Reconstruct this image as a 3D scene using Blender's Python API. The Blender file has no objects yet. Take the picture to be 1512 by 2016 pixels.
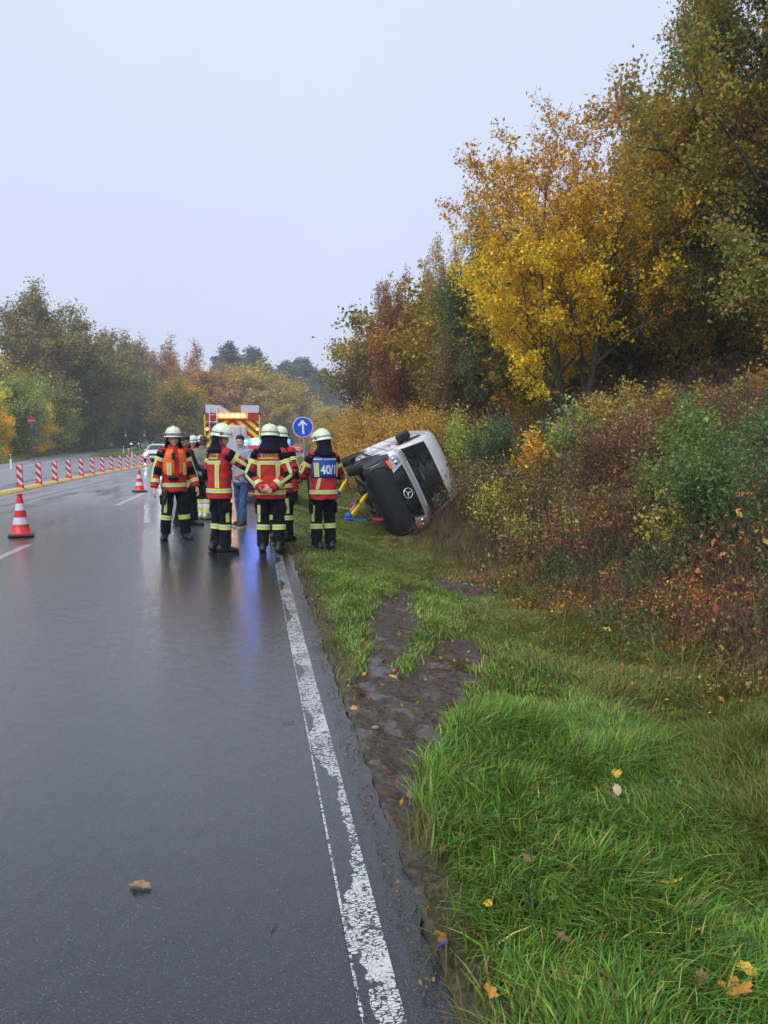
import bpy, bmesh, math, random
import numpy as np
from mathutils import Vector, Matrix, noise

S = bpy.context.scene
COL = S.collection
PI = math.pi
R = math.radians

# ------------------------------------------------------------------ camera
F_PX = 1480.0
PITCH = math.atan(133 / F_PX)
YAW = math.atan(259 / F_PX * math.cos(PITCH))
EYE = Vector((0, 0, 1.6))
cam_d = bpy.data.cameras.new('camera')
cam = bpy.data.objects.new('camera', cam_d)
COL.objects.link(cam)
cam_d.sensor_fit = 'HORIZONTAL'
cam_d.sensor_width = 36
cam_d.lens = F_PX / 1512 * 36
cam_d.clip_start = 0.05
cam_d.clip_end = 3000
cam.location = EYE
cam.rotation_euler = (PI / 2 - PITCH, 0, -YAW)
S.camera = cam

# ------------------------------------------------------------------ world, overcast sky
SUN_EL, SUN_AZ = R(50), R(218)       # azimuth measured from +Y (road direction) clockwise
world = bpy.data.worlds.new('World')
S.world = world
world.use_nodes = True
wn, wl = world.node_tree.nodes, world.node_tree.links
wn.clear()
w_out = wn.new('ShaderNodeOutputWorld')
sky = wn.new('ShaderNodeTexSky')
sky.sky_type = 'NISHITA'
sky.sun_disc = False
sky.sun_elevation = SUN_EL
sky.sun_rotation = SUN_AZ
sky.dust_density = 3.0
bg_sky = wn.new('ShaderNodeBackground')
bg_sky.inputs['Strength'].default_value = 0.05
wl.new(sky.outputs[0], bg_sky.inputs['Color'])
# the closed cloud deck: a pale, almost even layer that hides the blue
tc = wn.new('ShaderNodeTexCoord')
sep = wn.new('ShaderNodeSeparateXYZ')
wl.new(tc.outputs['Generated'], sep.inputs[0])
ramp = wn.new('ShaderNodeValToRGB')
ramp.color_ramp.elements[0].position = 0.0
ramp.color_ramp.elements[0].color = (0.45, 0.48, 0.615, 1)
ramp.color_ramp.elements[1].position = 0.75
ramp.color_ramp.elements[1].color = (0.485, 0.565, 0.73, 1)
wl.new(sep.outputs['Z'], ramp.inputs[0])
cn = wn.new('ShaderNodeTexNoise')
cn.inputs['Scale'].default_value = 1.6
cn.inputs['Detail'].default_value = 3
wl.new(tc.outputs['Generated'], cn.inputs['Vector'])
cr = wn.new('ShaderNodeMapRange')
cr.inputs['From Min'].default_value = 0.3
cr.inputs['From Max'].default_value = 0.7
cr.inputs['To Min'].default_value = 0.95
cr.inputs['To Max'].default_value = 1.04
wl.new(cn.outputs['Fac'], cr.inputs['Value'])
bg_cl = wn.new('ShaderNodeBackground')
wl.new(ramp.outputs[0], bg_cl.inputs['Color'])
wl.new(cr.outputs[0], bg_cl.inputs['Strength'])
mixw = wn.new('ShaderNodeMixShader')
mixw.inputs[0].default_value = 0.93
wl.new(bg_sky.outputs[0], mixw.inputs[1])
wl.new(bg_cl.outputs[0], mixw.inputs[2])
wl.new(mixw.outputs[0], w_out.inputs['Surface'])
world.cycles.sampling_method = 'AUTOMATIC'

sun_d = bpy.data.lights.new('sun', 'SUN')
sun_d.energy = 1.5
sun_d.angle = R(50)
sun_d.color = (1.0, 0.97, 0.92)
sun = bpy.data.objects.new('sun', sun_d)
COL.objects.link(sun)
sd = Vector((math.sin(SUN_AZ) * math.cos(SUN_EL), math.cos(SUN_AZ) * math.cos(SUN_EL), math.sin(SUN_EL)))
sun.rotation_euler = sd.to_track_quat('Z', 'Y').to_euler()

S.view_settings.view_transform = 'Standard'
S.view_settings.look = 'None'
S.view_settings.exposure = 0.66
S.view_settings.gamma = 1
S.view_settings.use_curve_mapping = False
S.render.film_transparent = False
cy = S.cycles
cy.use_denoising = True
try:
    cy.denoiser = 'OPENIMAGEDENOISE'
    cy.denoising_input_passes = 'RGB_ALBEDO_NORMAL'
except Exception:
    pass
cy.max_bounces = 6
cy.diffuse_bounces = 3
cy.glossy_bounces = 3
cy.transmission_bounces = 4
cy.transparent_max_bounces = 8
cy.volume_bounces = 1
cy.sample_clamp_indirect = 6
cy.use_adaptive_sampling = True
cy.adaptive_threshold = 0.02

# ------------------------------------------------------------------ helpers
rng = np.random.default_rng(7)
random.seed(7)


def pray(px, py):
    c = math.cos(YAW); s = math.sin(YAW)
    right = Vector((c, -s, 0))
    fwd = Vector((s * math.cos(PITCH), c * math.cos(PITCH), -math.sin(PITCH)))
    up = right.cross(fwd)
    return (fwd * F_PX + right * (px - 756) + up * (1008 - py)).normalized()


def P(px, py, z=0.0):
    d = pray(px, py)
    return EYE + d * ((z - EYE.z) / d.z)


def Q(px, Y, py=875):
    """x and z of the ray through a pixel where it reaches world y = Y"""
    d = pray(px, py)
    v = EYE + d * (Y / d.y)
    return v.x, v.z


def smooth(t):
    t = np.clip(t, 0, 1)
    return t * t * (3 - 2 * t)


def curve(y):
    """sideways shift of the road axis: straight, then a long right-hand bend"""
    y = np.asarray(y, float)
    a = np.clip(y - 30, 0, 190)
    return 0.0012 * a * a + np.clip(y - 220, 0, None) * 0.45


def rise(x, y):
    return 0.9 * smooth((np.asarray(y, float) - 70) / 80) * smooth((-8 - np.asarray(x, float)) / 8)


def lbound(y):
    """left edge of the asphalt"""
    return np.interp(y, [0, 50, 60, 75, 90, 160, 260], [-19, -19, -19.2, -21.2, -24, -24.5, -26])


_nl = {}


def vnoise(x, y, sc, seed=0):
    """cheap value noise on arrays"""
    if seed not in _nl:
        _nl[seed] = np.random.default_rng(100 + seed).random((256, 256))
    t = _nl[seed]
    x = np.asarray(x, float) * sc; y = np.asarray(y, float) * sc
    xi = np.floor(x).astype(int); yi = np.floor(y).astype(int)
    fx = x - xi; fy = y - yi
    fx = fx * fx * (3 - 2 * fx); fy = fy * fy * (3 - 2 * fy)
    a = t[xi & 255, yi & 255]; b = t[(xi + 1) & 255, yi & 255]
    c = t[xi & 255, (yi + 1) & 255]; d = t[(xi + 1) & 255, (yi + 1) & 255]
    return (a * (1 - fx) + b * fx) * (1 - fy) + (c * (1 - fx) + d * fx) * fy


def fnoise(x, y, sc, seed=0, oct=3):
    s = 0; a = 1; t = 0
    for k in range(oct):
        s = s + a * vnoise(x, y, sc * 2 ** k, seed + k); t += a; a *= .5
    return s / t


EDGE = 0.53


def seg_dist(x, y, pts):
    """distance to a polyline of (x, y, width); returns distance minus local width"""
    best = np.full(np.shape(x), 1e9)
    for (x0, y0, w0), (x1, y1, w1) in zip(pts[:-1], pts[1:]):
        dx, dy = x1 - x0, y1 - y0
        t = np.clip(((x - x0) * dx + (y - y0) * dy) / (dx * dx + dy * dy), 0, 1)
        d = np.hypot(x - (x0 + t * dx), y - (y0 + t * dy)) - (w0 + t * (w1 - w0))
        best = np.minimum(best, d)
    return best


def rut(pxs):
    out = []
    for px, py, w in pxs:
        p = P(px, py, -0.15 if py < 1500 else -.05)
        out.append((p.x, p.y, w))
    return out


RUTS = [
    rut([(800, 1145, .16), (778, 1210, .23), (772, 1270, .22), (758, 1330, .18), (742, 1420, .22), (757, 1500, .24), (765, 1580, .16)]),
    rut([(908, 1280, .22), (880, 1340, .27), (850, 1400, .25), (805, 1460, .23), (780, 1540, .17), (762, 1640, .11)]),
    rut([(900, 1120, .28), (945, 1145, .30), (870, 1105, .16)]),
    rut([(725, 1480, .10), (738, 1560, .13), (760, 1680, .11), (790, 1790, .07), (820, 1890, .065), (858, 2016, .075)]),
    rut([(575, 1065, .12), (560, 1058, .15)]),
    rut([(760, 1440, .08), (700, 1450, .10)]),
]
_c = rut([(650, 1100, .1)])[0]


def mud(x, y):
    x = np.asarray(x, float); y = np.asarray(y, float)
    d = np.full(x.shape, 1e9)
    for r in RUTS:
        d = np.minimum(d, seg_dist(x, y, r))
    n = fnoise(x, y, 5.0, 3, 3) - .5
    n2 = fnoise(x, y, 22.0, 9, 2) - .5
    m = smooth((0.06 - d + n * .26 + n2 * .16) / .12)
    # bare strip along the asphalt edge
    s = x - EDGE - curve(y)
    e = smooth((.05 + (fnoise(x, y, 2.2, 5, 2) - .5) * .16 - s) / .04)
    return np.maximum(m, e * .8)


def ground(x, y, fine=True):
    x = np.asarray(x, float); y = np.asarray(y, float)
    s = x - EDGE - curve(y)
    D = .08 + .47 * smooth((y - 3) / 12) * (1 - .55 * smooth((y - 24) / 10))
    zr = -.015 - D * smooth((s - .25) / 2.0)
    zr = zr + (1.75 + D) * smooth((s - 2.6) / 6.2) + .10 * np.clip(s - 8.5, 0, 40)
    zr = zr + (fnoise(x, y, .9, 1, 3) - .5) * .14 * smooth((s - .3) / 1.5) + (fnoise(x, y, .25, 2, 2) - .5) * .5 * smooth((s - 4) / 4)
    if fine:
        m = mud(x, y)
        zr = zr - m * .035 * smooth(s / .25) + (fnoise(x, y, 11, 11, 3) - .5) * .06 * m * smooth(s / .15)
    zl = rise(x, y) + .32 * smooth((lbound(y) - x) / .9) - .06
    zl = zl + 3.5 * smooth((lbound(y) - 12 - x) / 30) + (fnoise(x, y, .6, 4, 2) - .5) * .12 * smooth((lbound(y) - x) / 2)
    inside = (s < 0) & (x > lbound(y))
    z = np.where(s >= 0, zr, zl)
    z = np.where(inside, rise(x, y) - .08, z)
    # the road only runs as far as the bend; beyond, the land closes in
    far = smooth((y - 235) / 40)
    return z * (1 - far) + far * (1.0 + .02 * (y - 235))


def gz(x, y):
    return float(ground(np.array([x]), np.array([y]), False)[0])


def new_mesh(name, verts, faces, smooth_=False):
    me = bpy.data.meshes.new(name)
    me.from_pydata([tuple(v) for v in verts], [], faces)
    me.validate(clean_customdata=False)
    if smooth_:
        me.polygons.foreach_set('use_smooth', [True] * len(me.polygons))
    me.update()
    return me


def fast_mesh(name, V, Fq=None, Ft=None, col=None, smooth_=False):
    """V (n,3) array, quads (m,4), tris (k,3)"""
    me = bpy.data.meshes.new(name)
    nq = 0 if Fq is None else len(Fq); nt = 0 if Ft is None else len(Ft)
    me.vertices.add(len(V)); me.vertices.foreach_set('co', np.asarray(V, np.float32).ravel())
    loops = []
    if nq: loops.append(np.asarray(Fq, np.int32).ravel())
    if nt: loops.append(np.asarray(Ft, np.int32).ravel())
    L = np.concatenate(loops)
    me.loops.add(len(L)); me.loops.foreach_set('vertex_index', L)
    starts = np.concatenate([np.arange(nq) * 4, nq * 4 + np.arange(nt) * 3]).astype(np.int32)
    tot = np.concatenate([np.full(nq, 4), np.full(nt, 3)]).astype(np.int32)
    me.polygons.add(nq + nt)
    me.polygons.foreach_set('loop_start', starts); me.polygons.foreach_set('loop_total', tot)
    if smooth_: me.polygons.foreach_set('use_smooth', np.ones(nq + nt, bool))
    me.update(calc_edges=True)
    if col is not None:
        a = me.attributes.new('col', 'FLOAT_COLOR', 'POINT')
        c = np.ones((len(V), 4), np.float32); c[:, :3] = col
        a.data.foreach_set('color', c.ravel())
    return me


def link(name, me, mats=None, parent=None):
    o = bpy.data.objects.new(name, me)
    COL.objects.link(o)
    if mats is not None:
        for m in (mats if isinstance(mats, (list, tuple)) else [mats]):
            me.materials.append(m)
    if parent is not None:
        o.parent = parent
    return o


def tag(o, label=None, cat=None, group=None, kind=None):
    if label: o['label'] = label
    if cat: o['category'] = cat
    if group: o['group'] = group
    if kind: o['kind'] = kind
    return o


def thing(name, label, cat, loc=(0, 0, 0), rot=(0, 0, 0), group=None):
    o = bpy.data.objects.new(name, None)
    o.empty_display_size = .2
    COL.objects.link(o)
    o.location = loc
    o.rotation_euler = rot if isinstance(rot, (tuple, list)) else (0, 0, rot)
    return tag(o, label, cat, group)


def copy_tree(o, parent=None):
    c = o.copy(); COL.objects.link(c)
    if parent is not None: c.parent = parent
    for ch in list(o.children): copy_tree(ch, c)
    return c


class MB:
    """collects simple shapes into one mesh"""
    def __init__(s): s.v = []; s.f = []; s.m = []; s.mi = 0

    def add(s, vs, fs, mi=None):
        b = len(s.v); s.v += [tuple(v) for v in vs]
        for f in fs: s.f.append(tuple(b + i for i in f)); s.m.append(s.mi if mi is None else mi)
        return s

    def box(s, c, d, rot=None, mi=None, bev=0.0):
        x, y, z = d[0] / 2, d[1] / 2, d[2] / 2
        if bev > 0:
            pts = []
            b = min(bev, x * .9, y * .9, z * .9)
            for zz, k in ((-z, b), (-z + b, 0), (z - b, 0), (z, b)):
                X, Y = x - k, y - k
                pts += [(-X + b, -Y, zz), (X - b, -Y, zz), (X, -Y + b, zz), (X, Y - b, zz), (X - b, Y, zz), (-X + b, Y, zz), (-X, Y - b, zz), (-X, -Y + b, zz)]
            fs = [tuple(reversed(range(8))), tuple(range(24, 32))]
            for k in range(3):
                for i in range(8):
                    a = k * 8 + i; bb = k * 8 + (i + 1) % 8
                    fs.append((a, bb, bb + 8, a + 8))
        else:
            pts = [(-x, -y, -z), (x, -y, -z), (x, y, -z), (-x, y, -z), (-x, -y, z), (x, -y, z), (x, y, z), (-x, y, z)]
            fs = [(0, 3, 2, 1), (4, 5, 6, 7), (0, 1, 5, 4), (1, 2, 6, 5), (2, 3, 7, 6), (3, 0, 4, 7)]
        M = rot if rot is not None else Matrix.Identity(3)
        if isinstance(M, (tuple, list)):
            from mathutils import Euler
            M = Euler(M).to_matrix()
        return s.add([M @ Vector(p) + Vector(c) for p in pts], fs, mi)

    def tube(s, pts, rad, n=8, mi=None, cap=True, ell=None):
        pts = [Vector(p) for p in pts]
        if not isinstance(rad, (list, tuple)): rad = [rad] * len(pts)
        vs = []; fs = []
        up = Vector((0, 0, 1)); prev = None
        for i, p in enumerate(pts):
            t = (pts[min(i + 1, len(pts) - 1)] - pts[max(i - 1, 0)]).normalized()
            if prev is None:
                a = t.orthogonal().normalized() if abs(t.z) > .95 else t.cross(up).normalized()
                if abs(t.z) > .95: a = (Vector((1, 0, 0)) - t * t.x).normalized()
            else:
                a = (prev - t * prev.dot(t)).normalized()
            prev = a; b = t.cross(a)
            r = rad[i]; ra, rb = (r if isinstance(r, (tuple, list)) else (r, r))
            for k in range(n):
                w = 2 * PI * k / n
                vs.append(p + a * (math.cos(w) * ra) + b * (math.sin(w) * rb))
        for i in range(len(pts) - 1):
            for k in range(n):
                k2 = (k + 1) % n
                fs.append((i * n + k, i * n + k2, (i + 1) * n + k2, (i + 1) * n + k))
        if cap:
            fs.append(tuple(reversed(range(n)))); fs.append(tuple((len(pts) - 1) * n + k for k in range(n)))
        return s.add(vs, fs, mi)

    def rings(s, rs, n=20, mi=None, cap=True):
        """rs: list of (cx, cy, z, rx, ry) horizontal rings"""
        vs = []; fs = []
        for cx, cy_, z, rx, ry in rs:
            for k in range(n):
                w = 2 * PI * k / n
                vs.append((cx + math.cos(w) * rx, cy_ + math.sin(w) * ry, z))
        for i in range(len(rs) - 1):
            for k in range(n):
                k2 = (k + 1) % n
                fs.append((i * n + k, i * n + k2, (i + 1) * n + k2, (i + 1) * n + k))
        if cap:
            fs.append(tuple(reversed(range(n)))); fs.append(tuple((len(rs) - 1) * n + k for k in range(n)))
        return s.add(vs, fs, mi)

    def ell(s, c, r, n=16, m=10, mi=None, M=None):
        vs = [Vector((0, 0, -1))]; fs = []
        for j in range(1, m):
            ph = -PI / 2 + PI * j / m
            for k in range(n):
                w = 2 * PI * k / n
                vs.append(Vector((math.cos(ph) * math.cos(w), math.cos(ph) * math.sin(w), math.sin(ph))))
        vs.append(Vector((0, 0, 1)))
        for k in range(n):
            fs.append((0, 1 + (k + 1) % n, 1 + k))
            fs.append((len(vs) - 1, 1 + (m - 2) * n + k, 1 + (m - 2) * n + (k + 1) % n))
        for j in range(m - 2):
            for k in range(n):
                k2 = (k + 1) % n
                fs.append((1 + j * n + k, 1 + j * n + k2, 1 + (j + 1) * n + k2, 1 + (j + 1) * n + k))
        M = M or Matrix.Identity(3)
        return s.add([M @ Vector((v.x * r[0], v.y * r[1], v.z * r[2])) + Vector(c) for v in vs], fs, mi)

    def prism(s, poly, d, axis='y', at=0.0, mi=None):
        """polygon (a, b) extruded by d along an axis"""
        n = len(poly)
        def mk(a, b, t):
            return {'y': (a, t, b), 'x': (t, a, b), 'z': (a, b, t)}[axis]
        vs = [mk(a, b, at) for a, b in poly] + [mk(a, b, at + d) for a, b in poly]
        fs = [tuple(range(n)), tuple(reversed(range(n, 2 * n)))]
        for i in range(n):
            j = (i + 1) % n
            fs.append((i, i + n, j + n, j))
        return s.add(vs, fs, mi)

    def mesh(s, name, smooth_=False):
        me = new_mesh(name, s.v, s.f, smooth_)
        if len(me.polygons) == len(s.m):
            me.polygons.foreach_set('material_index', s.m)
        return me

    def build(s, name, mats, parent=None, smooth_=False, fix=False):
        me = s.mesh(name, smooth_)
        if fix:
            bm = bmesh.new(); bm.from_mesh(me); bmesh.ops.recalc_face_normals(bm, faces=bm.faces); bm.to_mesh(me); bm.free()
        return link(name, me, mats, parent)


# ------------------------------------------------------------------ materials
MATS = {}


def nodes_of(name):
    m = bpy.data.materials.new(name)
    m.use_nodes = True
    n = m.node_tree.nodes; l = m.node_tree.links
    return m, n, l, n['Principled BSDF']


def mat(name, col, rough=.5, metal=0.0, var=.12, scale=18, bump=0.0, coat=0.0, spec=.5, emit=None, es=0.0):
    """a plain surface with fine wear: noise varies the colour and the roughness a little"""
    if name in MATS: return MATS[name]
    m, n, l, b = nodes_of(name)
    tcn = n.new('ShaderNodeTexCoord')
    nz = n.new('ShaderNodeTexNoise'); nz.inputs['Scale'].default_value = scale; nz.inputs['Detail'].default_value = 4
    l.new(tcn.outputs['Object'], nz.inputs['Vector'])
    mr = n.new('ShaderNodeMapRange'); mr.inputs['From Min'].default_value = .3; mr.inputs['From Max'].default_value = .7
    mr.inputs['To Min'].default_value = 1 - var; mr.inputs['To Max'].default_value = 1 + var
    l.new(nz.outputs['Fac'], mr.inputs['Value'])
    vm = n.new('ShaderNodeVectorMath'); vm.operation = 'SCALE'
    vm.inputs[0].default_value = col[:3]
    l.new(mr.outputs[0], vm.inputs['Scale'])
    l.new(vm.outputs[0], b.inputs['Base Color'])
    b.inputs['Roughness'].default_value = rough
    b.inputs['Metallic'].default_value = metal
    b.inputs['Specular IOR Level'].default_value = spec
    b.inputs['Coat Weight'].default_value = coat
    if bump:
        bp = n.new('ShaderNodeBump'); bp.inputs['Strength'].default_value = bump; bp.inputs['Distance'].default_value = .01
        l.new(nz.outputs['Fac'], bp.inputs['Height']); l.new(bp.outputs[0], b.inputs['Normal'])
    if emit:
        b.inputs['Emission Color'].default_value = (*emit, 1)
        b.inputs['Emission Strength'].default_value = es
    MATS[name] = m
    return m


LEAF_GAIN = 1.65


def foliage_mat(name, transl=.35, rough=.55):
    m, n, l, b = nodes_of(name)
    at = n.new('ShaderNodeAttribute'); at.attribute_name = 'col'
    oi = n.new('ShaderNodeObjectInfo')
    gain = n.new('ShaderNodeVectorMath'); gain.operation = 'SCALE'; gain.inputs['Scale'].default_value = LEAF_GAIN if name == 'wet_leaf' else 1.0
    l.new(at.outputs['Color'], gain.inputs[0])
    mx = n.new('ShaderNodeMix'); mx.data_type = 'RGBA'; mx.blend_type = 'MULTIPLY'; mx.inputs[0].default_value = 1
    l.new(gain.outputs[0], mx.inputs[6]); l.new(oi.outputs['Color'], mx.inputs[7])
    l.new(mx.outputs[2], b.inputs['Base Color'])
    b.inputs['Roughness'].default_value = rough
    b.inputs['Specular IOR Level'].default_value = .3 if name == 'wet_leaf' else .18
    tr = n.new('ShaderNodeBsdfTranslucent')
    l.new(mx.outputs[2], tr.inputs['Color'])
    ms = n.new('ShaderNodeMixShader'); ms.inputs[0].default_value = transl
    l.new(b.outputs[0], ms.inputs[1]); l.new(tr.outputs[0], ms.inputs[2])
    l.new(ms.outputs[0], n['Material Output'].inputs['Surface'])
    return m


M_LEAF = foliage_mat('wet_leaf')
M_BLADE = foliage_mat('grass_blade', .3, .4)
M_BARK = mat('wet_bark', (.060, .048, .034), .75, var=.5, scale=9, bump=.6)
M_BARK_GREY = mat('grey_bark', (.085, .08, .068), .75, var=.4, scale=7, bump=.5)
M_TWIG = mat('dry_twig', (.10, .065, .035), .8, var=.4, scale=5)


def asphalt_nodes(n, l, b):
    """wet asphalt; returns nothing, fills the principled node"""
    geo = n.new('ShaderNodeNewGeometry')
    pos = geo.outputs['Position']
    # aggregate stones
    vo = n.new('ShaderNodeTexVoronoi'); vo.inputs['Scale'].default_value = 125
    l.new(pos, vo.inputs['Vector'])
    st = n.new('ShaderNodeMapRange'); st.inputs['From Min'].default_value = .62; st.inputs['From Max'].default_value = 1.0
    l.new(vo.outputs['Color'], st.inputs['Value'])
    dd = n.new('ShaderNodeMapRange'); dd.inputs['From Min'].default_value = .38; dd.inputs['From Max'].default_value = .15
    l.new(vo.outputs['Distance'], dd.inputs['Value'])
    sm = n.new('ShaderNodeMath'); sm.operation = 'MULTIPLY'
    l.new(st.outputs[0], sm.inputs[0]); l.new(dd.outputs[0], sm.inputs[1])
    # large patches
    mp = n.new('ShaderNodeMapping'); mp.inputs['Scale'].default_value = (1.0, .16, 1)
    l.new(pos, mp.inputs['Vector'])
    n1 = n.new('ShaderNodeTexNoise'); n1.inputs['Scale'].default_value = 1.3; n1.inputs['Detail'].default_value = 5
    l.new(mp.outputs[0], n1.inputs['Vector'])
    n2 = n.new('ShaderNodeTexNoise'); n2.inputs['Scale'].default_value = 130; n2.inputs['Detail'].default_value = 2
    l.new(pos, n2.inputs['Vector'])
    cr_ = n.new('ShaderNodeValToRGB')
    cr_.color_ramp.elements[0].position = .3; cr_.color_ramp.elements[0].color = (.006, .008, .009, 1)
    cr_.color_ramp.elements[1].position = .7; cr_.color_ramp.elements[1].color = (.036, .041, .042, 1)
    l.new(n2.outputs['Fac'], cr_.inputs[0])
    mx = n.new('ShaderNodeMix'); mx.data_type = 'RGBA'
    l.new(sm.outputs[0], mx.inputs[0]); l.new(cr_.outputs[0], mx.inputs[6]); mx.inputs[7].default_value = (.19, .21, .205, 1)
    # roughness: tyre tracks hold a smoother film of water
    rr = n.new('ShaderNodeMapRange'); rr.inputs['From Min'].default_value = .35; rr.inputs['From Max'].default_value = .65
    rr.inputs['To Min'].default_value = .14; rr.inputs['To Max'].default_value = .26
    l.new(n1.outputs['Fac'], rr.inputs['Value'])
    # the left carriageway carries less water and is rougher; sky sheen is painted into its paler base
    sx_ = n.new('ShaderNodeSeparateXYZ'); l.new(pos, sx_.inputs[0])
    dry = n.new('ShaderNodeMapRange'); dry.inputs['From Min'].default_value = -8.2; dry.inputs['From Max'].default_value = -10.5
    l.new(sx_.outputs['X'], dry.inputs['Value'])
    # further along the road a thin film lies on coarse grain, with the same painted sky sheen
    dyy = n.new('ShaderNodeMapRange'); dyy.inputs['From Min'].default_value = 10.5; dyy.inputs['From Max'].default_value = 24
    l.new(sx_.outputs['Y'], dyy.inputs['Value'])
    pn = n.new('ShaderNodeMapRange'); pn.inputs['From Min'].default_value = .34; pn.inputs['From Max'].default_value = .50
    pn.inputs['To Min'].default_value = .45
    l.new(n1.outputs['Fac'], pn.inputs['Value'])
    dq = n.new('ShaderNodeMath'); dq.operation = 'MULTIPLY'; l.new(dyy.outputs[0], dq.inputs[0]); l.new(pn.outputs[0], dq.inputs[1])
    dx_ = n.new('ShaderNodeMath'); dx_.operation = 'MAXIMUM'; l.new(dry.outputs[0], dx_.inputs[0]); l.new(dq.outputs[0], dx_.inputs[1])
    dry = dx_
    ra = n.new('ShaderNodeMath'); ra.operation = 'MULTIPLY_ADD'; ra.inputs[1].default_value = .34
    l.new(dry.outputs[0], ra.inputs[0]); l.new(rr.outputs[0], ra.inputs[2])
    sheen_fac = n.new('ShaderNodeMath'); sheen_fac.operation = 'MULTIPLY'; sheen_fac.inputs[1].default_value = .9; l.new(dry.outputs[0], sheen_fac.inputs[0])
    sheen_mix = n.new('ShaderNodeMix'); sheen_mix.data_type = 'RGBA'
    l.new(sheen_fac.outputs[0], sheen_mix.inputs[0]); l.new(mx.outputs[2], sheen_mix.inputs[6]); sheen_mix.inputs[7].default_value = (.235, .245, .27, 1)  # pale base colour stands in for sky reflected off the wet grain
    cw = n.new('ShaderNodeMapRange'); cw.inputs['To Min'].default_value = .95; cw.inputs['To Max'].default_value = .1
    l.new(dry.outputs[0], cw.inputs['Value']); l.new(cw.outputs[0], b.inputs['Coat Weight'])
    mx = sheen_mix
    l.new(ra.outputs[0], b.inputs['Roughness'])
    io = n.new('ShaderNodeMapRange'); io.inputs['To Min'].default_value = 1.33; io.inputs['To Max'].default_value = 1.7
    l.new(dry.outputs[0], io.inputs['Value']); l.new(io.outputs[0], b.inputs['IOR'])
    b.inputs['Coat Weight'].default_value = .8
    b.inputs['Coat Roughness'].default_value = .09
    b.inputs['Coat IOR'].default_value = 1.4
    # grain and ripples
    n3 = n.new('ShaderNodeTexNoise'); n3.inputs['Scale'].default_value = 150; n3.inputs['Detail'].default_value = 2
    l.new(pos, n3.inputs['Vector'])
    mp2 = n.new('ShaderNodeMapping'); mp2.inputs['Scale'].default_value = (1, .45, 1)
    l.new(pos, mp2.inputs['Vector'])
    n4 = n.new('ShaderNodeTexNoise'); n4.inputs['Scale'].default_value = 16; n4.inputs['Detail'].default_value = 3
    l.new(mp2.outputs[0], n4.inputs['Vector'])
    b1 = n.new('ShaderNodeBump'); b1.inputs['Strength'].default_value = .42; b1.inputs['Distance'].default_value = .004
    l.new(n3.outputs['Fac'], b1.inputs['Height'])
    b2 = n.new('ShaderNodeBump'); b2.inputs['Strength'].default_value = .24; b2.inputs['Distance'].default_value = .02
    l.new(n4.outputs['Fac'], b2.inputs['Height']); l.new(b1.outputs[0], b2.inputs['Normal'])
    l.new(b2.outputs[0], b.inputs['Normal']); l.new(b2.outputs[0], b.inputs['Coat Normal'])
    return mx.outputs[2], pos


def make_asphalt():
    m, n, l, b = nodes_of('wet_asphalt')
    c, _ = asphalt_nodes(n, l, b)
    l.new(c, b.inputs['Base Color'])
    return m


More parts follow.
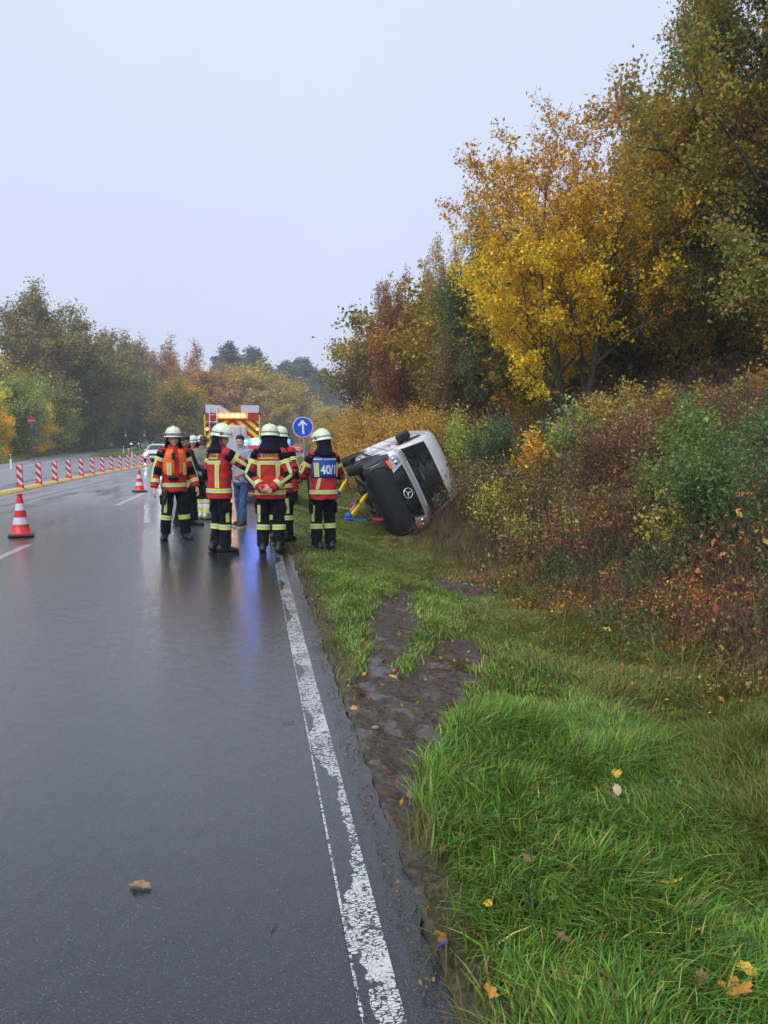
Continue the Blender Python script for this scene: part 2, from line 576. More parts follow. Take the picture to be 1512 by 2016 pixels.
def make_paint(name, wear, col=(.54, .54, .50), sliver=False):
    m, n, l, b = nodes_of(name)
    c, pos = asphalt_nodes(n, l, b)
    tcn = n.new('ShaderNodeTexCoord')
    # crackle
    mpv = n.new('ShaderNodeMapping'); mpv.inputs['Scale'].default_value = (.72, 1.35, 1)
    l.new(pos, mpv.inputs['Vector'])
    nd = n.new('ShaderNodeTexNoise'); nd.inputs['Scale'].default_value = 45; nd.inputs['Detail'].default_value = 2
    l.new(pos, nd.inputs['Vector'])
    va = n.new('ShaderNodeVectorMath'); va.operation = 'MULTIPLY_ADD'
    va.inputs[1].default_value = (.034, .030, .0)
    l.new(nd.outputs['Color'], va.inputs[0]); l.new(mpv.outputs[0], va.inputs[2])
    vo = n.new('ShaderNodeTexVoronoi'); vo.feature = 'DISTANCE_TO_EDGE'; vo.inputs['Scale'].default_value = 62
    l.new(va.outputs[0], vo.inputs['Vector'])
    n1 = n.new('ShaderNodeTexNoise'); n1.inputs['Scale'].default_value = 3.0; n1.inputs['Detail'].default_value = 5
    l.new(pos, n1.inputs['Vector'])
    th = n.new('ShaderNodeMapRange'); th.inputs['From Min'].default_value = .35; th.inputs['From Max'].default_value = .7
    th.inputs['To Min'].default_value = .02 * wear; th.inputs['To Max'].default_value = .20 * wear
    l.new(n1.outputs['Fac'], th.inputs['Value'])
    gt = n.new('ShaderNodeMath'); gt.operation = 'GREATER_THAN'
    l.new(vo.outputs['Distance'], gt.inputs[0]); l.new(th.outputs[0], gt.inputs[1])
    fac = gt.outputs[0]
    # bigger flakes gone
    n5 = n.new('ShaderNodeTexNoise'); n5.inputs['Scale'].default_value = 26; n5.inputs['Detail'].default_value = 6
    l.new(pos, n5.inputs['Vector'])
    g5 = n.new('ShaderNodeMath'); g5.operation = 'LESS_THAN'; g5.inputs[1].default_value = .64 - .05 * wear
    l.new(n5.outputs['Fac'], g5.inputs[0])
    m5 = n.new('ShaderNodeMath'); m5.operation = 'MULTIPLY'
    l.new(fac, m5.inputs[0]); l.new(g5.outputs[0], m5.inputs[1]); fac = m5.outputs[0]
    if sliver:
        # the left two thirds have flaked away in stretches, leaving a thin dotted edge
        sp = n.new('ShaderNodeSeparateXYZ'); l.new(pos, sp.inputs[0])
        comb = n.new('ShaderNodeCombineXYZ'); l.new(sp.outputs['Y'], comb.inputs['Y'])
        nl = n.new('ShaderNodeTexNoise'); nl.inputs['Scale'].default_value = .9; nl.inputs['Detail'].default_value = 6
        l.new(comb.outputs[0], nl.inputs['Vector'])
        # one long stretch has lost its middle, elsewhere only short bits
        dy = n.new('ShaderNodeMath'); dy.operation = 'SUBTRACT'; dy.inputs[1].default_value = 3.12
        l.new(sp.outputs['Y'], dy.inputs[0])
        ab = n.new('ShaderNodeMath'); ab.operation = 'ABSOLUTE'; l.new(dy.outputs[0], ab.inputs[0])
        bmp = n.new('ShaderNodeMapRange'); bmp.inputs['From Min'].default_value = .75; bmp.inputs['From Max'].default_value = .25
        bmp.inputs['To Min'].default_value = 0; bmp.inputs['To Max'].default_value = .09
        l.new(ab.outputs[0], bmp.inputs['Value'])
        wm0 = n.new('ShaderNodeMapRange'); wm0.inputs['From Min'].default_value = .48; wm0.inputs['From Max'].default_value = .66
        wm0.inputs['To Min'].default_value = -.05; wm0.inputs['To Max'].default_value = .05
        l.new(nl.outputs['Fac'], wm0.inputs['Value'])
        wmap = n.new('ShaderNodeMath'); wmap.operation = 'ADD'
        l.new(wm0.outputs[0], wmap.inputs[0]); l.new(bmp.outputs[0], wmap.inputs[1])
        jit = n.new('ShaderNodeMath'); jit.operation = 'MULTIPLY_ADD'; jit.inputs[1].default_value = .05
        l.new(n5.outputs['Fac'], jit.inputs[0]); l.new(wmap.outputs[0], jit.inputs[2])
        xs_ = n.new('ShaderNodeMath'); xs_.operation = 'SUBTRACT'; xs_.inputs[1].default_value = .27 + .025
        l.new(sp.outputs['X'], xs_.inputs[0])
        gr = n.new('ShaderNodeMath'); gr.operation = 'GREATER_THAN'
        l.new(xs_.outputs[0], gr.inputs[0]); l.new(jit.outputs[0], gr.inputs[1])
        ed = n.new('ShaderNodeMath'); ed.operation = 'LESS_THAN'; ed.inputs[1].default_value = .282
        l.new(sp.outputs['X'], ed.inputs[0])
        orr = n.new('ShaderNodeMath'); orr.operation = 'MAXIMUM'
        l.new(gr.outputs[0], orr.inputs[0]); l.new(ed.outputs[0], orr.inputs[1])
        m6 = n.new('ShaderNodeMath'); m6.operation = 'MULTIPLY'
        l.new(fac, m6.inputs[0]); l.new(orr.outputs[0], m6.inputs[1]); fac = m6.outputs[0]
    mx = n.new('ShaderNodeMix'); mx.data_type = 'RGBA'
    l.new(fac, mx.inputs[0]); l.new(c, mx.inputs[6]); mx.inputs[7].default_value = (*col, 1)
    l.new(mx.outputs[2], b.inputs['Base Color'])
    return m


def make_ground_mat():
    m, n, l, b = nodes_of('verge_soil')
    geo = n.new('ShaderNodeNewGeometry'); pos = geo.outputs['Position']
    at = n.new('ShaderNodeAttribute'); at.attribute_name = 'col'
    sp = n.new('ShaderNodeSeparateColor'); l.new(at.outputs['Color'], sp.inputs[0])
    n1 = n.new('ShaderNodeTexNoise'); n1.inputs['Scale'].default_value = 30; n1.inputs['Detail'].default_value = 6
    l.new(pos, n1.inputs['Vector'])
    c1 = n.new('ShaderNodeValToRGB')
    c1.color_ramp.elements[0].position = .3; c1.color_ramp.elements[0].color = (.030, .028, .014, 1)
    c1.color_ramp.elements[1].position = .7; c1.color_ramp.elements[1].color = (.085, .085, .030, 1)
    l.new(n1.outputs['Fac'], c1.inputs[0])
    c2 = n.new('ShaderNodeValToRGB')
    c2.color_ramp.elements[0].position = .32; c2.color_ramp.elements[0].color = (.016, .010, .006, 1)
    c2.color_ramp.elements[1].position = .68; c2.color_ramp.elements[1].color = (.085, .056, .037, 1)
    l.new(n1.outputs['Fac'], c2.inputs[0])
    mx = n.new('ShaderNodeMix'); mx.data_type = 'RGBA'
    l.new(sp.outputs[0], mx.inputs[0]); l.new(c1.outputs[0], mx.inputs[6]); l.new(c2.outputs[0], mx.inputs[7])
    l.new(mx.outputs[2], b.inputs['Base Color'])
    # standing water in the ruts
    n2 = n.new('ShaderNodeTexNoise'); n2.inputs['Scale'].default_value = 5; n2.inputs['Detail'].default_value = 4
    l.new(pos, n2.inputs['Vector'])
    wt = n.new('ShaderNodeMapRange'); wt.inputs["From Min"].default_value = .48; wt.inputs["From Max"].default_value = .55
    l.new(n2.outputs['Fac'], wt.inputs['Value'])
    mm = n.new('ShaderNodeMath'); mm.operation = 'MULTIPLY'
    l.new(wt.outputs[0], mm.inputs[0]); l.new(sp.outputs[0], mm.inputs[1])
    rr = n.new('ShaderNodeMapRange'); rr.inputs['To Min'].default_value = .72; rr.inputs['To Max'].default_value = .12
    l.new(mm.outputs[0], rr.inputs['Value']); l.new(rr.outputs[0], b.inputs['Roughness'])
    bp = n.new('ShaderNodeBump'); bp.inputs['Distance'].default_value = .02
    bs = n.new('ShaderNodeMapRange'); bs.inputs['To Min'].default_value = .8; bs.inputs['To Max'].default_value = .25
    l.new(mm.outputs[0], bs.inputs['Value']); l.new(bs.outputs[0], bp.inputs['Strength'])
    l.new(n1.outputs['Fac'], bp.inputs['Height']); l.new(bp.outputs[0], b.inputs['Normal'])
    return m


M_ASPHALT = make_asphalt()
M_GROUND = make_ground_mat()
# ------------------------------------------------------------------ ground, road, markings
def axis(parts):
    out = []
    for a, b, st in parts:
        out.append(np.arange(a, b, st))
    return np.unique(np.round(np.concatenate(out), 4))


gx = axis([(-700, -60, 40), (-60, -27, 2.5), (-27, -18, .4), (-18, 0, 2), (0, .4, .2), (.4, 3.2, .04), (3.2, 8, .15), (8, 20, .6), (20, 60, 2.5), (60, 701, 40)])
gy = axis([(-40, 0, 4), (0, 1, .5), (1, 9, .05), (9, 18, .1), (18, 40, .5), (40, 160, 2), (160, 300, 6), (300, 1000, 50)])
GX, GY = np.meshgrid(gx, gy)
# let the dense columns follow the bend of the road
GXs = GX + curve(GY) * smooth((GX + 30) / 30) * (GX < 60) + np.where(GX >= 60, curve(GY) * smooth((700 - GX) / 640), 0)
X = GXs.ravel(); Y = GY.ravel()
Z = ground(X, Y)
nx, ny = len(gx), len(gy)
idx = np.arange(nx * ny).reshape(ny, nx)
quads = np.stack([idx[:-1, :-1], idx[:-1, 1:], idx[1:, 1:], idx[1:, :-1]], -1).reshape(-1, 4)
mcol = mud(X, Y) * (X > EDGE + curve(Y) - .2) * (X < 30 + curve(Y))
gc = np.zeros((len(X), 3)); gc[:, 0] = mcol
tag(link('ground', fast_mesh('ground', np.stack([X, Y, Z], 1), Fq=quads, col=gc, smooth_=True), M_GROUND), kind='structure')

# the carriageways: one wet sheet from the left verge to the right one
ry = axis([(-30, 0, 3), (0, 16, .05), (16, 60, 1), (60, 260, 4)])
u = np.concatenate([np.linspace(0, .96, 26), np.linspace(.965, 1, 4)])
V = []
for y in ry:
    lb = float(lbound(y)) - 1.2
    rb = EDGE + float(curve(y)) + (float(fnoise(np.array([3.3]), np.array([y]), 9, 21, 3)[0]) - .5) * (.07 if y < 30 else 0) + (.015 if y < 30 else .05)
    xs = lb + (rb - lb) * u
    zs = rise(xs, y * np.ones_like(xs))
    zs[-1] -= .02
    V.append(np.stack([xs, np.full_like(xs, y), zs], 1))
V = np.concatenate(V); n = len(u)
idx = np.arange(len(V)).reshape(-1, n)
quads = np.stack([idx[:-1, :-1], idx[:-1, 1:], idx[1:, 1:], idx[1:, :-1]], -1).reshape(-1, 4)
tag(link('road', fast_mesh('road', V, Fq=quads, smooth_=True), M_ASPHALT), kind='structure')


def stripe(name, pts, w, m, z=.004):
    """a painted line along points (x, y)"""
    vs = []; fs = []
    for i, (x, y) in enumerate(pts):
        a = pts[max(i - 1, 0)]; b_ = pts[min(i + 1, len(pts) - 1)]
        t = Vector((b_[0] - a[0], b_[1] - a[1])).normalized(); nn = Vector((t.y, -t.x))
        for sgn in (-1, 1):
            xx = x + nn.x * w / 2 * sgn; yy = y + nn.y * w / 2 * sgn
            vs.append((xx, yy, float(rise(xx, yy)) + z))
        if i: fs.append((2 * i - 2, 2 * i - 1, 2 * i + 1, 2 * i))
    return tag(link(name, new_mesh(name, vs, fs), m), kind='structure')


M_EDGE = make_paint('worn_edge_paint', 1.0, sliver=True)
M_LINE = make_paint('worn_lane_paint', .35)
EL = .335
stripe('edge_line', [(EL + float(curve(y)), y) for y in list(range(-4, 30, 2)) + list(range(30, 230, 5))], .125, M_EDGE)
for y0, y1 in ((6.8, 12.75), (20.6, 25.6), (34, 40), (48, 54), (62, 68), (76, 82), (90, 96)):
    stripe('lane_line', [(-3.55 + float(curve(y)), y) for y in np.linspace(y0, y1, 4)], .13, M_LINE)
stripe('edge_line', [(-7.6 + float(curve(y)), y) for y in range(64, 200, 4)], .13, M_LINE)
stripe('edge_line', [tuple(P(px, py).xy) for px, py in ((-60, 936), (0, 927), (50, 918), (95, 910))] + [(-19.8, 82), (-20.6, 96), (-22.5, 125), (-23, 150)], .2, M_LINE)
stripe('guide_line', [tuple(P(px, py).xy) for px, py in ((20, 928), (110, 920), (200, 913), (250, 909))], .13, M_LINE)
stripe('guide_line', [tuple(P(px, py).xy) for px, py in ((180, 909), (230, 906), (290, 903))], .16, M_LINE)
stripe('road_mark', [tuple(P(px, py).xy) for px, py in ((281, 933), (288, 931))], .3, M_LINE)
# bitumen seam between two asphalt strips
M_SEAM = mat('bitumen_seam', (.012, .012, .013), .35)
stripe('asphalt_seam', [(-6.42 + .10 * float(curve(y)), y) for y in range(10, 64, 3)], .045, M_SEAM)
for px0, py0, px1, py1 in ((150, 893, 185, 892), (160, 905, 270, 905)):
    a = P(px0, py0); b_ = P(px1, py1)
    stripe('asphalt_seam', [(a.x, a.y), (b_.x, b_.y)], .25, M_SEAM)

# traffic island between the two left branches
isl = [(-17.6, 92), (-16.2, 89), (-14.6, 90), (-14.2, 96), (-14.6, 110), (-16, 130), (-17.8, 150), (-18.6, 150), (-18.6, 120), (-18.2, 100)]
mb = MB()
vs = [(x, y, float(rise(x, y))) for x, y in isl] + [(x, y, float(rise(x, y)) + .13) for x, y in isl]
k = len(isl)
mb.add(vs, [tuple(range(k, 2 * k))] + [(i, (i + 1) % k, (i + 1) % k + k, i + k) for i in range(k)])
tag(mb.build('traffic_island', mat('island_turf', (.05, .075, .02), .7, var=.4, scale=2)), kind='structure')

# ------------------------------------------------------------------ haze
def build_haze():
    mb = MB()
    x0, x1, y0, y1, z0, z1 = -330, 330, -60, 420, -3.5, 34
    mb.box(((x0 + x1) / 2, (y0 + y1) / 2, (z0 + z1) / 2), (x1 - x0, y1 - y0, z1 - z0))
    m = bpy.data.materials.new('haze_air'); m.use_nodes = True
    n = m.node_tree.nodes; n.clear()
    o = n.new('ShaderNodeOutputMaterial'); v = n.new('ShaderNodeVolumePrincipled')
    v.inputs['Color'].default_value = (.90, .92, 1, 1)
    v.inputs['Density'].default_value = HAZE
    m.node_tree.links.new(v.outputs[0], o.inputs['Volume'])
    tag(mb.build('haze', m), kind='stuff')


HAZE = .00075
build_haze()
# ------------------------------------------------------------------ plants
def leaf_mesh(name, C, size, colr, rg, aspect=.62, flat=0.0, droop=0.0):
    """one small folded kite per leaf; C (n,3) centres"""
    n = len(C)
    a = rg.normal(size=(n, 3))
    if droop: a[:, 2] -= droop
    a /= np.linalg.norm(a, axis=1)[:, None]
    b = rg.normal(size=(n, 3))
    if flat:
        b = b * (1 - flat); nrm = np.cross(a, b); nrm[:, 2] += flat * 2 * np.sign(nrm[:, 2] + 1e-6)
        b = np.cross(nrm, a)
    b -= a * (a * b).sum(1)[:, None]
    b /= np.linalg.norm(b, axis=1)[:, None] + 1e-9
    c = np.cross(a, b)
    s = (size * np.clip(np.exp(rg.normal(size=n) * .24), .5, 1.6))[:, None]
    V = np.empty((n, 4, 3), np.float32)
    V[:, 0] = C - a * s * .5
    V[:, 1] = C + b * s * .5 * aspect + c * s * .12
    V[:, 2] = C + a * s * .55
    V[:, 3] = C - b * s * .5 * aspect + c * s * .12
    q = np.arange(n * 4).reshape(n, 4)
    col = np.repeat(colr, 4, axis=0)
    return fast_mesh(name, V.reshape(-1, 3), Fq=q, col=col)


def pal(rg, n, cols, weights=None, var=.22):
    cols = np.array(cols, float)
    w = None if weights is None else np.array(weights, float) / sum(weights)
    k = rg.choice(len(cols), n, p=w)
    c = cols[k] * (1 + rg.normal(size=(n, 1)) * var)
    c *= 1 + rg.normal(size=(n, 3)) * .06
    return np.clip(c, .004, .9)


def tubes_mesh(name, branches, sides=5):
    Vs = []; Fs = []; base = 0
    for pts, rad in branches:
        k = sides if rad[0] > .03 else (4 if rad[0] > .012 else 3)
        pts = np.asarray(pts, float); m = len(pts)
        t = np.gradient(pts, axis=0); t /= np.linalg.norm(t, axis=1)[:, None] + 1e-9
        ref = np.array([1., 0, 0]) if abs(t[0, 0]) < .8 else np.array([0, 1., 0])
        a = np.cross(t, ref); a /= np.linalg.norm(a, axis=1)[:, None] + 1e-9
        b = np.cross(t, a)
        w = np.arange(k) * 2 * PI / k
        ring = (np.cos(w)[None, :, None] * a[:, None] + np.sin(w)[None, :, None] * b[:, None]) * np.asarray(rad)[:, None, None] + pts[:, None]
        Vs.append(ring.reshape(-1, 3))
        i = np.arange(m - 1)[:, None] * k + np.arange(k)[None]
        j = np.arange(m - 1)[:, None] * k + (np.arange(k)[None] + 1) % k
        Fs.append((np.stack([i, j, j + k, i + k], -1).reshape(-1, 4)) + base)
        base += m * k
    return fast_mesh(name, np.concatenate(Vs), Fq=np.concatenate(Fs), smooth_=True)


def grow(rg, p0, d, L, r0, lev, maxlev, out, prm):
    n = 6 if lev == 0 else (5 if lev == 1 else 4)
    pts = [np.array(p0, float)]; d = np.array(d, float); d /= np.linalg.norm(d)
    wob = prm.get('wob', .12)
    for i in range(n):
        d = d + rg.normal(size=3) * wob; d[2] += prm.get('up', .06) if lev else .1
        d /= np.linalg.norm(d)
        pts.append(pts[-1] + d * L / n)
    pts = np.array(pts)
    rad = r0 * (1 - np.linspace(0, .82 if lev else .7, n + 1))
    out.append((pts, np.maximum(rad, .004), lev))
    if lev >= maxlev: return
    nch = prm['n'][lev]
    t0 = prm['t0'][lev]
    for k in range(nch):
        t = t0 + (1 - t0) * (k + rg.uniform(0, .9)) / nch
        f = t * n; i = min(int(f), n - 1); p = pts[i] + (pts[i + 1] - pts[i]) * (f - i)
        ax = pts[i + 1] - pts[i]; ax /= np.linalg.norm(ax)
        az = k * 2.4 + rg.uniform(-.5, .5)
        o1 = np.cross(ax, [0, 0, 1.0] if abs(ax[2]) < .9 else [1., 0, 0]); o1 /= np.linalg.norm(o1)
        o2 = np.cross(ax, o1)
        sp = prm['ang'][lev] * rg.uniform(.75, 1.25)
        dd = ax * math.cos(sp) + (o1 * math.cos(az) + o2 * math.sin(az)) * math.sin(sp)
        shape = prm.get('shape', 'round')
        if lev == 0:
            tt = (t - t0) / (1 - t0)
            fl = {'round': .55 + .9 * math.sin(PI * (.12 + .8 * tt)) * .6, 'cone': 1.15 * (1 - tt) + .15, 'vase': .6 + .4 * tt}[shape]
        else:
            fl = 1 - .45 * t
        grow(rg, p, dd, L * prm['len'][lev] * fl * rg.uniform(.8, 1.2), rad[i] * .55, lev + 1, maxlev, out, prm)


def leaf_points(rg, out, n, jit, minlev=2, top_bare=0.0):
    segs = []
    for pts, rad, lev in out:
        if lev >= minlev:
            for i in range(len(pts) - 1): segs.append((pts[i], pts[i + 1]))
    A = np.array([s[0] for s in segs]); B = np.array([s[1] for s in segs])
    L = np.linalg.norm(B - A, axis=1); k = rg.choice(len(A), n, p=L / L.sum())
    t = rg.random((n, 1))
    C = A[k] * (1 - t) + B[k] * t + rg.normal(size=(n, 3)) * jit
    return C


def make_tree(name, label, loc, stems, H, prm, nleaf, lsize, jit, colf, seed, bark=None, group=None, maxlev=3, rot=0, minlev=2, flat=0.0, cat='tree', parent_only=False, droop=0.0, aspect=.62, W=None, top_bare=0.0):
    """stems: list of (dx, dy, lean x, lean y, relative length, radius)"""
    rg = np.random.default_rng(seed)
    out = []
    for dx, dy, lx, ly, rl, r0 in stems:
        grow(rg, (dx, dy, -.15), (lx, ly, 1), H * rl, r0, 0, maxlev, out, prm)
    A = np.concatenate([p for p, r, l_ in out])
    kz = H / np.percentile(A[:, 2], 99.6)
    kx = kz if W is None else W / np.percentile(np.abs(A[:, :2] - np.median(A[:, :2], 0)), 96)
    out = [(p * np.array([kx, kx, kz]), r, l_) for p, r, l_ in out]
    root = thing(name, label, cat, loc, rot, group)
    trunk = [(p, r) for p, r, l_ in out]
    link('trunk', tubes_mesh('trunk', trunk, 7), bark or M_BARK, root)
    C = leaf_points(rg, out, nleaf, jit, minlev)
    C = C[C[:, 2] > .15]
    if top_bare: C = C[rg.random(len(C)) > top_bare * smooth((C[:, 2] / H - .82) / .14)]
    col = colf(rg, C, H)
    link('crown', leaf_mesh('crown', C, lsize, col, rg, flat=flat, droop=droop, aspect=aspect), M_LEAF, root)
    return root


def tree_at(px, Y, **k):
    x, _ = Q(px, Y)
    return (x, Y, gz(x, Y) - .05)


# colour functions
def col_maple(rg, C, H):
    n = len(C)
    t = np.clip(C[:, 2] / H, 0, 1) + rg.normal(size=n) * .10
    low = pal(rg, n, [(.62, .45, .02), (.54, .40, .022), (.44, .38, .03), (.60, .36, .02)], [4, 3, 2, 1.5])
    up = pal(rg, n, [(.40, .21, .03), (.33, .16, .03), (.50, .32, .03), (.22, .11, .03)], [3, 3, 3, 1])
    k = smooth((t - .48) / .22)[:, None]
    return low * (1 - k) + up * k


def col_mix(cols, w=None, var=.22, patch=None):
    def f(rg, C, H):
        c = pal(rg, len(C), cols, w, var)
        if patch is not None:
            q = fnoise(C[:, 0] + C[:, 1] * .6 + 50, C[:, 2] + C[:, 1] * .3 + 50, .45, 31, 2)
            k = smooth((q - .5) / .12)[:, None]
            c = c * (1 - k) + pal(rg, len(C), patch, None, var) * k
        return c
    return f


GREEN = [(.085, .13, .03), (.06, .10, .028), (.12, .15, .03), (.05, .08, .03)]
OLIVE = [(.15, .15, .035), (.11, .12, .035), (.19, .15, .035), (.20, .11, .03)]
BROWN = [(.26, .12, .035), (.20, .095, .035), (.32, .17, .04), (.15, .075, .04)]
YELL = [(.50, .34, .03), (.42, .29, .03), (.36, .28, .05), (.52, .28, .03)]
YGRN = [(.30, .30, .04), (.22, .25, .04), (.38, .32, .04)]
DKGR = [(.035, .065, .028), (.05, .085, .03), (.06, .075, .03)]

P_MAPLE = dict(n=[14, 7, 5], t0=[.17, .2, .2], ang=[.70, .75, .8], len=[.46, .45, .42], wob=.09, up=.05, shape='round')
P_OAK = dict(n=[13, 7, 5], t0=[.22, .2, .15], ang=[1.0, .85, .9], len=[.58, .5, .45], wob=.17, up=.05, shape='round')
P_SLIM = dict(n=[14, 6, 3], t0=[.2, .15, .2], ang=[.55, .6, .6], len=[.34, .42, .45], wob=.08, up=.09, shape='round')
P_BUSH = dict(n=[6, 4], t0=[.15, .2], ang=[.5, .6], len=[.55, .5], wob=.14, up=.05, shape='vase')
P_PINE = dict(n=[26, 5], t0=[.35, .2], ang=[1.35, .7], len=[.22, .4], wob=.05, up=.03, shape='cone')

# the big yellow field maple on the bank
make_tree('maple_tree', 'large field maple with golden yellow lower leaves and bare twigs on top', tree_at(1122, 20.5),
          [(-.12, 0, -.08, .0, .93, .11), (.28, .1, .12, .05, .97, .10), (.05, .1, .02, -.03, .78, .07), (-.1, .1, -.28, .06, .70, .055)],
          9.8, P_MAPLE, 50000, .092, .085, col_maple, 11, bark=M_BARK_GREY, flat=.35, minlev=3, W=2.75, top_bare=.93)
# oak that leans in from the right edge
make_tree('oak_tree', 'tall green oak whose branches reach in from the right edge', tree_at(1545, 15.5),
          [(0, 0, -.02, .05, 1, .24), (.3, .5, .12, .15, .85, .16)], 12.7, P_OAK, 90000, .09, .16,
          col_mix([(.13, .16, .03), (.09, .12, .03), (.20, .18, .03), (.28, .15, .03)], [4, 3, 3, 2.5], patch=[(.24, .19, .03), (.32, .18, .03)]), 12, W=2.7)
# brown and amber trees between the maple and the oak
make_tree('hornbeam_tree', 'amber and brown leaved tree standing between the golden maple and the green oak', tree_at(1330, 20.8),
          [(0, 0, .02, .03, 1, .15), (.4, .4, .12, .02, .85, .10), (-.3, .3, -.08, 0, .7, .08)], 8.6, P_OAK, 62000, .085, .17,
          col_mix([(.34, .18, .03), (.26, .16, .03), (.22, .20, .03), (.46, .30, .03)], [4, 3, 2, 3], patch=[(.22, .20, .03), (.42, .29, .03)]), 13, W=2.1)
make_tree('oak_tree', 'rust and green oak just left of the tall oak on the right edge', tree_at(1425, 19.5),
          [(0, 0, 0, .03, 1, .2)], 9.9, P_OAK, 62000, .09, .17,
          col_mix([(.13, .15, .03), (.17, .15, .03), (.24, .15, .03)], [3, 3, 2], patch=[(.24, .19, .03)]), 17, W=2.6)
make_tree('alder_tree', 'dark green tree showing behind the left side of the golden maple', tree_at(985, 29),
          [(0, 0, 0, 0, 1, .15), (.3, .2, .08, 0, .85, .1)], 9.1, P_OAK, 38000, .11, .2, col_mix([(.09, .12, .04), (.06, .09, .035), (.13, .13, .04)]), 14, W=2.0)
# slim brown trees behind the van
for i, (px, Y, H, sd_, nl, cols, lab) in enumerate([
    (855, 36, 9.6, 21, 13000, [(.36, .22, .05), (.26, .17, .05), (.20, .18, .05)], 'tallest slim amber tree rising straight behind the tipped van'),
    (800, 38, 8.4, 22, 10000, BROWN, 'slim rusty brown tree behind the upper mirror of the van'),
    (766, 41, 9.0, 23, 4000, [(.10, .05, .03), (.16, .08, .04)], 'thin tree with dark withered hanging leaves left of the rusty one'),
    (700, 44, 7.6, 24, 4200, [(.11, .07, .05), (.07, .05, .04), (.2, .14, .05)], 'sparse almost bare sapling at the left end of the right-hand wood'),
    (905, 33, 7.8, 25, 12000, [(.30, .17, .05), (.2, .13, .05), (.15, .15, .05)], 'brown tree filling the gap between slim trees and maple'),
]):
    make_tree('slim_tree', lab, tree_at(px, Y), [(0, 0, 0, 0, 1, .065), (.25, .2, .08, .02, .8, .045), (-.3, .1, -.1, 0, .7, .04)], H + .3, P_SLIM, int(nl * 1.6), .095, .12,
              col_mix(cols), sd_, droop=.8, W=(1.3, 1.2, .95, 1.2, 1.4)[i])

# the wood behind: a few prototypes, copied
def proto(name, H, prm, nleaf, lsize, jit, colf, seed, maxlev=2, minlev=1, stems=None, W=None):
    return make_tree(name, 'x', (0, 0, 0), stems or [(0, 0, 0, 0, 1, H * .016)], H, prm, nleaf, lsize, jit, colf, seed, maxlev=maxlev, minlev=minlev, W=W)


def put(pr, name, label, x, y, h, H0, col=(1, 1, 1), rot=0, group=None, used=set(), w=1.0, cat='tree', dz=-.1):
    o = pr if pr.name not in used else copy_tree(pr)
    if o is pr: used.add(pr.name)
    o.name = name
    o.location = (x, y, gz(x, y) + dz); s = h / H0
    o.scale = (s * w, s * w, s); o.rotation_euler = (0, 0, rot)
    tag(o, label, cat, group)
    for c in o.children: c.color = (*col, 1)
    return o


PO = dict(n=[17, 8], t0=[.2, .15], ang=[1.0, .85], len=[.52, .5], wob=.16, up=.05, shape='round')
PB = dict(n=[14, 7], t0=[.03, .1], ang=[.75, .8], len=[.42, .45], wob=.14, up=.06, shape='round')
pr_oak = proto('oak_tree', 19, PO, 46000, .30, .45, col_mix([(.17, .16, .05), (.13, .135, .045), (.23, .17, .05), (.09, .11, .04)], [3, 3, 2, 2], .25, patch=[(.24, .16, .05), (.14, .14, .05)]), 41, W=6.5)
pr_oak2 = proto('oak_tree', 17, PO, 42000, .30, .45, col_mix([(.17, .15, .05), (.22, .16, .05), (.12, .12, .05)], None, .25, patch=[(.27, .17, .05)]), 42,
                stems=[(0, 0, -.1, 0, 1, .28), (.5, .3, .25, .1, .85, .2)], W=5.5)
pr_hedge = proto('hedge_tree', 9, PB, 24000, .23, .34, col_mix([(.17, .20, .04), (.12, .155, .035), (.23, .22, .04)], None, .25, patch=[(.36, .30, .04), (.20, .20, .04)]), 43,
                 stems=[(0, 0, 0, 0, 1, .12), (.7, .2, .1, 0, .85, .09), (-.7, .2, -.1, 0, .9, .09)], W=2.6)
pr_hedge2 = proto('hedge_tree', 8, PB, 24000, .23, .34, col_mix([(.11, .15, .04), (.16, .17, .04), (.08, .11, .035)], None, .25, patch=[(.17, .17, .045)]), 44,
                  stems=[(0, 0, 0, 0, 1, .12), (.6, -.3, .15, 0, .8, .09), (-.5, .4, -.15, 0, .9, .09)], W=2.6)
pr_birch = proto('birch_tree', 13, P_SLIM | dict(n=[20, 7]), 18000, .28, .36, col_mix([(.32, .25, .06), (.25, .21, .06), (.38, .28, .07)], None, .22), 45, W=2.8)
pr_pine = proto('pine_tree', 24, P_PINE, 17000, .5, .5, col_mix([(.045, .06, .04), (.06, .075, .045), (.035, .05, .035)], None, .2), 46, minlev=1, W=3.0)

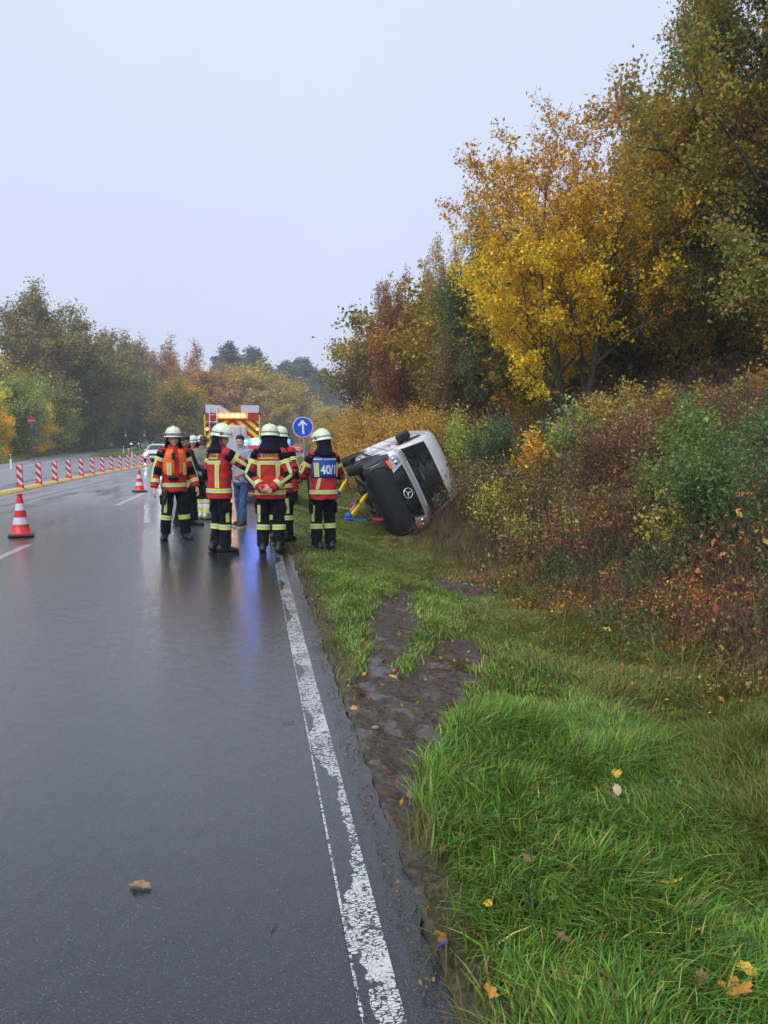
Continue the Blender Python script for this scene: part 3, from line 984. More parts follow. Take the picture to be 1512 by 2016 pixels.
# left: tall hedge-like margin along the branch road, big oaks behind it
LH = [  # y, sideways, height, proto, colour, label
    (76, .0, 9.5, 0, (1.15, 1.1, .85), 'green and yellow hedge tree at the left frame edge behind the marker post'),
    (80, .6, 7.4, 0, (1.35, 1.2, .7), 'yellow green hedge tree between the marker post and the no entry sign'),
    (84, .8, 5.2, 0, (1.9, 1.25, .5), 'bright yellow hedge tree just left of the no entry sign'),
    (89, .0, 8.6, 1, (.95, 1.0, .9), 'dark green hedge tree behind the no entry sign'),
    (94, .3, 7.6, 1, (1.1, 1.1, .9), 'green hedge tree right of the no entry sign'),
    (100, .8, 6.2, 0, (1.7, 1.15, .6), 'narrow yellow hedge tree in the middle of the left margin'),
    (106, .0, 9.0, 1, (1.25, 1.15, .95), 'mottled green and amber hedge tree beyond the yellow one'),
    (112, .4, 7.2, 1, (1.15, 1.2, 1), 'rounded green hedge tree overhanging the branch road'),
    (119, .2, 8.0, 1, (1.1, 1.0, 1), 'olive hedge tree two before the minivan on the branch'),
    (126, .4, 8.6, 1, (.9, 1.0, 1.0), 'dull green hedge tree before the branch bend'),
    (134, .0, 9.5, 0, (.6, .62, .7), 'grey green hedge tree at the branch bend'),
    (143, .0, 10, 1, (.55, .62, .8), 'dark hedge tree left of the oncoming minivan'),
    (153, 2, 10, 1, (.5, .58, .75), 'dull dark hedge tree behind the oncoming minivan'),
    (79, -5, 11.5, 0, (1.25, .95, .8), 'tall amber tree in the second row at the left frame edge'),
    (86, -5, 12.5, 0, (1.3, .9, .8), 'tall orange tinted tree in the second row above the no entry sign'),
    (95, -5, 11.5, 1, (1.3, 1.2, .9), 'tall olive tree in the second row right of the no entry sign'),
    (104, -5, 12.5, 0, (1.2, .95, .85), 'tall amber and green tree in the second row above the narrow yellow one'),
    (116, -4, 11.0, 1, (1.2, 1.15, 1), 'tall olive tree in the second row over the branch road'),
    (128, -4, 12.0, 1, (.9, 1.2, 1.1), 'bluish green tree in the second row near the bend'),
]
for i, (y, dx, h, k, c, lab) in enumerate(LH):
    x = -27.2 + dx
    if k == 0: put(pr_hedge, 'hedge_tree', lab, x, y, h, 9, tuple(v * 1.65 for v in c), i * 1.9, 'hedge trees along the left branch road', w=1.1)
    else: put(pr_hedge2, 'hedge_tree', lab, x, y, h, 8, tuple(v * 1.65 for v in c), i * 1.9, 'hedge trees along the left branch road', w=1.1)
LO = [  # px, Y, height
    (140, 113, 20.3, 0, (1.05, 1.05, 1), 0.3, 1.15, 'tallest oak on the left with a wide spreading crown'),
    (-10, 104, 12.0, 1, (1, .98, .95), 2.0, 1.1, 'oak at the left frame edge behind the hedge trees'),
    (185, 118, 16.5, 0, (1.1, 1.05, .95), 4.0, 1.2, 'oak with dark horizontal limbs right of the tallest oak'),
    (60, 116, 14.5, 1, (.95, .95, .95), 3.1, 1.2, 'oak filling the gap left of the tallest oak'),
    (295, 152, 21.5, 0, (1.15, .98, 1.1), 5.0, .9, 'high round oak above the white car'),
    (345, 156, 20, 1, (1.2, .92, 1.05), .5, .9, 'russet oak right of the high round oak'),
    (392, 163, 18.5, 0, (1.25, .92, 1.05), 2.6, .8, 'russet topped oak left of the fire engine'),
    (425, 172, 18, 1, (1.1, .9, 1.05), 1.6, .8, 'russet oak directly above the left roof box of the engine'),
    (248, 150, 20, 1, (.95, .9, 1), 3.3, .8, 'brownish oak between the tall left oak and the high round one'),
    (275, 142, 13, 1, (.55, .62, .8), 4.4, .8, 'dark grey green tree above the minivan and the white car'),
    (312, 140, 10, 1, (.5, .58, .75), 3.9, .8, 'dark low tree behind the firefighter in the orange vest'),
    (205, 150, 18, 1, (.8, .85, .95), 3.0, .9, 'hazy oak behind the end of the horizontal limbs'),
]
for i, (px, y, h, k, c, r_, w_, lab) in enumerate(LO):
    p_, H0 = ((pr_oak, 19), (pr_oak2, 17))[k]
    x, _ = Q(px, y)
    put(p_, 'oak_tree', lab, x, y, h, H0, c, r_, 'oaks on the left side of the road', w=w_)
FB = [  # amber trees that close the view behind the fire engine
    (355, 128, 11.0, (.85, .82, .7), 'orange tree between the firefighter in the orange vest and the engine'),
    (400, 150, 13.5, (1.0, .75, .7), 'dull brown tree left of the fire engine'),
    (430, 165, 14, (1.1, .55, .75), 'reddish tree above the left roof box of the engine'),
    (462, 160, 15.5, (1.05, .9, .8), 'amber tree above the warning lights of the engine'),
    (492, 168, 17, (.95, .98, .9), 'pale olive tree above the right roof box of the engine'),
    (520, 158, 14, (.95, .88, .8), 'amber tree right of the fire engine'),
    (545, 165, 14.5, (1, .9, .8), 'yellow brown tree left of the arrow sign'),
    (572, 170, 13, (1, .95, .75), 'round yellow tree directly left of the arrow sign'),
    (480, 150, 9, (.9, .78, .8), 'low amber tree behind the cab of the engine'),
    (548, 150, 9, (.95, .85, .8), 'low bush like amber tree beyond the red car'),
]
for i, (px, Y, h, c, lab) in enumerate(FB):
    x, _ = Q(px, Y); h *= 1.1
    put(pr_birch if i % 2 else pr_hedge, 'birch_tree' if i % 2 else 'amber_tree', lab, x, Y, h, 13 if i % 2 else 9, c if i % 2 else tuple(np.array(c) * (1.5, 1.1, 1.0)), i * 1.3,
        'amber trees closing the view beyond the bend', w=1.5 if i % 2 else 1.1)
FP = [(452, 225, 28), (470, 228, 24.5), (505, 215, 26), (488, 240, 25), (562, 255, 26), (575, 238, 24), (600, 262, 27), (588, 275, 28), (618, 270, 25), (635, 285, 25), (540, 262, 23), (650, 292, 24), (522, 245, 24), (610, 240, 19), (628, 232, 16)]
PL = ['pine rising alone above the left roof box of the engine', 'pine right beside the lone one above the engine', 'dark pine above the right roof box of the engine', 'pine between the two darkest ones above the engine',
      'broad pine straight above the gap between engine and arrow sign', 'pine just right of the broad one', 'pine above the arrow sign', 'pine behind the left edge of the arrow sign', 'small misty pine right of the arrow sign',
      'small misty pine next to the bare sapling', 'pine in the middle of the far skyline', 'palest pine, nearly hidden by the bare sapling', 'pine left of the middle of the far skyline', 'low green young pine right of the arrow sign', 'lowest young pine beside the golden thicket']
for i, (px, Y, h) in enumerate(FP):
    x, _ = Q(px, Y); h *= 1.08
    put(pr_pine, 'pine_tree', 'misty ' + PL[i], x, Y, h, 24, (1.7, 1.8, 2.1) if i < 13 else (1.6, 1.7, 1.2), i * 2.1, 'misty pines beyond the bend', w=1.5)  # lighter bluish tint paints extra haze into the pine colours
for i, (px, Y, h, c, lab) in enumerate([
    (600, 200, 12, (.9, .85, .9), 'faint amber tree right behind the arrow sign'),
    (622, 205, 13, (1.1, 1.4, 1.1), 'pale green misty tree right of the arrow sign'),
    (640, 190, 11, (1.0, 1.1, 1), 'misty yellow green tree where the road disappears'),
    (590, 185, 10, (.9, .75, .8), 'low brown tree behind the far red car'),
    (655, 150, 9, (1, .95, .9), 'amber tree at the foot of the bare sapling'),
]):
    x, _ = Q(px, Y)
    put(pr_birch, 'birch_tree', lab, x, Y, h, 13, c, i, 'amber trees closing the view beyond the bend', w=1.3)

# right-hand wood behind the first row, fills the background
RW = [(1000, 38, 8.5, 0, .8), (1090, 34, 7.0, 1, .8), (1190, 30, 7.5, 0, .85), (1275, 28, 8.2, 1, .8), (1370, 26, 9.5, 0, .9), (1450, 25, 11.5, 1, .9),
      (1040, 27, 6.5, 2, .6), (1130, 26, 6, 3, .6), (1210, 25, 6.5, 2, .7), (1290, 24, 6.5, 3, .6), (1380, 22, 6.5, 2, .7), (1460, 21, 6.5, 3, .6), (940, 36, 7, 2, .7), (880, 44, 8, 3, .7),
      (1510, 28, 13, 0, .9), (1580, 22, 9, 2, .8), (820, 52, 9, 2, .8), (760, 58, 8, 3, .8)]
labs = ['dense tree of the second row behind the %s']
near = ['alder and maple', 'golden maple trunk', 'right flank of the maple', 'hornbeam', 'hornbeam and rust oak', 'rust oak', 'maple, low shaded growth', 'maple, low thicket right of its stems', 'hornbeam, low thicket left of its trunk', 'hornbeam, dark low thicket', 'rust oak, low thicket', 'tall oak, low thicket', 'alder, low amber growth', 'slim trees, low growth', 'tall oak', 'tall oak, outside the frame', 'tallest slim tree', 'bare sapling']
for i, (px, Y, h, k, b_) in enumerate(RW):
    x, _ = Q(px, Y)
    p_, H0, nm = ((pr_oak, 19, 'oak_tree'), (pr_oak2, 17, 'oak_tree'), (pr_hedge, 9, 'understorey_tree'), (pr_hedge2, 8, 'understorey_tree'))[k]
    put(p_, nm, labs[0] % near[i], x, Y, h, H0, (b_ * 1.9, b_ * 1.3, b_ * .8) if k > 1 else (b_ * 1.5, b_ * 1.15, b_ * .85), i * 1.7, 'second row of the right-hand wood', w=1.1 if k < 2 else 1.2)

# conifer low branches near the maple foot
# ------------------------------------------------------------------ shrubs on the bank
def shrub(name, label, px, Y, h, wd, cols, nleaf, lsize, seed, group=None, stems=9, w=None, jit=.10, cat='shrub', x=None, droop=0, stemcol=None):
    rg = np.random.default_rng(seed)
    if x is None: x, _ = Q(px, Y)
    out = []
    for k in range(stems):
        a = rg.uniform(0, 2 * PI); r_ = wd * .35 * math.sqrt(rg.random())
        grow(rg, (math.cos(a) * r_, math.sin(a) * r_, -.1), (math.cos(a) * wd / h * .45 + rg.normal() * .08, math.sin(a) * wd / h * .45 + rg.normal() * .08, 1), h * rg.uniform(.75, 1.05), .012 + h * .004, 0, 2, out, P_BUSH)
    A = np.concatenate([p for p, r, l_ in out])
    kz = h / np.percentile(A[:, 2], 99.5); kx = wd / 2 / np.percentile(np.abs(A[:, :2]), 95)
    out = [(p * np.array([kx, kx, kz]), r, l_) for p, r, l_ in out]
    root = thing(name, label, cat, (x, Y, gz(x, Y)), 0, group)
    tag(link('stems', tubes_mesh('stems', [(p, r) for p, r, l_ in out], 5), stemcol or M_TWIG, root), kind='stuff')
    C = leaf_points(rg, out, nleaf, jit, 0)
    C = C[C[:, 2] > .05]
    link('foliage', leaf_mesh('foliage', C, lsize, pal(rg, len(C), cols, w), rg, droop=droop), M_LEAF, root)
    return root


GY_ = [(.44, .28, .05), (.36, .24, .05), (.30, .22, .05), (.48, .27, .045), (.20, .11, .04)]
for i, (px, Y, h, wd, lab) in enumerate([
    (668, 46, 3.2, 3.4, 'golden thicket shrub at the left end of the thicket, beside the blue vest'),
    (712, 40, 3.4, 3.4, 'golden thicket shrub behind the rear wheels of the van'),
    (752, 34, 3.0, 3.2, 'golden thicket shrub behind the flank of the van'),
    (800, 30, 2.6, 3.0, 'golden thicket shrub behind the upper mirror of the van'),
    (690, 33, 2.3, 2.6, 'low golden shrub behind the blue vest shoulder'),
    (735, 29, 2.0, 2.4, 'low golden shrub just above the rear of the van'),
    (780, 26.5, 1.7, 2.2, 'low golden shrub touching the roof edge of the van'),
    (845, 27, 2.2, 2.6, 'olive golden shrub behind the roof of the van'),
    (642, 56, 3.4, 3.4, 'golden shrub farthest along the verge right of the arrow sign'),
]):
    shrub('golden_shrub', lab, px, Y, h, wd, GY_, 9000, .075, 60 + i, 'golden thicket behind the van', 13, [4, 4, 3, 2, 1], jit=.14)
SH = [
    ('privet_shrub', 'large dark green privet shrub at the right frame edge', 1475, 7.6, 1.75, 1.5, [(.07, .13, .03), (.05, .10, .03), (.10, .16, .035), (.14, .16, .04)], 15000, .042, 81, 22, [4, 4, 3, 1]),
    ('privet_shrub', 'taller green willow-like shrub behind the large privet', 1440, 10, 2.5, 1.8, [(.10, .17, .04), (.07, .13, .035), (.14, .18, .04)], 13000, .055, 82, 18, None),
    ('privet_shrub', 'loose green shrub in front of the brown thicket, left of the privet', 1370, 9.0, 1.35, 1.1, [(.08, .14, .04), (.11, .15, .04), (.2, .19, .05)], 6500, .045, 83, 12, None),
    ('holly_shrub', 'dark green shrub at the foot of the golden maple', 1015, 16.5, 1.5, 1.5, [(.045, .085, .03), (.035, .07, .028), (.08, .12, .04)], 8000, .055, 84, 12, None),
    ('maple_sapling', 'orange yellow sapling below the maple stems', 1085, 15.5, 1.5, 1.2, [(.56, .30, .025), (.50, .36, .03), (.40, .18, .03)], 4500, .085, 85, 8, None),
    ('elder_shrub', 'pale green leafed elder right of the maple foot', 1155, 14.5, 1.7, 1.5, [(.19, .25, .08), (.14, .20, .06), (.24, .27, .07)], 4500, .075, 86, 8, None),
    ('bramble_shrub', 'light green shrub right of the roof of the van', 935, 20.5, 1.4, 1.4, [(.24, .30, .05), (.16, .21, .05), (.34, .32, .05)], 5000, .06, 87, 9, None),
    ('brown_thicket', 'reddish brown thicket in the middle of the bank', 1210, 12.5, 1.9, 1.9, [(.16, .075, .035), (.11, .06, .035), (.26, .15, .045), (.34, .24, .05)], 8000, .045, 88, 26, [4, 4, 2, 1]),
    ('brown_thicket', 'brown twiggy thicket left of the tall green shrub', 1310, 11.5, 2.0, 1.7, [(.19, .09, .035), (.12, .06, .035), (.30, .17, .045)], 7500, .045, 89, 26, None),
    ('brown_thicket', 'brown thicket below the pale green elder', 1110, 13, 1.1, 1.6, [(.17, .09, .035), (.12, .07, .035), (.28, .20, .05), (.12, .14, .05)], 6000, .045, 90, 18, None),
    ('brown_thicket', 'dull brown and green thicket right of the van windscreen', 965, 16, 1.2, 1.6, [(.15, .10, .04), (.11, .12, .045), (.24, .18, .05)], 6000, .05, 91, 16, None),
    ('yellow_shrub', 'small yellow leaved shrub before the brown thicket', 1335, 8.2, .95, .6, [(.46, .34, .07), (.36, .30, .06), (.26, .22, .06)], 1100, .055, 92, 7, None),
    ('yellow_shrub', 'yellow green shrub on the slope right of the van nose', 985, 14.0, .9, .9, [(.34, .32, .05), (.24, .25, .05), (.42, .32, .05)], 2200, .05, 93, 9, None),
    ('dogwood_shrub', 'small red leaved dogwood on the lower slope', 1165, 9.4, .55, .7, [(.20, .05, .035), (.18, .06, .035), (.30, .15, .05)], 420, .06, 94, 7, None),
    ('dogwood_shrub', 'dark red dogwood shoot near the right frame edge', 1440, 5.6, .42, .45, [(.22, .035, .04), (.16, .04, .03), (.25, .12, .04)], 180, .05, 95, 6, None),
    ('dogwood_shrub', 'wine red seedling on the slope left of the small yellow shrub', 1240, 9.2, .5, .5, [(.26, .04, .05), (.16, .05, .04)], 240, .055, 96, 6, None),
    ('beech_sapling', 'orange leaved young beech before the large privet', 1468, 6.4, 1.25, .3, [(.50, .22, .07), (.46, .26, .07), (.36, .12, .05)], 48, .065, 97, 3, None),
    ('beech_sapling', 'pink orange seedling left of the young beech', 1412, 6.6, .8, .35, [(.48, .20, .09), (.40, .17, .07)], 40, .058, 98, 3, None),
    ('hazel_shrub', 'amber hazel behind the brown thickets', 1255, 15.5, 2.3, 2.2, [(.38, .24, .04), (.28, .19, .04), (.17, .17, .04)], 8000, .07, 99, 14, None),
    ('hazel_shrub', 'amber and rust hazel behind the taller green shrub', 1400, 14, 2.6, 2.4, [(.44, .22, .04), (.34, .20, .04), (.22, .18, .04)], 8000, .075, 100, 14, None),
    ('bramble_shrub', 'bramble with yellow leaves right of the orange sapling', 1165, 12.0, .9, 1.3, [(.30, .26, .05), (.19, .18, .05), (.14, .16, .05), (.34, .16, .05)], 4200, .05, 102, 14, None),
    ('bramble_shrub', 'mixed green and red bramble in the middle of the lower slope', 1085, 10.8, .7, 1.3, [(.22, .20, .05), (.14, .16, .05), (.26, .10, .05), (.30, .22, .05)], 3600, .045, 103, 14, None),
]
SH_TOP = [860, 790, 885, 825, 845, 790, 805, 815, 800, 905, 900, 960, 940, 1012, 1235, 1050, 925, 1010, 765, 745, 960, 1000]
for (nm, lab, px, Y, h, wd, cols, nl, ls, sd_, st, w), py_ in zip(SH, SH_TOP):
    x_, zt_ = Q(px, Y, py_); h = max(.3, zt_ - gz(x_, Y))
    shrub(nm, lab, px, Y, h, wd, cols, nl, ls, sd_, None, st, w)

# ------------------------------------------------------------------ undergrowth over the bank (nobody could count it)
def scatter(n, ylo, yhi, smin, smax, rg, power=1.0):
    y = ylo + (yhi - ylo) * rg.random(n) ** power
    s = smin + (smax - smin) * rg.random(n)
    return s + EDGE + curve(y), y, s


rg = np.random.default_rng(5)


def in_view(x, y, marg=60):
    c = math.cos(YAW); s_ = math.sin(YAW)
    d = x * s_ + y * c; r_ = x * c - y * s_
    px = 756 + F_PX * r_ / np.maximum(d, .1)
    return (d > .8) & (px > -marg) & (px < 1512 + marg)


def blades(name, n, ylo, yhi, smin, smax, hgt, wid, cols, w, seed, seg=3, power=1.0, dens=None, lean=.5, mudkeep=.0, m=None):
    rg = np.random.default_rng(seed)
    x, y, s = scatter(n, ylo, yhi, smin, smax, rg, power)
    keep = in_view(x, y)
    mk = mud(x, y)
    keep &= rg.random(n) > mk * (1 - mudkeep) * 1.15
    if dens is not None: keep &= rg.random(n) < dens(x, y, s)
    x, y, s = x[keep], y[keep], s[keep]; n = len(x)
    z = ground(x, y)
    cl = fnoise(x, y, 3.2, 40, 2)
    h = hgt * (0.45 + 1.1 * cl) * rg.uniform(.6, 1.3, n)
    wv = wid * rg.uniform(.7, 1.3, n)
    # neighbouring blades lean the same way
    ang = fnoise(x, y, 1.6, 50, 2) * 4 * PI + rg.normal(size=n) * 1.0
    ln = lean * rg.uniform(.15, 1.9, n)
    dx, dy = np.cos(ang), np.sin(ang)
    tw = ang + PI / 2 + rg.normal(size=n) * .6
    wx, wy = np.cos(tw), np.sin(tw)
    ts = np.linspace(0, 1, seg + 1)
    V = np.zeros((n, 2 * seg + 1, 3), np.float32)
    for i, t in enumerate(ts):
        cx_ = x + dx * ln * h * t ** 1.8; cy_ = y + dy * ln * h * t ** 1.8
        cz = z + h * (t - .30 * np.minimum(ln, 1.3) * t * t) - .01
        ww = wv * (1 - .55 * t) * .5
        if i < seg:
            V[:, 2 * i] = np.stack([cx_ - wx * ww, cy_ - wy * ww, cz], 1)
            V[:, 2 * i + 1] = np.stack([cx_ + wx * ww, cy_ + wy * ww, cz], 1)
        else:
            V[:, 2 * seg] = np.stack([cx_, cy_, cz], 1)
    b0 = (np.arange(n) * (2 * seg + 1))[:, None]
    Fq = np.concatenate([b0 + np.array([[2 * i, 2 * i + 1, 2 * i + 3, 2 * i + 2]]) for i in range(seg - 1)]) if seg > 1 else None
    Ft = b0 + np.array([[2 * seg - 2, 2 * seg - 1, 2 * seg]])
    c = pal(rg, n, cols, w, .30)
    # drier where the bank begins and near the asphalt
    lim = 1.30 + .75 * smooth((y - 6.5) / 4) + .35 * smooth((2.6 - y) / 1.2) + (fnoise(x, y, 1.1, 60, 3) - .5) * 1.5
    dry = smooth((s - lim) / .8)[:, None] * .58
    c = c * (1 - dry) + pal(rg, n, [(.22, .16, .05), (.28, .22, .07), (.16, .15, .04), (.14, .075, .035)], None, .25) * dry
    near = smooth((.22 - s + .2 * (fnoise(x, y, 2, 61, 2) - .5)) / .12)[:, None] * .7
    c = c * (1 - near) + pal(rg, n, [(.15, .10, .04), (.10, .10, .035), (.20, .08, .04)], None, .2) * near
    return tag(link(name, fast_mesh(name, V.reshape(-1, 3), Fq=Fq, Ft=Ft, col=np.repeat(c, 2 * seg + 1, 0)), m or M_BLADE), kind='stuff')


GR = [(.135, .28, .035), (.085, .18, .028), (.18, .35, .045), (.30, .36, .065), (.44, .39, .13), (.12, .27, .08), (.19, .11, .045)]
GW = [5, 4, 4, 1.8, 1.2, 2.5, .7]
dn = lambda lo: (lambda x, y, s: np.clip(lo + smooth((s - .1) / .35), 0, 1))
blades('grass', 90000, 1.2, 4.2, -.01, 2.6, .12, .0075, GR, GW, 1, 3, dens=dn(.25), lean=.75, mudkeep=.09)
blades('grass', 105000, 4.0, 9.5, -.01, 4.0, .075, .0095, GR, [4, 4, 3, 3.4, 2.6, 2, 2.0], 2, 3, power=1.2, dens=dn(.3), lean=.65, mudkeep=.08)
blades('grass', 110000, 9.0, 22, -.02, 5.0, .065, .011, [(.15, .25, .045), (.12, .19, .04), (.20, .27, .05), (.29, .27, .08), (.2, .12, .05)], [4, 4, 3, 2.6, 1.2], 3, 2, power=1.1, lean=.5)
blades('grass', 80000, 21, 110, -.05, 5.0, .10, .035, [(.17, .28, .05), (.14, .22, .045), (.22, .28, .06), (.28, .26, .08)], [4, 4, 3, 2], 4, 1, power=1.5, lean=.4)
# tall dry stalks on the bank
blades('dry_grass', 30000, 3.2, 12, 2.4, 7.0, .22, .009, [(.26, .19, .07), (.20, .13, .05), (.12, .12, .04), (.17, .08, .04)], [3, 3, 3, 2], 6, 3, dens=lambda x, y, s: np.clip((s - 2.2) / .9, 0, 1) * .8, lean=.6)
blades('dry_grass', 22000, 12, 45, 3.0, 8.0, .30, .016, [(.26, .19, .07), (.20, .13, .05), (.14, .13, .04), (.17, .09, .04)], [3, 3, 3, 2], 7, 2, dens=lambda x, y, s: np.clip((s - 3.0) / .9, 0, 1) * .8, lean=.5)

# mixed leaves and thin stems over the bank
def underwood(n, ylo, yhi, smin, smax, lsize, top, seed, cols, w):
    rg = np.random.default_rng(seed)
    x, y, s = scatter(n, ylo, yhi, smin, smax, rg)
    keep = in_view(x, y) & (rg.random(n) < np.clip((s - smin) / .8, 0, 1))
    keep &= ~((y > 11.8) & (y < 24.5) & (x < 6.0))      # flattened and cleared where the van lies
    x, y, s = x[keep], y[keep], s[keep]; n = len(x)
    hh = top * (.15 + .85 * smooth((s - smin) / 2.6)) * (.25 + 1.5 * np.clip(fnoise(x, y, 1.1, 70 + seed, 3) - .18, 0, 1))
    z = ground(x, y, False) + hh * rg.random(n) ** .75
    C = np.stack([x, y, z], 1)
    q = fnoise(x + 9, y + z, .9, 80, 3)
    c = pal(rg, n, cols, w, .25)
    k = smooth((q - .52) / .08)[:, None]
    c = c * (1 - k) + pal(rg, n, [(.07, .10, .035), (.11, .13, .035), (.05, .075, .03)], None, .25) * k
    q2 = fnoise(x + 99, y, 2.5, 85, 2)
    k2 = (smooth((q2 - .70) / .05) * .8)[:, None]
    c = c * (1 - k2) + pal(rg, n, [(.40, .14, .05), (.30, .05, .05), (.46, .30, .05)], None, .25) * k2
    return C, c, rg


UC = [(.17, .09, .03), (.10, .05, .025), (.26, .16, .04), (.09, .095, .03), (.38, .27, .05), (.20, .06, .035)]
UW = [4, 5, 3, 3, 1.5, 1]
for k, (n, a, b_, s0, s1, ls, tp) in enumerate([(95000, 3.6, 11, 2.35, 9.0, .040, .62), (85000, 10, 24, 2.7, 12.0, .058, 1.0), (34000, 23, 70, 3.2, 12, .11, 1.5)]):
    C, c, rg2 = underwood(n, a, b_, s0, s1, ls, tp, 11 + k, UC, UW)
    tag(link('undergrowth', leaf_mesh('undergrowth', C, ls, c, rg2), M_LEAF), kind='stuff')


def stalks(n, ylo, yhi, smin, smax, h, r_, seed):
    rg = np.random.default_rng(seed)
    x, y, s = scatter(n, ylo, yhi, smin, smax, rg)
    k = in_view(x, y); x, y, s = x[k], y[k], s[k]; z = ground(x, y, False)
    br = []
    for i in range(len(x)):
        L = h * rg.uniform(.4, 1.3) * min(1, .35 + (s[i] - smin) / 2.5); dx, dy = rg.normal(size=2) * .16 * L
        bx, by = rg.normal(size=2) * .1 * L
        br.append((np.array([[x[i], y[i], z[i] - .03], [x[i] + bx, y[i] + by, z[i] + L * .55], [x[i] + dx * 1.8, y[i] + dy * 1.8, z[i] + L]]), np.array([r_, r_ * .7, r_ * .25])))
    return tubes_mesh('stalks', br, 3)


tag(link('dry_stalks', stalks(6500, 4.5, 20, 2.9, 10, 1.2, .0055, 3), M_TWIG), kind='stuff')
tag(link('dry_stalks', stalks(1500, 20, 50, 3.4, 11, 1.9, .010, 4), M_TWIG), kind='stuff')


# grass on the left verge, the island and along the hedge
def patch_grass(name, xy, h, wd, cols, seed):
    rg = np.random.default_rng(seed)
    x, y = xy; n = len(x); z = ground(x, y, False)
    hh = h * rg.uniform(.5, 1.4, n); a = rg.uniform(0, 2 * PI, n)
    V = np.zeros((n, 3, 3), np.float32)
    V[:, 0] = np.stack([x - np.cos(a) * wd, y - np.sin(a) * wd, z - .03], 1); V[:, 1] = np.stack([x + np.cos(a) * wd, y + np.sin(a) * wd, z - .03], 1)
    V[:, 2] = np.stack([x + rg.normal(size=n) * .3 * h, y + rg.normal(size=n) * .3 * h, z + hh], 1)
    return V.reshape(-1, 3), np.repeat(pal(rg, n, cols, None, .25), 3, 0)


rg = np.random.default_rng(8)
yy = 44 + 110 * rg.random(60000) ** 1.3
xx = lbound(yy) - .1 - 6.5 * rg.random(60000) ** 1.2
Vl, cl_ = patch_grass('g', (xx, yy), .16, .05, [(.24, .30, .07), (.18, .24, .05), (.32, .27, .08), (.24, .18, .07)], 9)
tag(link('verge_grass', fast_mesh('verge_grass', Vl, Ft=np.arange(len(Vl)).reshape(-1, 3), col=cl_), M_BLADE), kind='stuff')
yy = 90 + 60 * rg.random(14000); xx = -18.3 + 4.0 * rg.random(14000)
ok = (xx < -14.6 - np.clip(yy - 105, 0, None) * .07) & (xx > -18.4)
Vl, cl_ = patch_grass('g', (xx[ok], yy[ok]), .20, .06, [(.20, .34, .06), (.16, .27, .05), (.28, .28, .07)], 10)
Vl[:, 2] += .18
tag(link('island_grass', fast_mesh('island_grass', Vl, Ft=np.arange(len(Vl)).reshape(-1, 3), col=cl_), M_BLADE), kind='stuff')
# ------------------------------------------------------------------ people
def dressed(name, mb, voxel, mats, parent, wrinkle=0.0, wfreq=14.0, seed=0, smooth_it=2):
    """join the overlapping solids of one garment (or body) into one continuous skin"""
    me = mb.mesh(name)
    bm = bmesh.new(); bm.from_mesh(me); bmesh.ops.recalc_face_normals(bm, faces=bm.faces); bm.to_mesh(me); bm.free()
    tmp = bpy.data.objects.new('tmp', me); COL.objects.link(tmp)
    md = tmp.modifiers.new('r', 'REMESH'); md.mode = 'VOXEL'; md.voxel_size = voxel; md.adaptivity = 0
    if smooth_it:
        ms = tmp.modifiers.new('s', 'SMOOTH'); ms.factor = .5; ms.iterations = smooth_it
    dg = bpy.context.evaluated_depsgraph_get()
    ev = tmp.evaluated_get(dg)
    out = bpy.data.meshes.new_from_object(ev)
    bpy.data.objects.remove(tmp); bpy.data.meshes.remove(me)
    n = len(out.vertices)
    co = np.empty(n * 3, np.float32); out.vertices.foreach_get('co', co); co = co.reshape(-1, 3)
    if wrinkle:
        no = np.empty(n * 3, np.float32); out.vertices.foreach_get('normal', no); no = no.reshape(-1, 3)
        x, y, z = co.T
        w = np.zeros(n)
        for k in range(3):
            f = wfreq * (1 + .7 * k)
            w += np.sin(z * f * 2.2 + 3.1 * np.sin(x * f * .9 + seed + k) + 2.3 * np.sin(y * f * .8 + 2 * k + seed)) / (1 + k)
        co = co + no * (w * wrinkle)[:, None]
        out.vertices.foreach_set('co', co.ravel())
    out.polygons.foreach_set('use_smooth', np.ones(len(out.polygons), bool))
    out.materials.clear()
    out.update()
    out.name = name
    return link(name, out, mats, parent)


M_RED = mat('fire_jacket_red', (.42, .012, .018), .75, var=.14, scale=9, bump=.15)
M_NAVY = mat('dark_navy_cloth', (.0065, .0075, .013), .9, var=.3, scale=12, bump=.2, spec=.2)
M_BLACK = mat('black_rubber', (.012, .012, .012), .5, var=.2)
M_YEL = mat('lime_yellow_tape', (.62, .72, .05), .5, var=.08)
M_SIL = mat('silver_tape', (.42, .44, .46), .35, var=.1)
M_HELM = mat('luminous_helmet_shell', (.62, .70, .48), .35, var=.05, coat=.3)
M_GREYT = mat('grey_helmet_tape', (.22, .24, .27), .4)
M_SKIN = mat('skin', (.62, .34, .25), .5, var=.1, scale=30)
M_ORANGE = mat('orange_vest', (.85, .13, .015), .6, var=.08)
M_BLUEV = mat('blue_vest', (.012, .06, .34), .5, var=.1)
M_WHITE = mat('white_print', (.75, .76, .78), .5, var=.04)
M_PANEL = mat('orange_yellow_panel', (.72, .48, .06), .5, var=.06)
M_PRINT = mat('dark_print', (.02, .02, .02), .5)
M_JEANS = mat('blue_denim', (.035, .085, .19), .85, var=.35, scale=10, bump=.2)
M_HOOD = mat('grey_blue_hoodie', (.27, .31, .38), .9, var=.12, scale=14, bump=.2)
M_OLIVE = mat('olive_jacket', (.17, .165, .125), .85, var=.15, scale=12, bump=.2)
M_POLICE = mat('police_navy_jacket', (.010, .014, .032), .6, var=.3, scale=12)
M_HAIR = mat('dark_hair', (.015, .011, .009), .6, var=.4, scale=60, bump=.5)
M_GREYH = mat('grey_white_cloth', (.55, .50, .46), .8)
M_VISOR = None


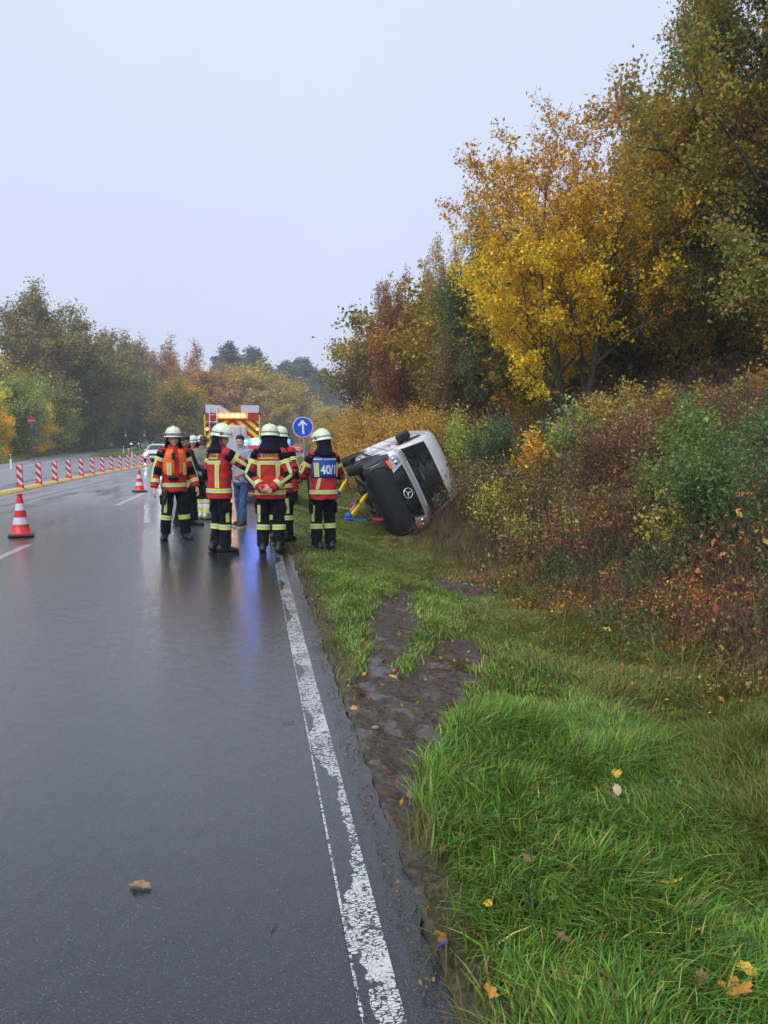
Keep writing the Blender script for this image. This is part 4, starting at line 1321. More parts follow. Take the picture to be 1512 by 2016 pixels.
def visor_mat():
    m, n, l, b = nodes_of('clear_visor')
    b.inputs['Base Color'].default_value = (.9, .92, .95, 1)
    b.inputs['Roughness'].default_value = .06
    b.inputs['Alpha'].default_value = .35
    return m


M_VISOR = visor_mat()


def lerp(a, b, t): return Vector(a) * (1 - t) + Vector(b) * t


class Fig:
    """local frame: faces +Y, feet on z = 0, x to the figure's right"""

    def __init__(s, h=1.80, stance=.13, stride=0.0, arms=None, build=1.0, hip=0.0, knees=0.0, head=(0, 0), lean=0.0):
        k = h / 1.80; s.k = k; s.b = build; s.lean = lean
        s.pel = Vector((hip, 0, .93 * k))
        s.hip = [Vector((hip + sg * .095 * build, 0, .90 * k)) for sg in (-1, 1)]
        s.ank = [Vector((sg * stance, -sg * stride, .09)) for sg in (-1, 1)]
        s.knee = [lerp(s.hip[i], s.ank[i], .5) + Vector((0, .03 + knees, .02)) for i in (0, 1)]
        L = lean
        s.chest = Vector((hip * .5, L * .4, 1.25 * k))
        s.neck = Vector((hip * .3, L * .75, 1.50 * k))
        s.sh = [Vector((hip * .4 + sg * .168 * build, L * .7, 1.435 * k)) for sg in (-1, 1)]
        s.head = Vector((hip * .3, L + .02, 1.655 * k))
        s.hy, s.hp = head
        s.arms = arms or [((-.30, 0, 1.16), (-.31, .08, .92)), ((.30, 0, 1.16), (.31, .08, .92))]
        s.el = [Vector(a[0]) * k for a in s.arms]
        s.wr = [Vector(a[1]) * k for a in s.arms]
        s.HM = Matrix.Rotation(s.hy, 3, 'Z') @ Matrix.Rotation(s.hp, 3, 'X')

    def torso_r(s, z):
        """half widths of the jacket at height z"""
        zz = z / s.k
        zs = [.78, .86, .95, 1.05, 1.2, 1.35, 1.43, 1.48, 1.53]
        rx = [.208, .206, .196, .184, .190, .198, .185, .12, .075]
        ry = [.165, .160, .152, .148, .148, .140, .120, .095, .075]
        b = s.b
        return np.interp(zz, zs, rx) * b, np.interp(zz, zs, ry) * (b * .6 + .4 * b * b)

    def torso_c(s, z):
        t = np.clip((z / s.k - .93) / .57, -.3, 1)
        return (s.pel.x * (1 - .7 * t), s.lean * .75 * max(t, 0))

    def tp(s, z, ang, off=.0):
        """point on the jacket torso; ang 0 = front (+y), pi = back"""
        rx, ry = s.torso_r(z); cx, cy_ = s.torso_c(z)
        return Vector((cx + math.sin(ang) * (rx + off), cy_ + math.cos(ang) * (ry + off), z))


def band(fig, mb, ringf, n=28, w=.05, edge=.28):
    """yellow / silver / yellow band from a function f(u, ang) with u across the band"""
    us = [0, edge, 1 - edge, 1]
    for j in range(3):
        vs = []; fs = []
        for k in range(n):
            a = 2 * PI * k / n
            vs.append(ringf(us[j], a)); vs.append(ringf(us[j + 1], a))
        for k in range(n):
            k2 = (k + 1) % n
            fs.append((2 * k, 2 * k2, 2 * k2 + 1, 2 * k + 1))
        mb.add(vs, fs, 1 if j == 1 else 0)


def limb_band(mb, a, b, t, r, w=.055, n=18):
    a = Vector(a); b = Vector(b); d = (b - a); L = d.length; d /= L
    o = d.orthogonal().normalized(); q = d.cross(o)
    def f(u, ang):
        p = a + d * (L * t + (u - .5) * w)
        return p + (o * math.cos(ang) + q * math.sin(ang)) * r
    band(None, mb, f, n)


def strip(mb, f, n=8, edge=.28):
    """lengthwise strip: f(v, u) v along, u across"""
    us = [0, edge, 1 - edge, 1]
    for j in range(3):
        vs = []; fs = []
        for k in range(n + 1):
            v = k / n
            vs.append(f(v, us[j])); vs.append(f(v, us[j + 1]))
            if k: fs.append((2 * k - 2, 2 * k, 2 * k + 1, 2 * k - 1))
        mb.add(vs, fs, 1 if j == 1 else 0)


def text_mesh(txt, size, name='lettering', ext=0.0):
    cu = bpy.data.curves.new(name, 'FONT'); cu.body = txt; cu.size = size
    cu.align_x = 'CENTER'; cu.align_y = 'CENTER'; cu.resolution_u = 3; cu.extrude = ext; cu.offset = size * .02
    o = bpy.data.objects.new('t', cu); COL.objects.link(o)
    me = bpy.data.meshes.new_from_object(o.evaluated_get(bpy.context.evaluated_depsgraph_get()))
    bpy.data.objects.remove(o); bpy.data.curves.remove(cu)
    me.name = name; me.materials.clear()
    return me


def wrap_text(fig, txt, size, z, ang0, off, m, parent, sx=1.0, name='lettering'):
    """lettering lying on the jacket torso (read from outside)"""
    me = text_mesh(txt, size, name)
    for v in me.vertices:
        rx, ry = fig.torso_r(z + v.co.y)
        a = ang0 - v.co.x * sx / ((rx + ry) / 2)
        v.co = fig.tp(z + v.co.y, a, off)
    return link(name, me, m, parent)


def hand_mb(mb, wr, d, palm_n, k=1.0, curl=.5, side=1):
    """a palm, four unequal curled fingers and a thumb"""
    d = Vector(d).normalized(); nrm = Vector(palm_n); nrm = (nrm - d * nrm.dot(d)).normalized(); s = d.cross(nrm) * side
    wr = Vector(wr)
    mb.tube([wr - d * .03, wr + d * .01, wr + d * .05, wr + d * .088], [(.026, .024), (.030, .021), (.040, .019), (.038, .015)], 10) if False else None
    pts = [wr - d * .04, wr, wr + d * .045, wr + d * .085]
    vs = []; fs = []
    rr = [(.025, .021), (.027, .02), (.040, .018), (.038, .014)]
    n = 10
    for p, (ra, rb) in zip(pts, rr):
        for q in range(n):
            w = 2 * PI * q / n
            vs.append(p + s * math.cos(w) * ra + nrm * math.sin(w) * rb)
    for i in range(3):
        for q in range(n):
            q2 = (q + 1) % n
            fs.append((i * n + q, i * n + q2, (i + 1) * n + q2, (i + 1) * n + q))
    fs.append(tuple(reversed(range(n)))); fs.append(tuple(3 * n + q for q in range(n)))
    mb.add(vs, fs)
    for i, (o, L) in enumerate(((-.030, .062), (-.010, .078), (.011, .072), (.030, .060))):
        b0 = wr + d * .070 + s * o
        c = curl
        p1 = b0 + d * (.030)
        p2 = p1 + (d * math.cos(c) + nrm * math.sin(c)) * L * .45
        p3 = p2 + (d * math.cos(c * 2.1) + nrm * math.sin(c * 2.1)) * L * .35
        p4 = p3 + (d * math.cos(c * 2.9) + nrm * math.sin(c * 2.9)) * L * .25
        mb.tube([b0, p1, p2, p3, p4], [.0095, .0095, .009, .0082, .0065], 8)
    t0 = wr + d * .02 - s * .028
    mb.tube([t0, t0 + (d * .6 - s * .7) * .032, t0 + (d * .85 - s * .45) * .062 + nrm * .01, t0 + (d * .95 - s * .1) * .088 + nrm * .022], [.013, .0115, .010, .008], 8)


def head_mb(mb, f):
    k = f.k; H = f.head; M = f.HM
    def e(c, r): mb.ell(H + M @ Vector(c), r, 18, 12, M=M)
    e((0, -.012, .025), (.074, .096, .095))      # skull
    e((0, .018, -.045), (.060, .072, .070))      # face
    e((0, .048, -.092), (.034, .030, .026))      # chin
    e((0, .092, -.020), (.013, .020, .026))      # nose
    e((0, .088, -.034), (.017, .016, .012))
    e((0, .079, -.064), (.024, .012, .008))      # lips
    for sg in (-1, 1):
        e((sg * .074, -.008, -.02), (.011, .020, .030))   # ears
        e((sg * .036, .066, -.028), (.020, .018, .018))   # cheek bones
        e((sg * .028, .078, .022), (.024, .010, .007))    # brow ridge
    mb.tube([H + M @ Vector((0, -.015, -.05)), f.neck + Vector((0, -.02, -.08))], [.055, .062], 14)


def make_person(name_label, loc, yaw, f, style, group=None, glove=True):
    """style: dict of what the figure wears"""
    root = thing('person', name_label, 'person', loc, yaw, group)
    k, b = f.k, f.b
    # the body itself: head, neck, trunk, limbs and hands in one skin
    mb = MB()
    head_mb(mb, f)
    mb.rings([(f.torso_c(z)[0], f.torso_c(z)[1], z * 1.0, f.torso_r(z)[0] - .045, f.torso_r(z)[1] - .045) for z in [v * k for v in (.84, .95, 1.05, 1.2, 1.35, 1.43)]] + [(f.neck.x, f.neck.y - .02, 1.50 * k, .055, .055)], 18)
    for i in (0, 1):
        mb.tube([f.hip[i], f.knee[i], f.ank[i]], [.075 * b, .052, .036], 12)
        mb.tube([f.ank[i] + Vector((0, -.03, -.02)), f.ank[i] + Matrix.Rotation(style.get('toe', (.12, -.12))[i], 3, 'Z') @ Vector((0, .10, -.045))], [.035, .022], 10)
        sh, el, wr = f.sh[i], f.el[i], f.wr[i]
        mb.tube([f.torso_c(1.4 * k) + (1.42 * k,), sh, el, wr], [.05, .048, .038, .025], 12)
        hd = style.get('hands', {}).get(i)
        d = (wr - el).normalized()
        pn = Vector(((1 if i == 0 else -1), 0, 0))
        curl = .45
        if hd: d = Vector(hd[0]).normalized(); pn = Vector(hd[1]); curl = hd[2]
        hand_mb(mb, wr + d * .035, d, pn, k, curl, side=(1 if i == 0 else -1))
    dressed('body', mb, .0075, style.get('skin', M_SKIN), root, smooth_it=1)
    # eyes and brows
    H, M = f.head, f.HM
    for sg in (-1, 1):
        e = MB(); e.ell(H + M @ Vector((sg * .028, .079, .004)), (.0125, .008, .008), 10, 8, 0, M)
        e.ell(H + M @ Vector((sg * .028, .0855, .004)), (.0055, .003, .0055), 8, 6, 1, M)
        e.build('eye', [mat('eye_white', (.6, .58, .55), .3), mat('iris', (.03, .02, .015), .3)], root, True)
        e = MB(); e.ell(H + M @ Vector((sg * .030, .087, .024)), (.020, .004, .0035), 8, 6, 0, M)
        e.build('eyebrow', M_HAIR, root, True)
    e = MB(); e.ell(H + M @ Vector((0, .0895, -.064)), (.021, .003, .003), 10, 6, 0, M)
    e.build('mouth', mat('lip_line', (.18, .05, .045), .5), root, True)
    # trousers
    tm = style['trousers']; tr = MB()
    w = style.get('leg', 1.0)
    tr.rings([(f.pel.x, 0, z * k, rx * b, ry * b) for z, rx, ry in ((.80, .165, .135), (.88, .185, .150), (.96, .185, .150), (1.04, .17, .14))], 20)
    for i in (0, 1):
        h_, kn, an = f.hip[i] + Vector((0, 0, .02)), f.knee[i], f.ank[i]
        tr.tube([h_, lerp(h_, kn, .5), kn, lerp(kn, an, .5), lerp(kn, an, .93)], [.105 * b * w, .100 * b * w, .090 * w, .088 * w, .088 * w], 16)
        if style.get('pocket'):
            c = lerp(h_, kn, .62) + Vector(((-1, 1)[i] * .09 * b, 0, 0))
            tr.box(c, (.05, .15, .17), bev=.02)
    dressed('trousers', tr, .011, tm, root, wrinkle=.004, wfreq=13, seed=hash(name_label) % 7)
    # boots
    for i in (0, 1):
        bo = MB(); a = f.ank[i]; yw = style.get('toe', (0.12, -0.12))[i]
        Rz = Matrix.Rotation(yw, 3, 'Z')
        def q(x, y, z): return Vector((a.x, a.y, 0)) + Rz @ Vector((x, y, z))
        prof = [(-.105, .040, .075), (-.075, .052, .13), (-.02, .054, .15), (.05, .053, .115), (.11, .055, .080), (.165, .050, .068), (.205, .034, .045)]
        bo.tube([q(0, y, .028 + hh * .45) for y, ww, hh in prof], [(ww, hh * .52) for y, ww, hh in prof], 14)
        bo.tube([q(0, -.02, .06), q(0, -.025, .20)], [.056, .062], 14)
        dressed('boot', bo, .011, style['boots'], root, smooth_it=2)
        so = MB()
        so.prism([(p_.x, p_.y) for p_ in [q(x, y, 0) for x, y in ((-.038, -.11), (.038, -.11), (.046, 0), (.056, .10), (.04, .19), (.0, .215), (-.04, .19), (-.056, .10), (-.046, 0))]], .028, 'z', 0.0)
        so.build('boot_sole', style.get('sole', M_BLACK), root)
    # jacket
    ja = MB(); zt = style.get('hem', .80)
    zs = [z for z in (zt, .86, .95, 1.05, 1.2, 1.35, 1.43, 1.48, 1.53) if z >= zt]
    fit = style.get('fit', 0.0)
    ja.rings([(f.torso_c(z * k)[0], f.torso_c(z * k)[1], z * k, f.torso_r(z * k)[0] + fit, f.torso_r(z * k)[1] + fit) for z in zs], 28)
    sw = style.get('sleeve', 1.0)
    for i in (0, 1):
        sh, el, wr = f.sh[i], f.el[i], f.wr[i]
        inn = Vector((sh.x * .45, sh.y, 1.42 * k))
        ja.tube([inn, sh, lerp(sh, el, .5), el, lerp(el, wr, .5), lerp(el, wr, 1.08)], [.085 * sw, .088 * sw, .082 * sw, .075 * sw, .070 * sw, .066 * sw], 16)
        ja.ell(sh, (.09 * sw, .09 * sw, .088 * sw), 14, 10)
        ja.ell(el, (.076 * sw, .076 * sw, .076 * sw), 14, 10)
    if style.get('collar', True):
        ja.rings([(f.neck.x, f.neck.y - .01, 1.46 * k, .092, .095), (f.neck.x, f.neck.y - .015, 1.57 * k, .075, .08)], 18)
    if style.get('hooded'):
        ja.ell((f.neck.x, f.neck.y - .09, 1.50 * k), (.115, .07, .075), 14, 10)
    jo = dressed('jacket', ja, .011, style['jacket'], root, wrinkle=.0045, wfreq=12, seed=hash(name_label[::-1]) % 5)
    # sleeve patches and shoulder patches in dark cloth
    if style.get('patches'):
        for i in (0, 1):
            sh, el, wr = f.sh[i], f.el[i], f.wr[i]
            p_ = MB(); r_ = .0845 * sw
            p_.tube([lerp(sh, el, -.12) + Vector((0, 0, .012)), lerp(sh, el, .08), lerp(sh, el, .30)], [.075 * sw, .095 * sw, .091 * sw], 16)
            p_.build('shoulder_patch', M_NAVY, root, True)
            p_ = MB(); p_.tube([lerp(sh, el, .86), el, lerp(el, wr, .38)], [.082 * sw, .0835 * sw, .079 * sw], 16)
            p_.build('elbow_patch', M_NAVY, root, True)
    B = style.get('bands', ())
    S2 = [M_YEL, M_SIL]
    if 'waist' in B or 'waist2' in B:
        for z0 in ((.885,) if 'waist' in B else (.945, .865)):
            bd = MB()
            band(f, bd, lambda u, a, z0=z0: f.tp((z0 + u * .062) * k, a, .011 + fit), 40)
            bd.build('reflective_band', S2, root)
    if 'chest' in B:
        bd = MB()
        strip(bd, lambda v, u: f.tp((1.285 + u * .052) * k, PI - .95 + 1.9 * v, .010 + fit), 16)
        bd.build('reflective_band', S2, root)
        for a0 in (-.78, .78):
            bd = MB()
            strip(bd, lambda v, u, a0=a0: f.tp((.955 + v * .33) * k, PI + a0 * (1 - .12 * v) + (u - .5) * .33, .010 + fit), 10)
            bd.build('reflective_stripe', S2, root)
    if 'back_stripe' in B:
        bd = MB()
        a0 = style.get('bs_ang', .9)
        strip(bd, lambda v, u: f.tp((.955 + v * .20) * k, PI + a0 - .25 * v + (u - .5) * .26, .010 + fit), 8)
        bd.build('reflective_stripe', S2, root)
    if 'front' in B:
        for a0 in (-.55, .55):
            bd = MB()
            strip(bd, lambda v, u, a0=a0: f.tp((.955 + v * .42) * k, a0 + (u - .5) * .30, .010 + fit), 10)
            bd.build('reflective_stripe', S2, root)
    if 'arm' in B:
        for i in (0, 1):
            sh, el, wr = f.sh[i], f.el[i], f.wr[i]
            bd = MB(); limb_band(bd, el, wr, .72, .078 * sw, .06); bd.build('reflective_band', S2, root)
            bd = MB(); limb_band(bd, sh, el, .42, .0945 * sw, .055); bd.build('reflective_band', S2, root)
            # lengthwise stripe down the outside of the sleeve
            for sg in style.get('arm_strips', (1,)):
                bd = MB()
                def sp(v, u, i=i, sg=sg):
                    t = .45 + v * 1.2
                    if t < 1: c = lerp(f.sh[i], f.el[i], t); d = (f.el[i] - f.sh[i]).normalized(); r_ = .087 * sw
                    else: c = lerp(f.el[i], f.wr[i], t - 1); d = (f.wr[i] - f.el[i]).normalized(); r_ = .081 * sw
                    out_ = Vector(style.get('arm_out', ((-1, 0, 0), (1, 0, 0)))[i]); out_ = (out_ - d * out_.dot(d)).normalized(); q = d.cross(out_)
                    a = (u - .5) * .55 + (0 if sg == 1 else sg)
                    return c + (out_ * math.cos(a) + q * math.sin(a)) * (r_ + .003)
                strip(bd, sp, 12); bd.build('reflective_stripe', S2, root)
    if 'leg' in B:
        for i in (0, 1):
            bd = MB(); limb_band(bd, f.knee[i], f.ank[i], .28, .100 * w, .075, 20); bd.build('reflective_band', S2, root)
    if 'shin' in B:
        for i in style.get('shin_legs', (0, 1)):
            bd = MB(); a0 = style.get('shin_ang', (-.5, .5))[i]
            def sp(v, u, i=i, a0=a0):
                t = .48 + v * .62
                c = lerp(f.hip[i], f.knee[i], t) if t < 1 else lerp(f.knee[i], f.ank[i], (t - 1))
                a = a0 + (u - .5) * .5; r_ = (.104 * b if t < .8 else .099) * w
                return c + Vector((math.sin(a), math.cos(a), 0)) * (r_ + .004)
            strip(bd, sp, 10); bd.build('reflective_stripe', S2, root)
    # helmet
    if style.get('helmet'):
        he = MB()
        rs = []
        for zz, r_ in ((-.028, 1.13), (-.020, 1.12), (-.006, 1.03), (.02, 1.0), (.055, .97), (.09, .88), (.118, .72), (.138, .48), (.148, .2), (.150, .02)):
            rs.append((0, -.008, zz, .128 * r_, .152 * r_))
        he.rings(rs, 28)
        he.v = [tuple(H + M @ (Vector(v) + Vector((0, .0, .055)))) for v in he.v]
        hs = he.build('helmet_shell', M_HELM, root, True, fix=True)
        hb = MB(); hb.rings([(0, -.008, .012, .1305, .1545), (0, -.008, .036, .1292, .1530)], 28, cap=False)
        hb.v = [tuple(H + M @ (Vector(v) + Vector((0, 0, .055)))) for v in hb.v]
        hb.build('helmet_band', M_GREYT, root, True)
        cr_ = MB()
        cr_.tube([H + M @ (Vector((0, y, z)) + Vector((0, 0, .055))) for y, z in ((.135, .05), (.10, .115), (.03, .152), (-.05, .152), (-.12, .108), (-.15, .05))], [.007, .010, .012, .012, .010, .007], 8)
        cr_.build('helmet_crest', M_HELM, root, True)
        for sg in (-1, 1):
            c = MB(); c.tube([H + M @ Vector((sg * .118, .045, .085)), H + M @ Vector((sg * .124, .02, .055)), H + M @ Vector((sg * .10, .03, -.03)), H + M @ Vector((sg * .045, .055, -.115))], [.020, .016, .008, .007], 8)
            c.build('helmet_strap', M_BLACK, root, True)
        nk = MB(); n = 20
        vs = []
        for zz, rr, hh in ((.03, .122, 0), (-.05, .122, 0), (-.13, .155, 1), (-.19, .205, 1)):
            for q in range(n + 1):
                a = R(88) + R(184) * q / n      # opening at the front
                p_ = Vector((math.sin(a) * rr, math.cos(a) * rr * 1.08 - .01, zz))
                vs.append((H + M @ p_) if not hh else (H + Vector((0, 0, 0)) + (Matrix.Rotation(f.hy * .6, 3, 'Z') @ p_)))
        fs = [(r_ * (n + 1) + q, r_ * (n + 1) + q + 1, (r_ + 1) * (n + 1) + q + 1, (r_ + 1) * (n + 1) + q) for r_ in range(3) for q in range(n)]
        nk.add(vs, fs)
        no = nk.build('neck_guard', M_NAVY, root, True)
        sm = no.modifiers.new('thickness', 'SOLIDIFY'); sm.thickness = .012
        if style.get('visor'):
            v_ = MB(); vs = []; n = 14
            for j in range(5):
                t = j / 4
                for q in range(n + 1):
                    a = R(-72) + R(144) * q / n
                    up_ = style['visor']
                    el_ = up_ + R(34) * t
                    rr = .155
                    p_ = Vector((math.sin(a) * .135, math.cos(a) * (.16 * math.cos(el_) + .03), .05 + .17 * math.sin(el_) * (.35 + .65 * math.cos(a)) - .0))
                    vs.append(H + M @ p_)
            fs = [(j * (n + 1) + q, j * (n + 1) + q + 1, (j + 1) * (n + 1) + q + 1, (j + 1) * (n + 1) + q) for j in range(4) for q in range(n)]
            v_.add(vs, fs); v_.build('visor', M_VISOR, root, True)
        else:
            v_ = MB(); v_.tube([H + M @ (Vector((math.sin(a) * .139, math.cos(a) * .165 - .008, .075))) for a in np.linspace(R(-65), R(65), 12)], .010, 6)
            v_.build('visor_rim', M_GREYT, root, True)
    if style.get('hair'):
        ha = MB()
        ha.ell(H + M @ Vector((0, -.022, .048)), (.084, .098, .088), 20, 14, M=M)
        ha.ell(H + M @ Vector((0, -.055, -.01)), (.072, .058, .075), 16, 12, M=M)
        ha.ell(H + M @ Vector((0, .03, .092)), (.062, .058, .040), 16, 12, M=M)
        dressed('hair', ha, .008, style['hair'], root, wrinkle=.003, wfreq=50, smooth_it=1)
    if style.get('panel'):     # back panel FEUERWEHR
        bd = MB(); vs = []; n = 12
        for q in range(n + 1):
            a = PI - .72 + 1.44 * q / n
            vs += [f.tp(1.365 * k, a, .012), f.tp(1.435 * k, a, .016)]
        bd.add(vs, [(2 * q, 2 * q + 2, 2 * q + 3, 2 * q + 1) for q in range(n)])
        bd.build('back_panel', M_PANEL, root)
        wrap_text(f, 'FEUERWEHR', .058, 1.402 * k, PI, .019, M_PRINT, root, sx=.88)
    return root


def rel(px, Y):
    x, _ = Q(px, Y); return x


FIREFIGHTER = dict(jacket=M_RED, trousers=M_NAVY, boots=M_BLACK, helmet=True, patches=True, pocket=True, fit=.008,
                   bands=('waist', 'arm', 'leg', 'shin'), toe=(.15, -.15))


def st(**k):
    d = dict(FIREFIGHTER); d.update(k); return d


def yaw_to(deg):
    """0 = faces the camera, positive turns towards picture right"""
    return R(180 + deg) - math.atan2(0, 1)


# 1: firefighter in the orange vest, facing the camera
f1 = Fig(1.84, stance=.17, stride=.03, build=1.02, head=(R(-6), 0),
         arms=[((-.275, -.02, 1.17), (-.335, .07, .90)), ((.275, -.02, 1.17), (.34, .06, .90))])
L1 = (rel(341, 12.9), 12.9, 0)
p1 = make_person('firefighter facing the camera in an orange vest over a red jacket, hands at his sides', L1, yaw_to(24), f1,
                 st(bands=('waist', 'arm', 'leg', 'shin'), shin_ang=(-.2, .6), shin_legs=(1,), arm_strips=(-.5, .7), toe=(.1, -.5)))
# the vest, its stripe, the radio
k = f1.k


def vest(root, f, m, a_from, a_to, z0, z1, off=.022, name='vest', n=18):
    v = MB(); vs = []; rows = 7
    for j in range(rows):
        z = z0 + (z1 - z0) * j / (rows - 1)
        for q in range(n + 1):
            a = a_from + (a_to - a_from) * q / n
            vs.append(f.tp(z * f.k, a, off + (.012 if j > rows - 2 else 0)))
    v.add(vs, [(j * (n + 1) + q, j * (n + 1) + q + 1, (j + 1) * (n + 1) + q + 1, (j + 1) * (n + 1) + q) for j in range(rows - 1) for q in range(n)])
    o = v.build(name, m, root, True)
    md = o.modifiers.new('thickness', 'SOLIDIFY'); md.thickness = .012; md.offset = 1
    return o


vest(p1, f1, M_ORANGE, .20, 1.25, 1.07, 1.49)
vest(p1, f1, M_ORANGE, -1.25, -.20, 1.07, 1.49)
vest(p1, f1, M_ORANGE, 1.9, 2 * PI - 1.9, 1.06, 1.50)
for a0 in (.60, -.60):
    bd = MB(); strip(bd, lambda v, u: f1.tp((1.075 + v * .20) * k, a0 + (u - .5) * .34, .040), 8); bd.build('vest_stripe', [M_YEL, M_SIL], p1)
mb = MB(); mb.box(f1.tp(1.38 * k, .25, .045), (.055, .035, .11), bev=.008); mb.tube([f1.tp(1.42 * k, .25, .05), f1.tp(1.50 * k, .28, .05)], .006, 6); mb.build('radio', M_BLACK, p1)
mb = MB(); mb.tube([f1.tp(1.34 * k, .2, .05), f1.tp(1.25 * k, .0, .06), f1.tp(1.36 * k, -.3, .06)], .006, 6); mb.build('radio_cord', M_BLACK, p1)
mb = MB(); mb.box(f1.tp(1.02 * k, .3, .03), (.17, .03, .05), rot=(0, 0, -.3), bev=.008); mb.build('chest_pocket', M_NAVY, p1)
# glove bundle hanging from the belt
mb = MB()
c = Vector((.19, .13, .80))
mb.ell(c, (.05, .045, .09), 12, 9); mb.ell(c + Vector((.02, .01, -.09)), (.04, .03, .06), 12, 9)
for q in range(4): mb.tube([c + Vector((.0 + q * .014, .01, -.12)), c + Vector((.01 + q * .018, .015, -.19))], [.010, .008], 6)
dressed('hanging_gloves', mb, .009, M_BLACK, p1)

# 2: firefighter seen from behind at an angle, arm on the shoulder of the civilian
f2 = Fig(1.84, stance=.10, stride=-.02, build=1.02, head=(R(-50), R(-8)), lean=.04,
         arms=[((-.275, -.04, 1.17), (-.32, .07, .95)), ((.275, .27, 1.27), (.30, .52, 1.24))])
L2 = (rel(430, 11.2), 11.2, 0)
p2 = make_person('firefighter seen from behind at an angle, one arm laid on the shoulder of the civilian', L2, R(-58), f2,
                 st(panel=True, visor=R(10), bands=('waist', 'arm', 'leg', 'shin', 'chest'), shin_ang=(PI - .2, PI - 1.35), shin_legs=(1,), arm_out=((-1, 0, 0), (1, 0, -.2)),
                    hands={1: ((.1, 1, -.1), (0, 0, -1), .25)}, toe=(.1, -.3)))

# 3: firefighter with hands clasped behind the back
f3 = Fig(1.84, stance=.125, build=1.02, head=(R(6), R(-4)),
         arms=[((-.285, -.06, 1.14), (-.075, -.225, .955)), ((.285, -.06, 1.14), (.075, -.235, .965))])
L3 = (rel(531, 11.0), 11.0, 0)
p3 = make_person('firefighter seen from behind with both hands clasped behind the back', L3, R(-12), f3,
                 st(panel=True, bands=('waist2', 'arm', 'leg', 'shin', 'chest'), shin_ang=(PI + .5, PI), shin_legs=(0,), arm_out=((-.6, -1, 0), (.6, -1, 0)),
                    hands={0: ((1, -.1, -.25), (0, -1, 0), .8), 1: ((-1, -.1, -.15), (0, -1, 0), .7)}))

# 4: half hidden behind the third
f4 = Fig(1.84, stance=.13, build=1.0, head=(R(10), R(-4)), arms=[((-.275, 0, 1.17), (-.30, .12, .95)), ((.275, -.04, 1.16), (.25, .16, 1.0))])
L4 = (rel(551, 12.4), 12.4, 0)
p4 = make_person('firefighter half hidden behind the one with clasped hands, standing at the grass edge', L4, R(-30), f4,
                 st(panel=True, bands=('waist', 'arm', 'leg', 'shin', 'chest'), shin_ang=(PI, PI - .5), shin_legs=(1,)))

# 5: blue vest on the grass
f5 = Fig(1.84, stance=.115, build=1.02, head=(R(42), R(-10)), lean=.03,
         arms=[((-.275, .10, 1.17), (-.17, .36, 1.30)), ((.31, .10, 1.16), (.10, .32, 1.20))])
x5 = rel(636, 11.6)
L5 = (x5, 11.6, gz(x5, 11.6) - .02)
p5 = make_person('firefighter on the grass in a blue vest marked 40/1, seen from behind', L5, R(14), f5,
                 st(visor=R(22), bands=('waist', 'arm', 'leg', 'shin', 'back_stripe'), bs_ang=.75, shin_ang=(PI + .9, PI), shin_legs=(0,), arm_out=((-1, -.6, 0), (1, -.5, 0)), toe=(.5, -.1),
                    hands={0: ((.5, .6, .3), (0, 0, -1), .9), 1: ((-.4, .8, .2), (0, 0, -1), .9)}))
k = f5.k
vest(p5, f5, M_BLUEV, PI - 1.35, PI + 1.35, 1.13, 1.47, off=.02)
vest(p5, f5, M_BLUEV, -1.2, 1.2, 1.13, 1.47, off=.02)
for a0 in (PI + .72, PI - .98):
    bd = MB(); strip(bd, lambda v, u: f5.tp((1.145 + v * .21) * k, a0 + (u - .5) * .36, .038), 8); bd.build('vest_stripe', [M_YEL, M_SIL], p5)
wrap_text(f5, '40/1', .19, 1.245 * k, PI - .18, .040, M_WHITE, p5, sx=.62)
wrap_text(f5, 'MARKT SCHWABEN', .034, 1.405 * k, PI, .042, M_WHITE, p5, sx=.95)

# civilian in the hoodie
f6 = Fig(1.80, stance=.10, stride=.10, build=.98, head=(R(25), R(-6)), arms=[((-.31, .02, 1.16), (-.20, .20, 1.05)), ((.31, .02, 1.16), (.22, .24, 1.02))])
L6 = (rel(474, 14.9), 14.9, 0)
p6 = make_person('civilian in a grey blue hooded sweatshirt and blue jeans facing the firefighter', L6, yaw_to(-38), f6,
                 dict(jacket=M_HOOD, trousers=M_JEANS, boots=mat('brown_shoe', (.05, .03, .022), .6), sole=mat('pale_sole', (.5, .46, .4), .6), hair=M_HAIR, hooded=True, hem=.86, leg=.84, fit=-.004, toe=(.2, -.2)))
wrap_text(f6, 'NIK', .07, 1.27 * f6.k, 0.15, .004, M_PRINT, p6)

# police officer in navy looking at a phone
f7 = Fig(1.80, stance=.12, stride=.10, build=1.0, head=(R(-10), R(-14)), arms=[((-.30, .05, 1.15), (-.12, .33, 1.14)), ((.31, -.02, 1.15), (.30, .17, .94))])
L7 = (rel(363, 15.1), 15.1, 0)
p7 = make_person('dark haired officer in a navy uniform looking down at the phone in his hand', L7, yaw_to(62), f7,
                 dict(jacket=M_POLICE, trousers=M_NAVY, boots=M_BLACK, hair=M_HAIR, fit=.0, hem=.86, toe=(.1, -.1), skin=mat('tanned_skin', (.26, .12, .075), .5),
                      hands={0: ((.6, .7, -.1), (0, 0, 1), .8)}))
mb = MB(); mb.box(f7.wr[0] + Vector((.06, .12, .035)), (.075, .15, .012), rot=(-.3, 0, -.4), bev=.003)
o = mb.build('phone', M_BLACK)
o.matrix_world = Matrix.Translation(L7) @ Matrix.Rotation(yaw_to(62), 4, 'Z')
tag(o, 'black phone held in front of the dark haired navy officer', 'phone')
mb = MB(); mb.box(f7.wr[1] + Vector((-.02, .10, -.10)), (.11, .012, .15), rot=(-.5, .2, .3), bev=.003)
o = mb.build('paper_slip', mat('white_paper', (.72, .70, .78), .7))
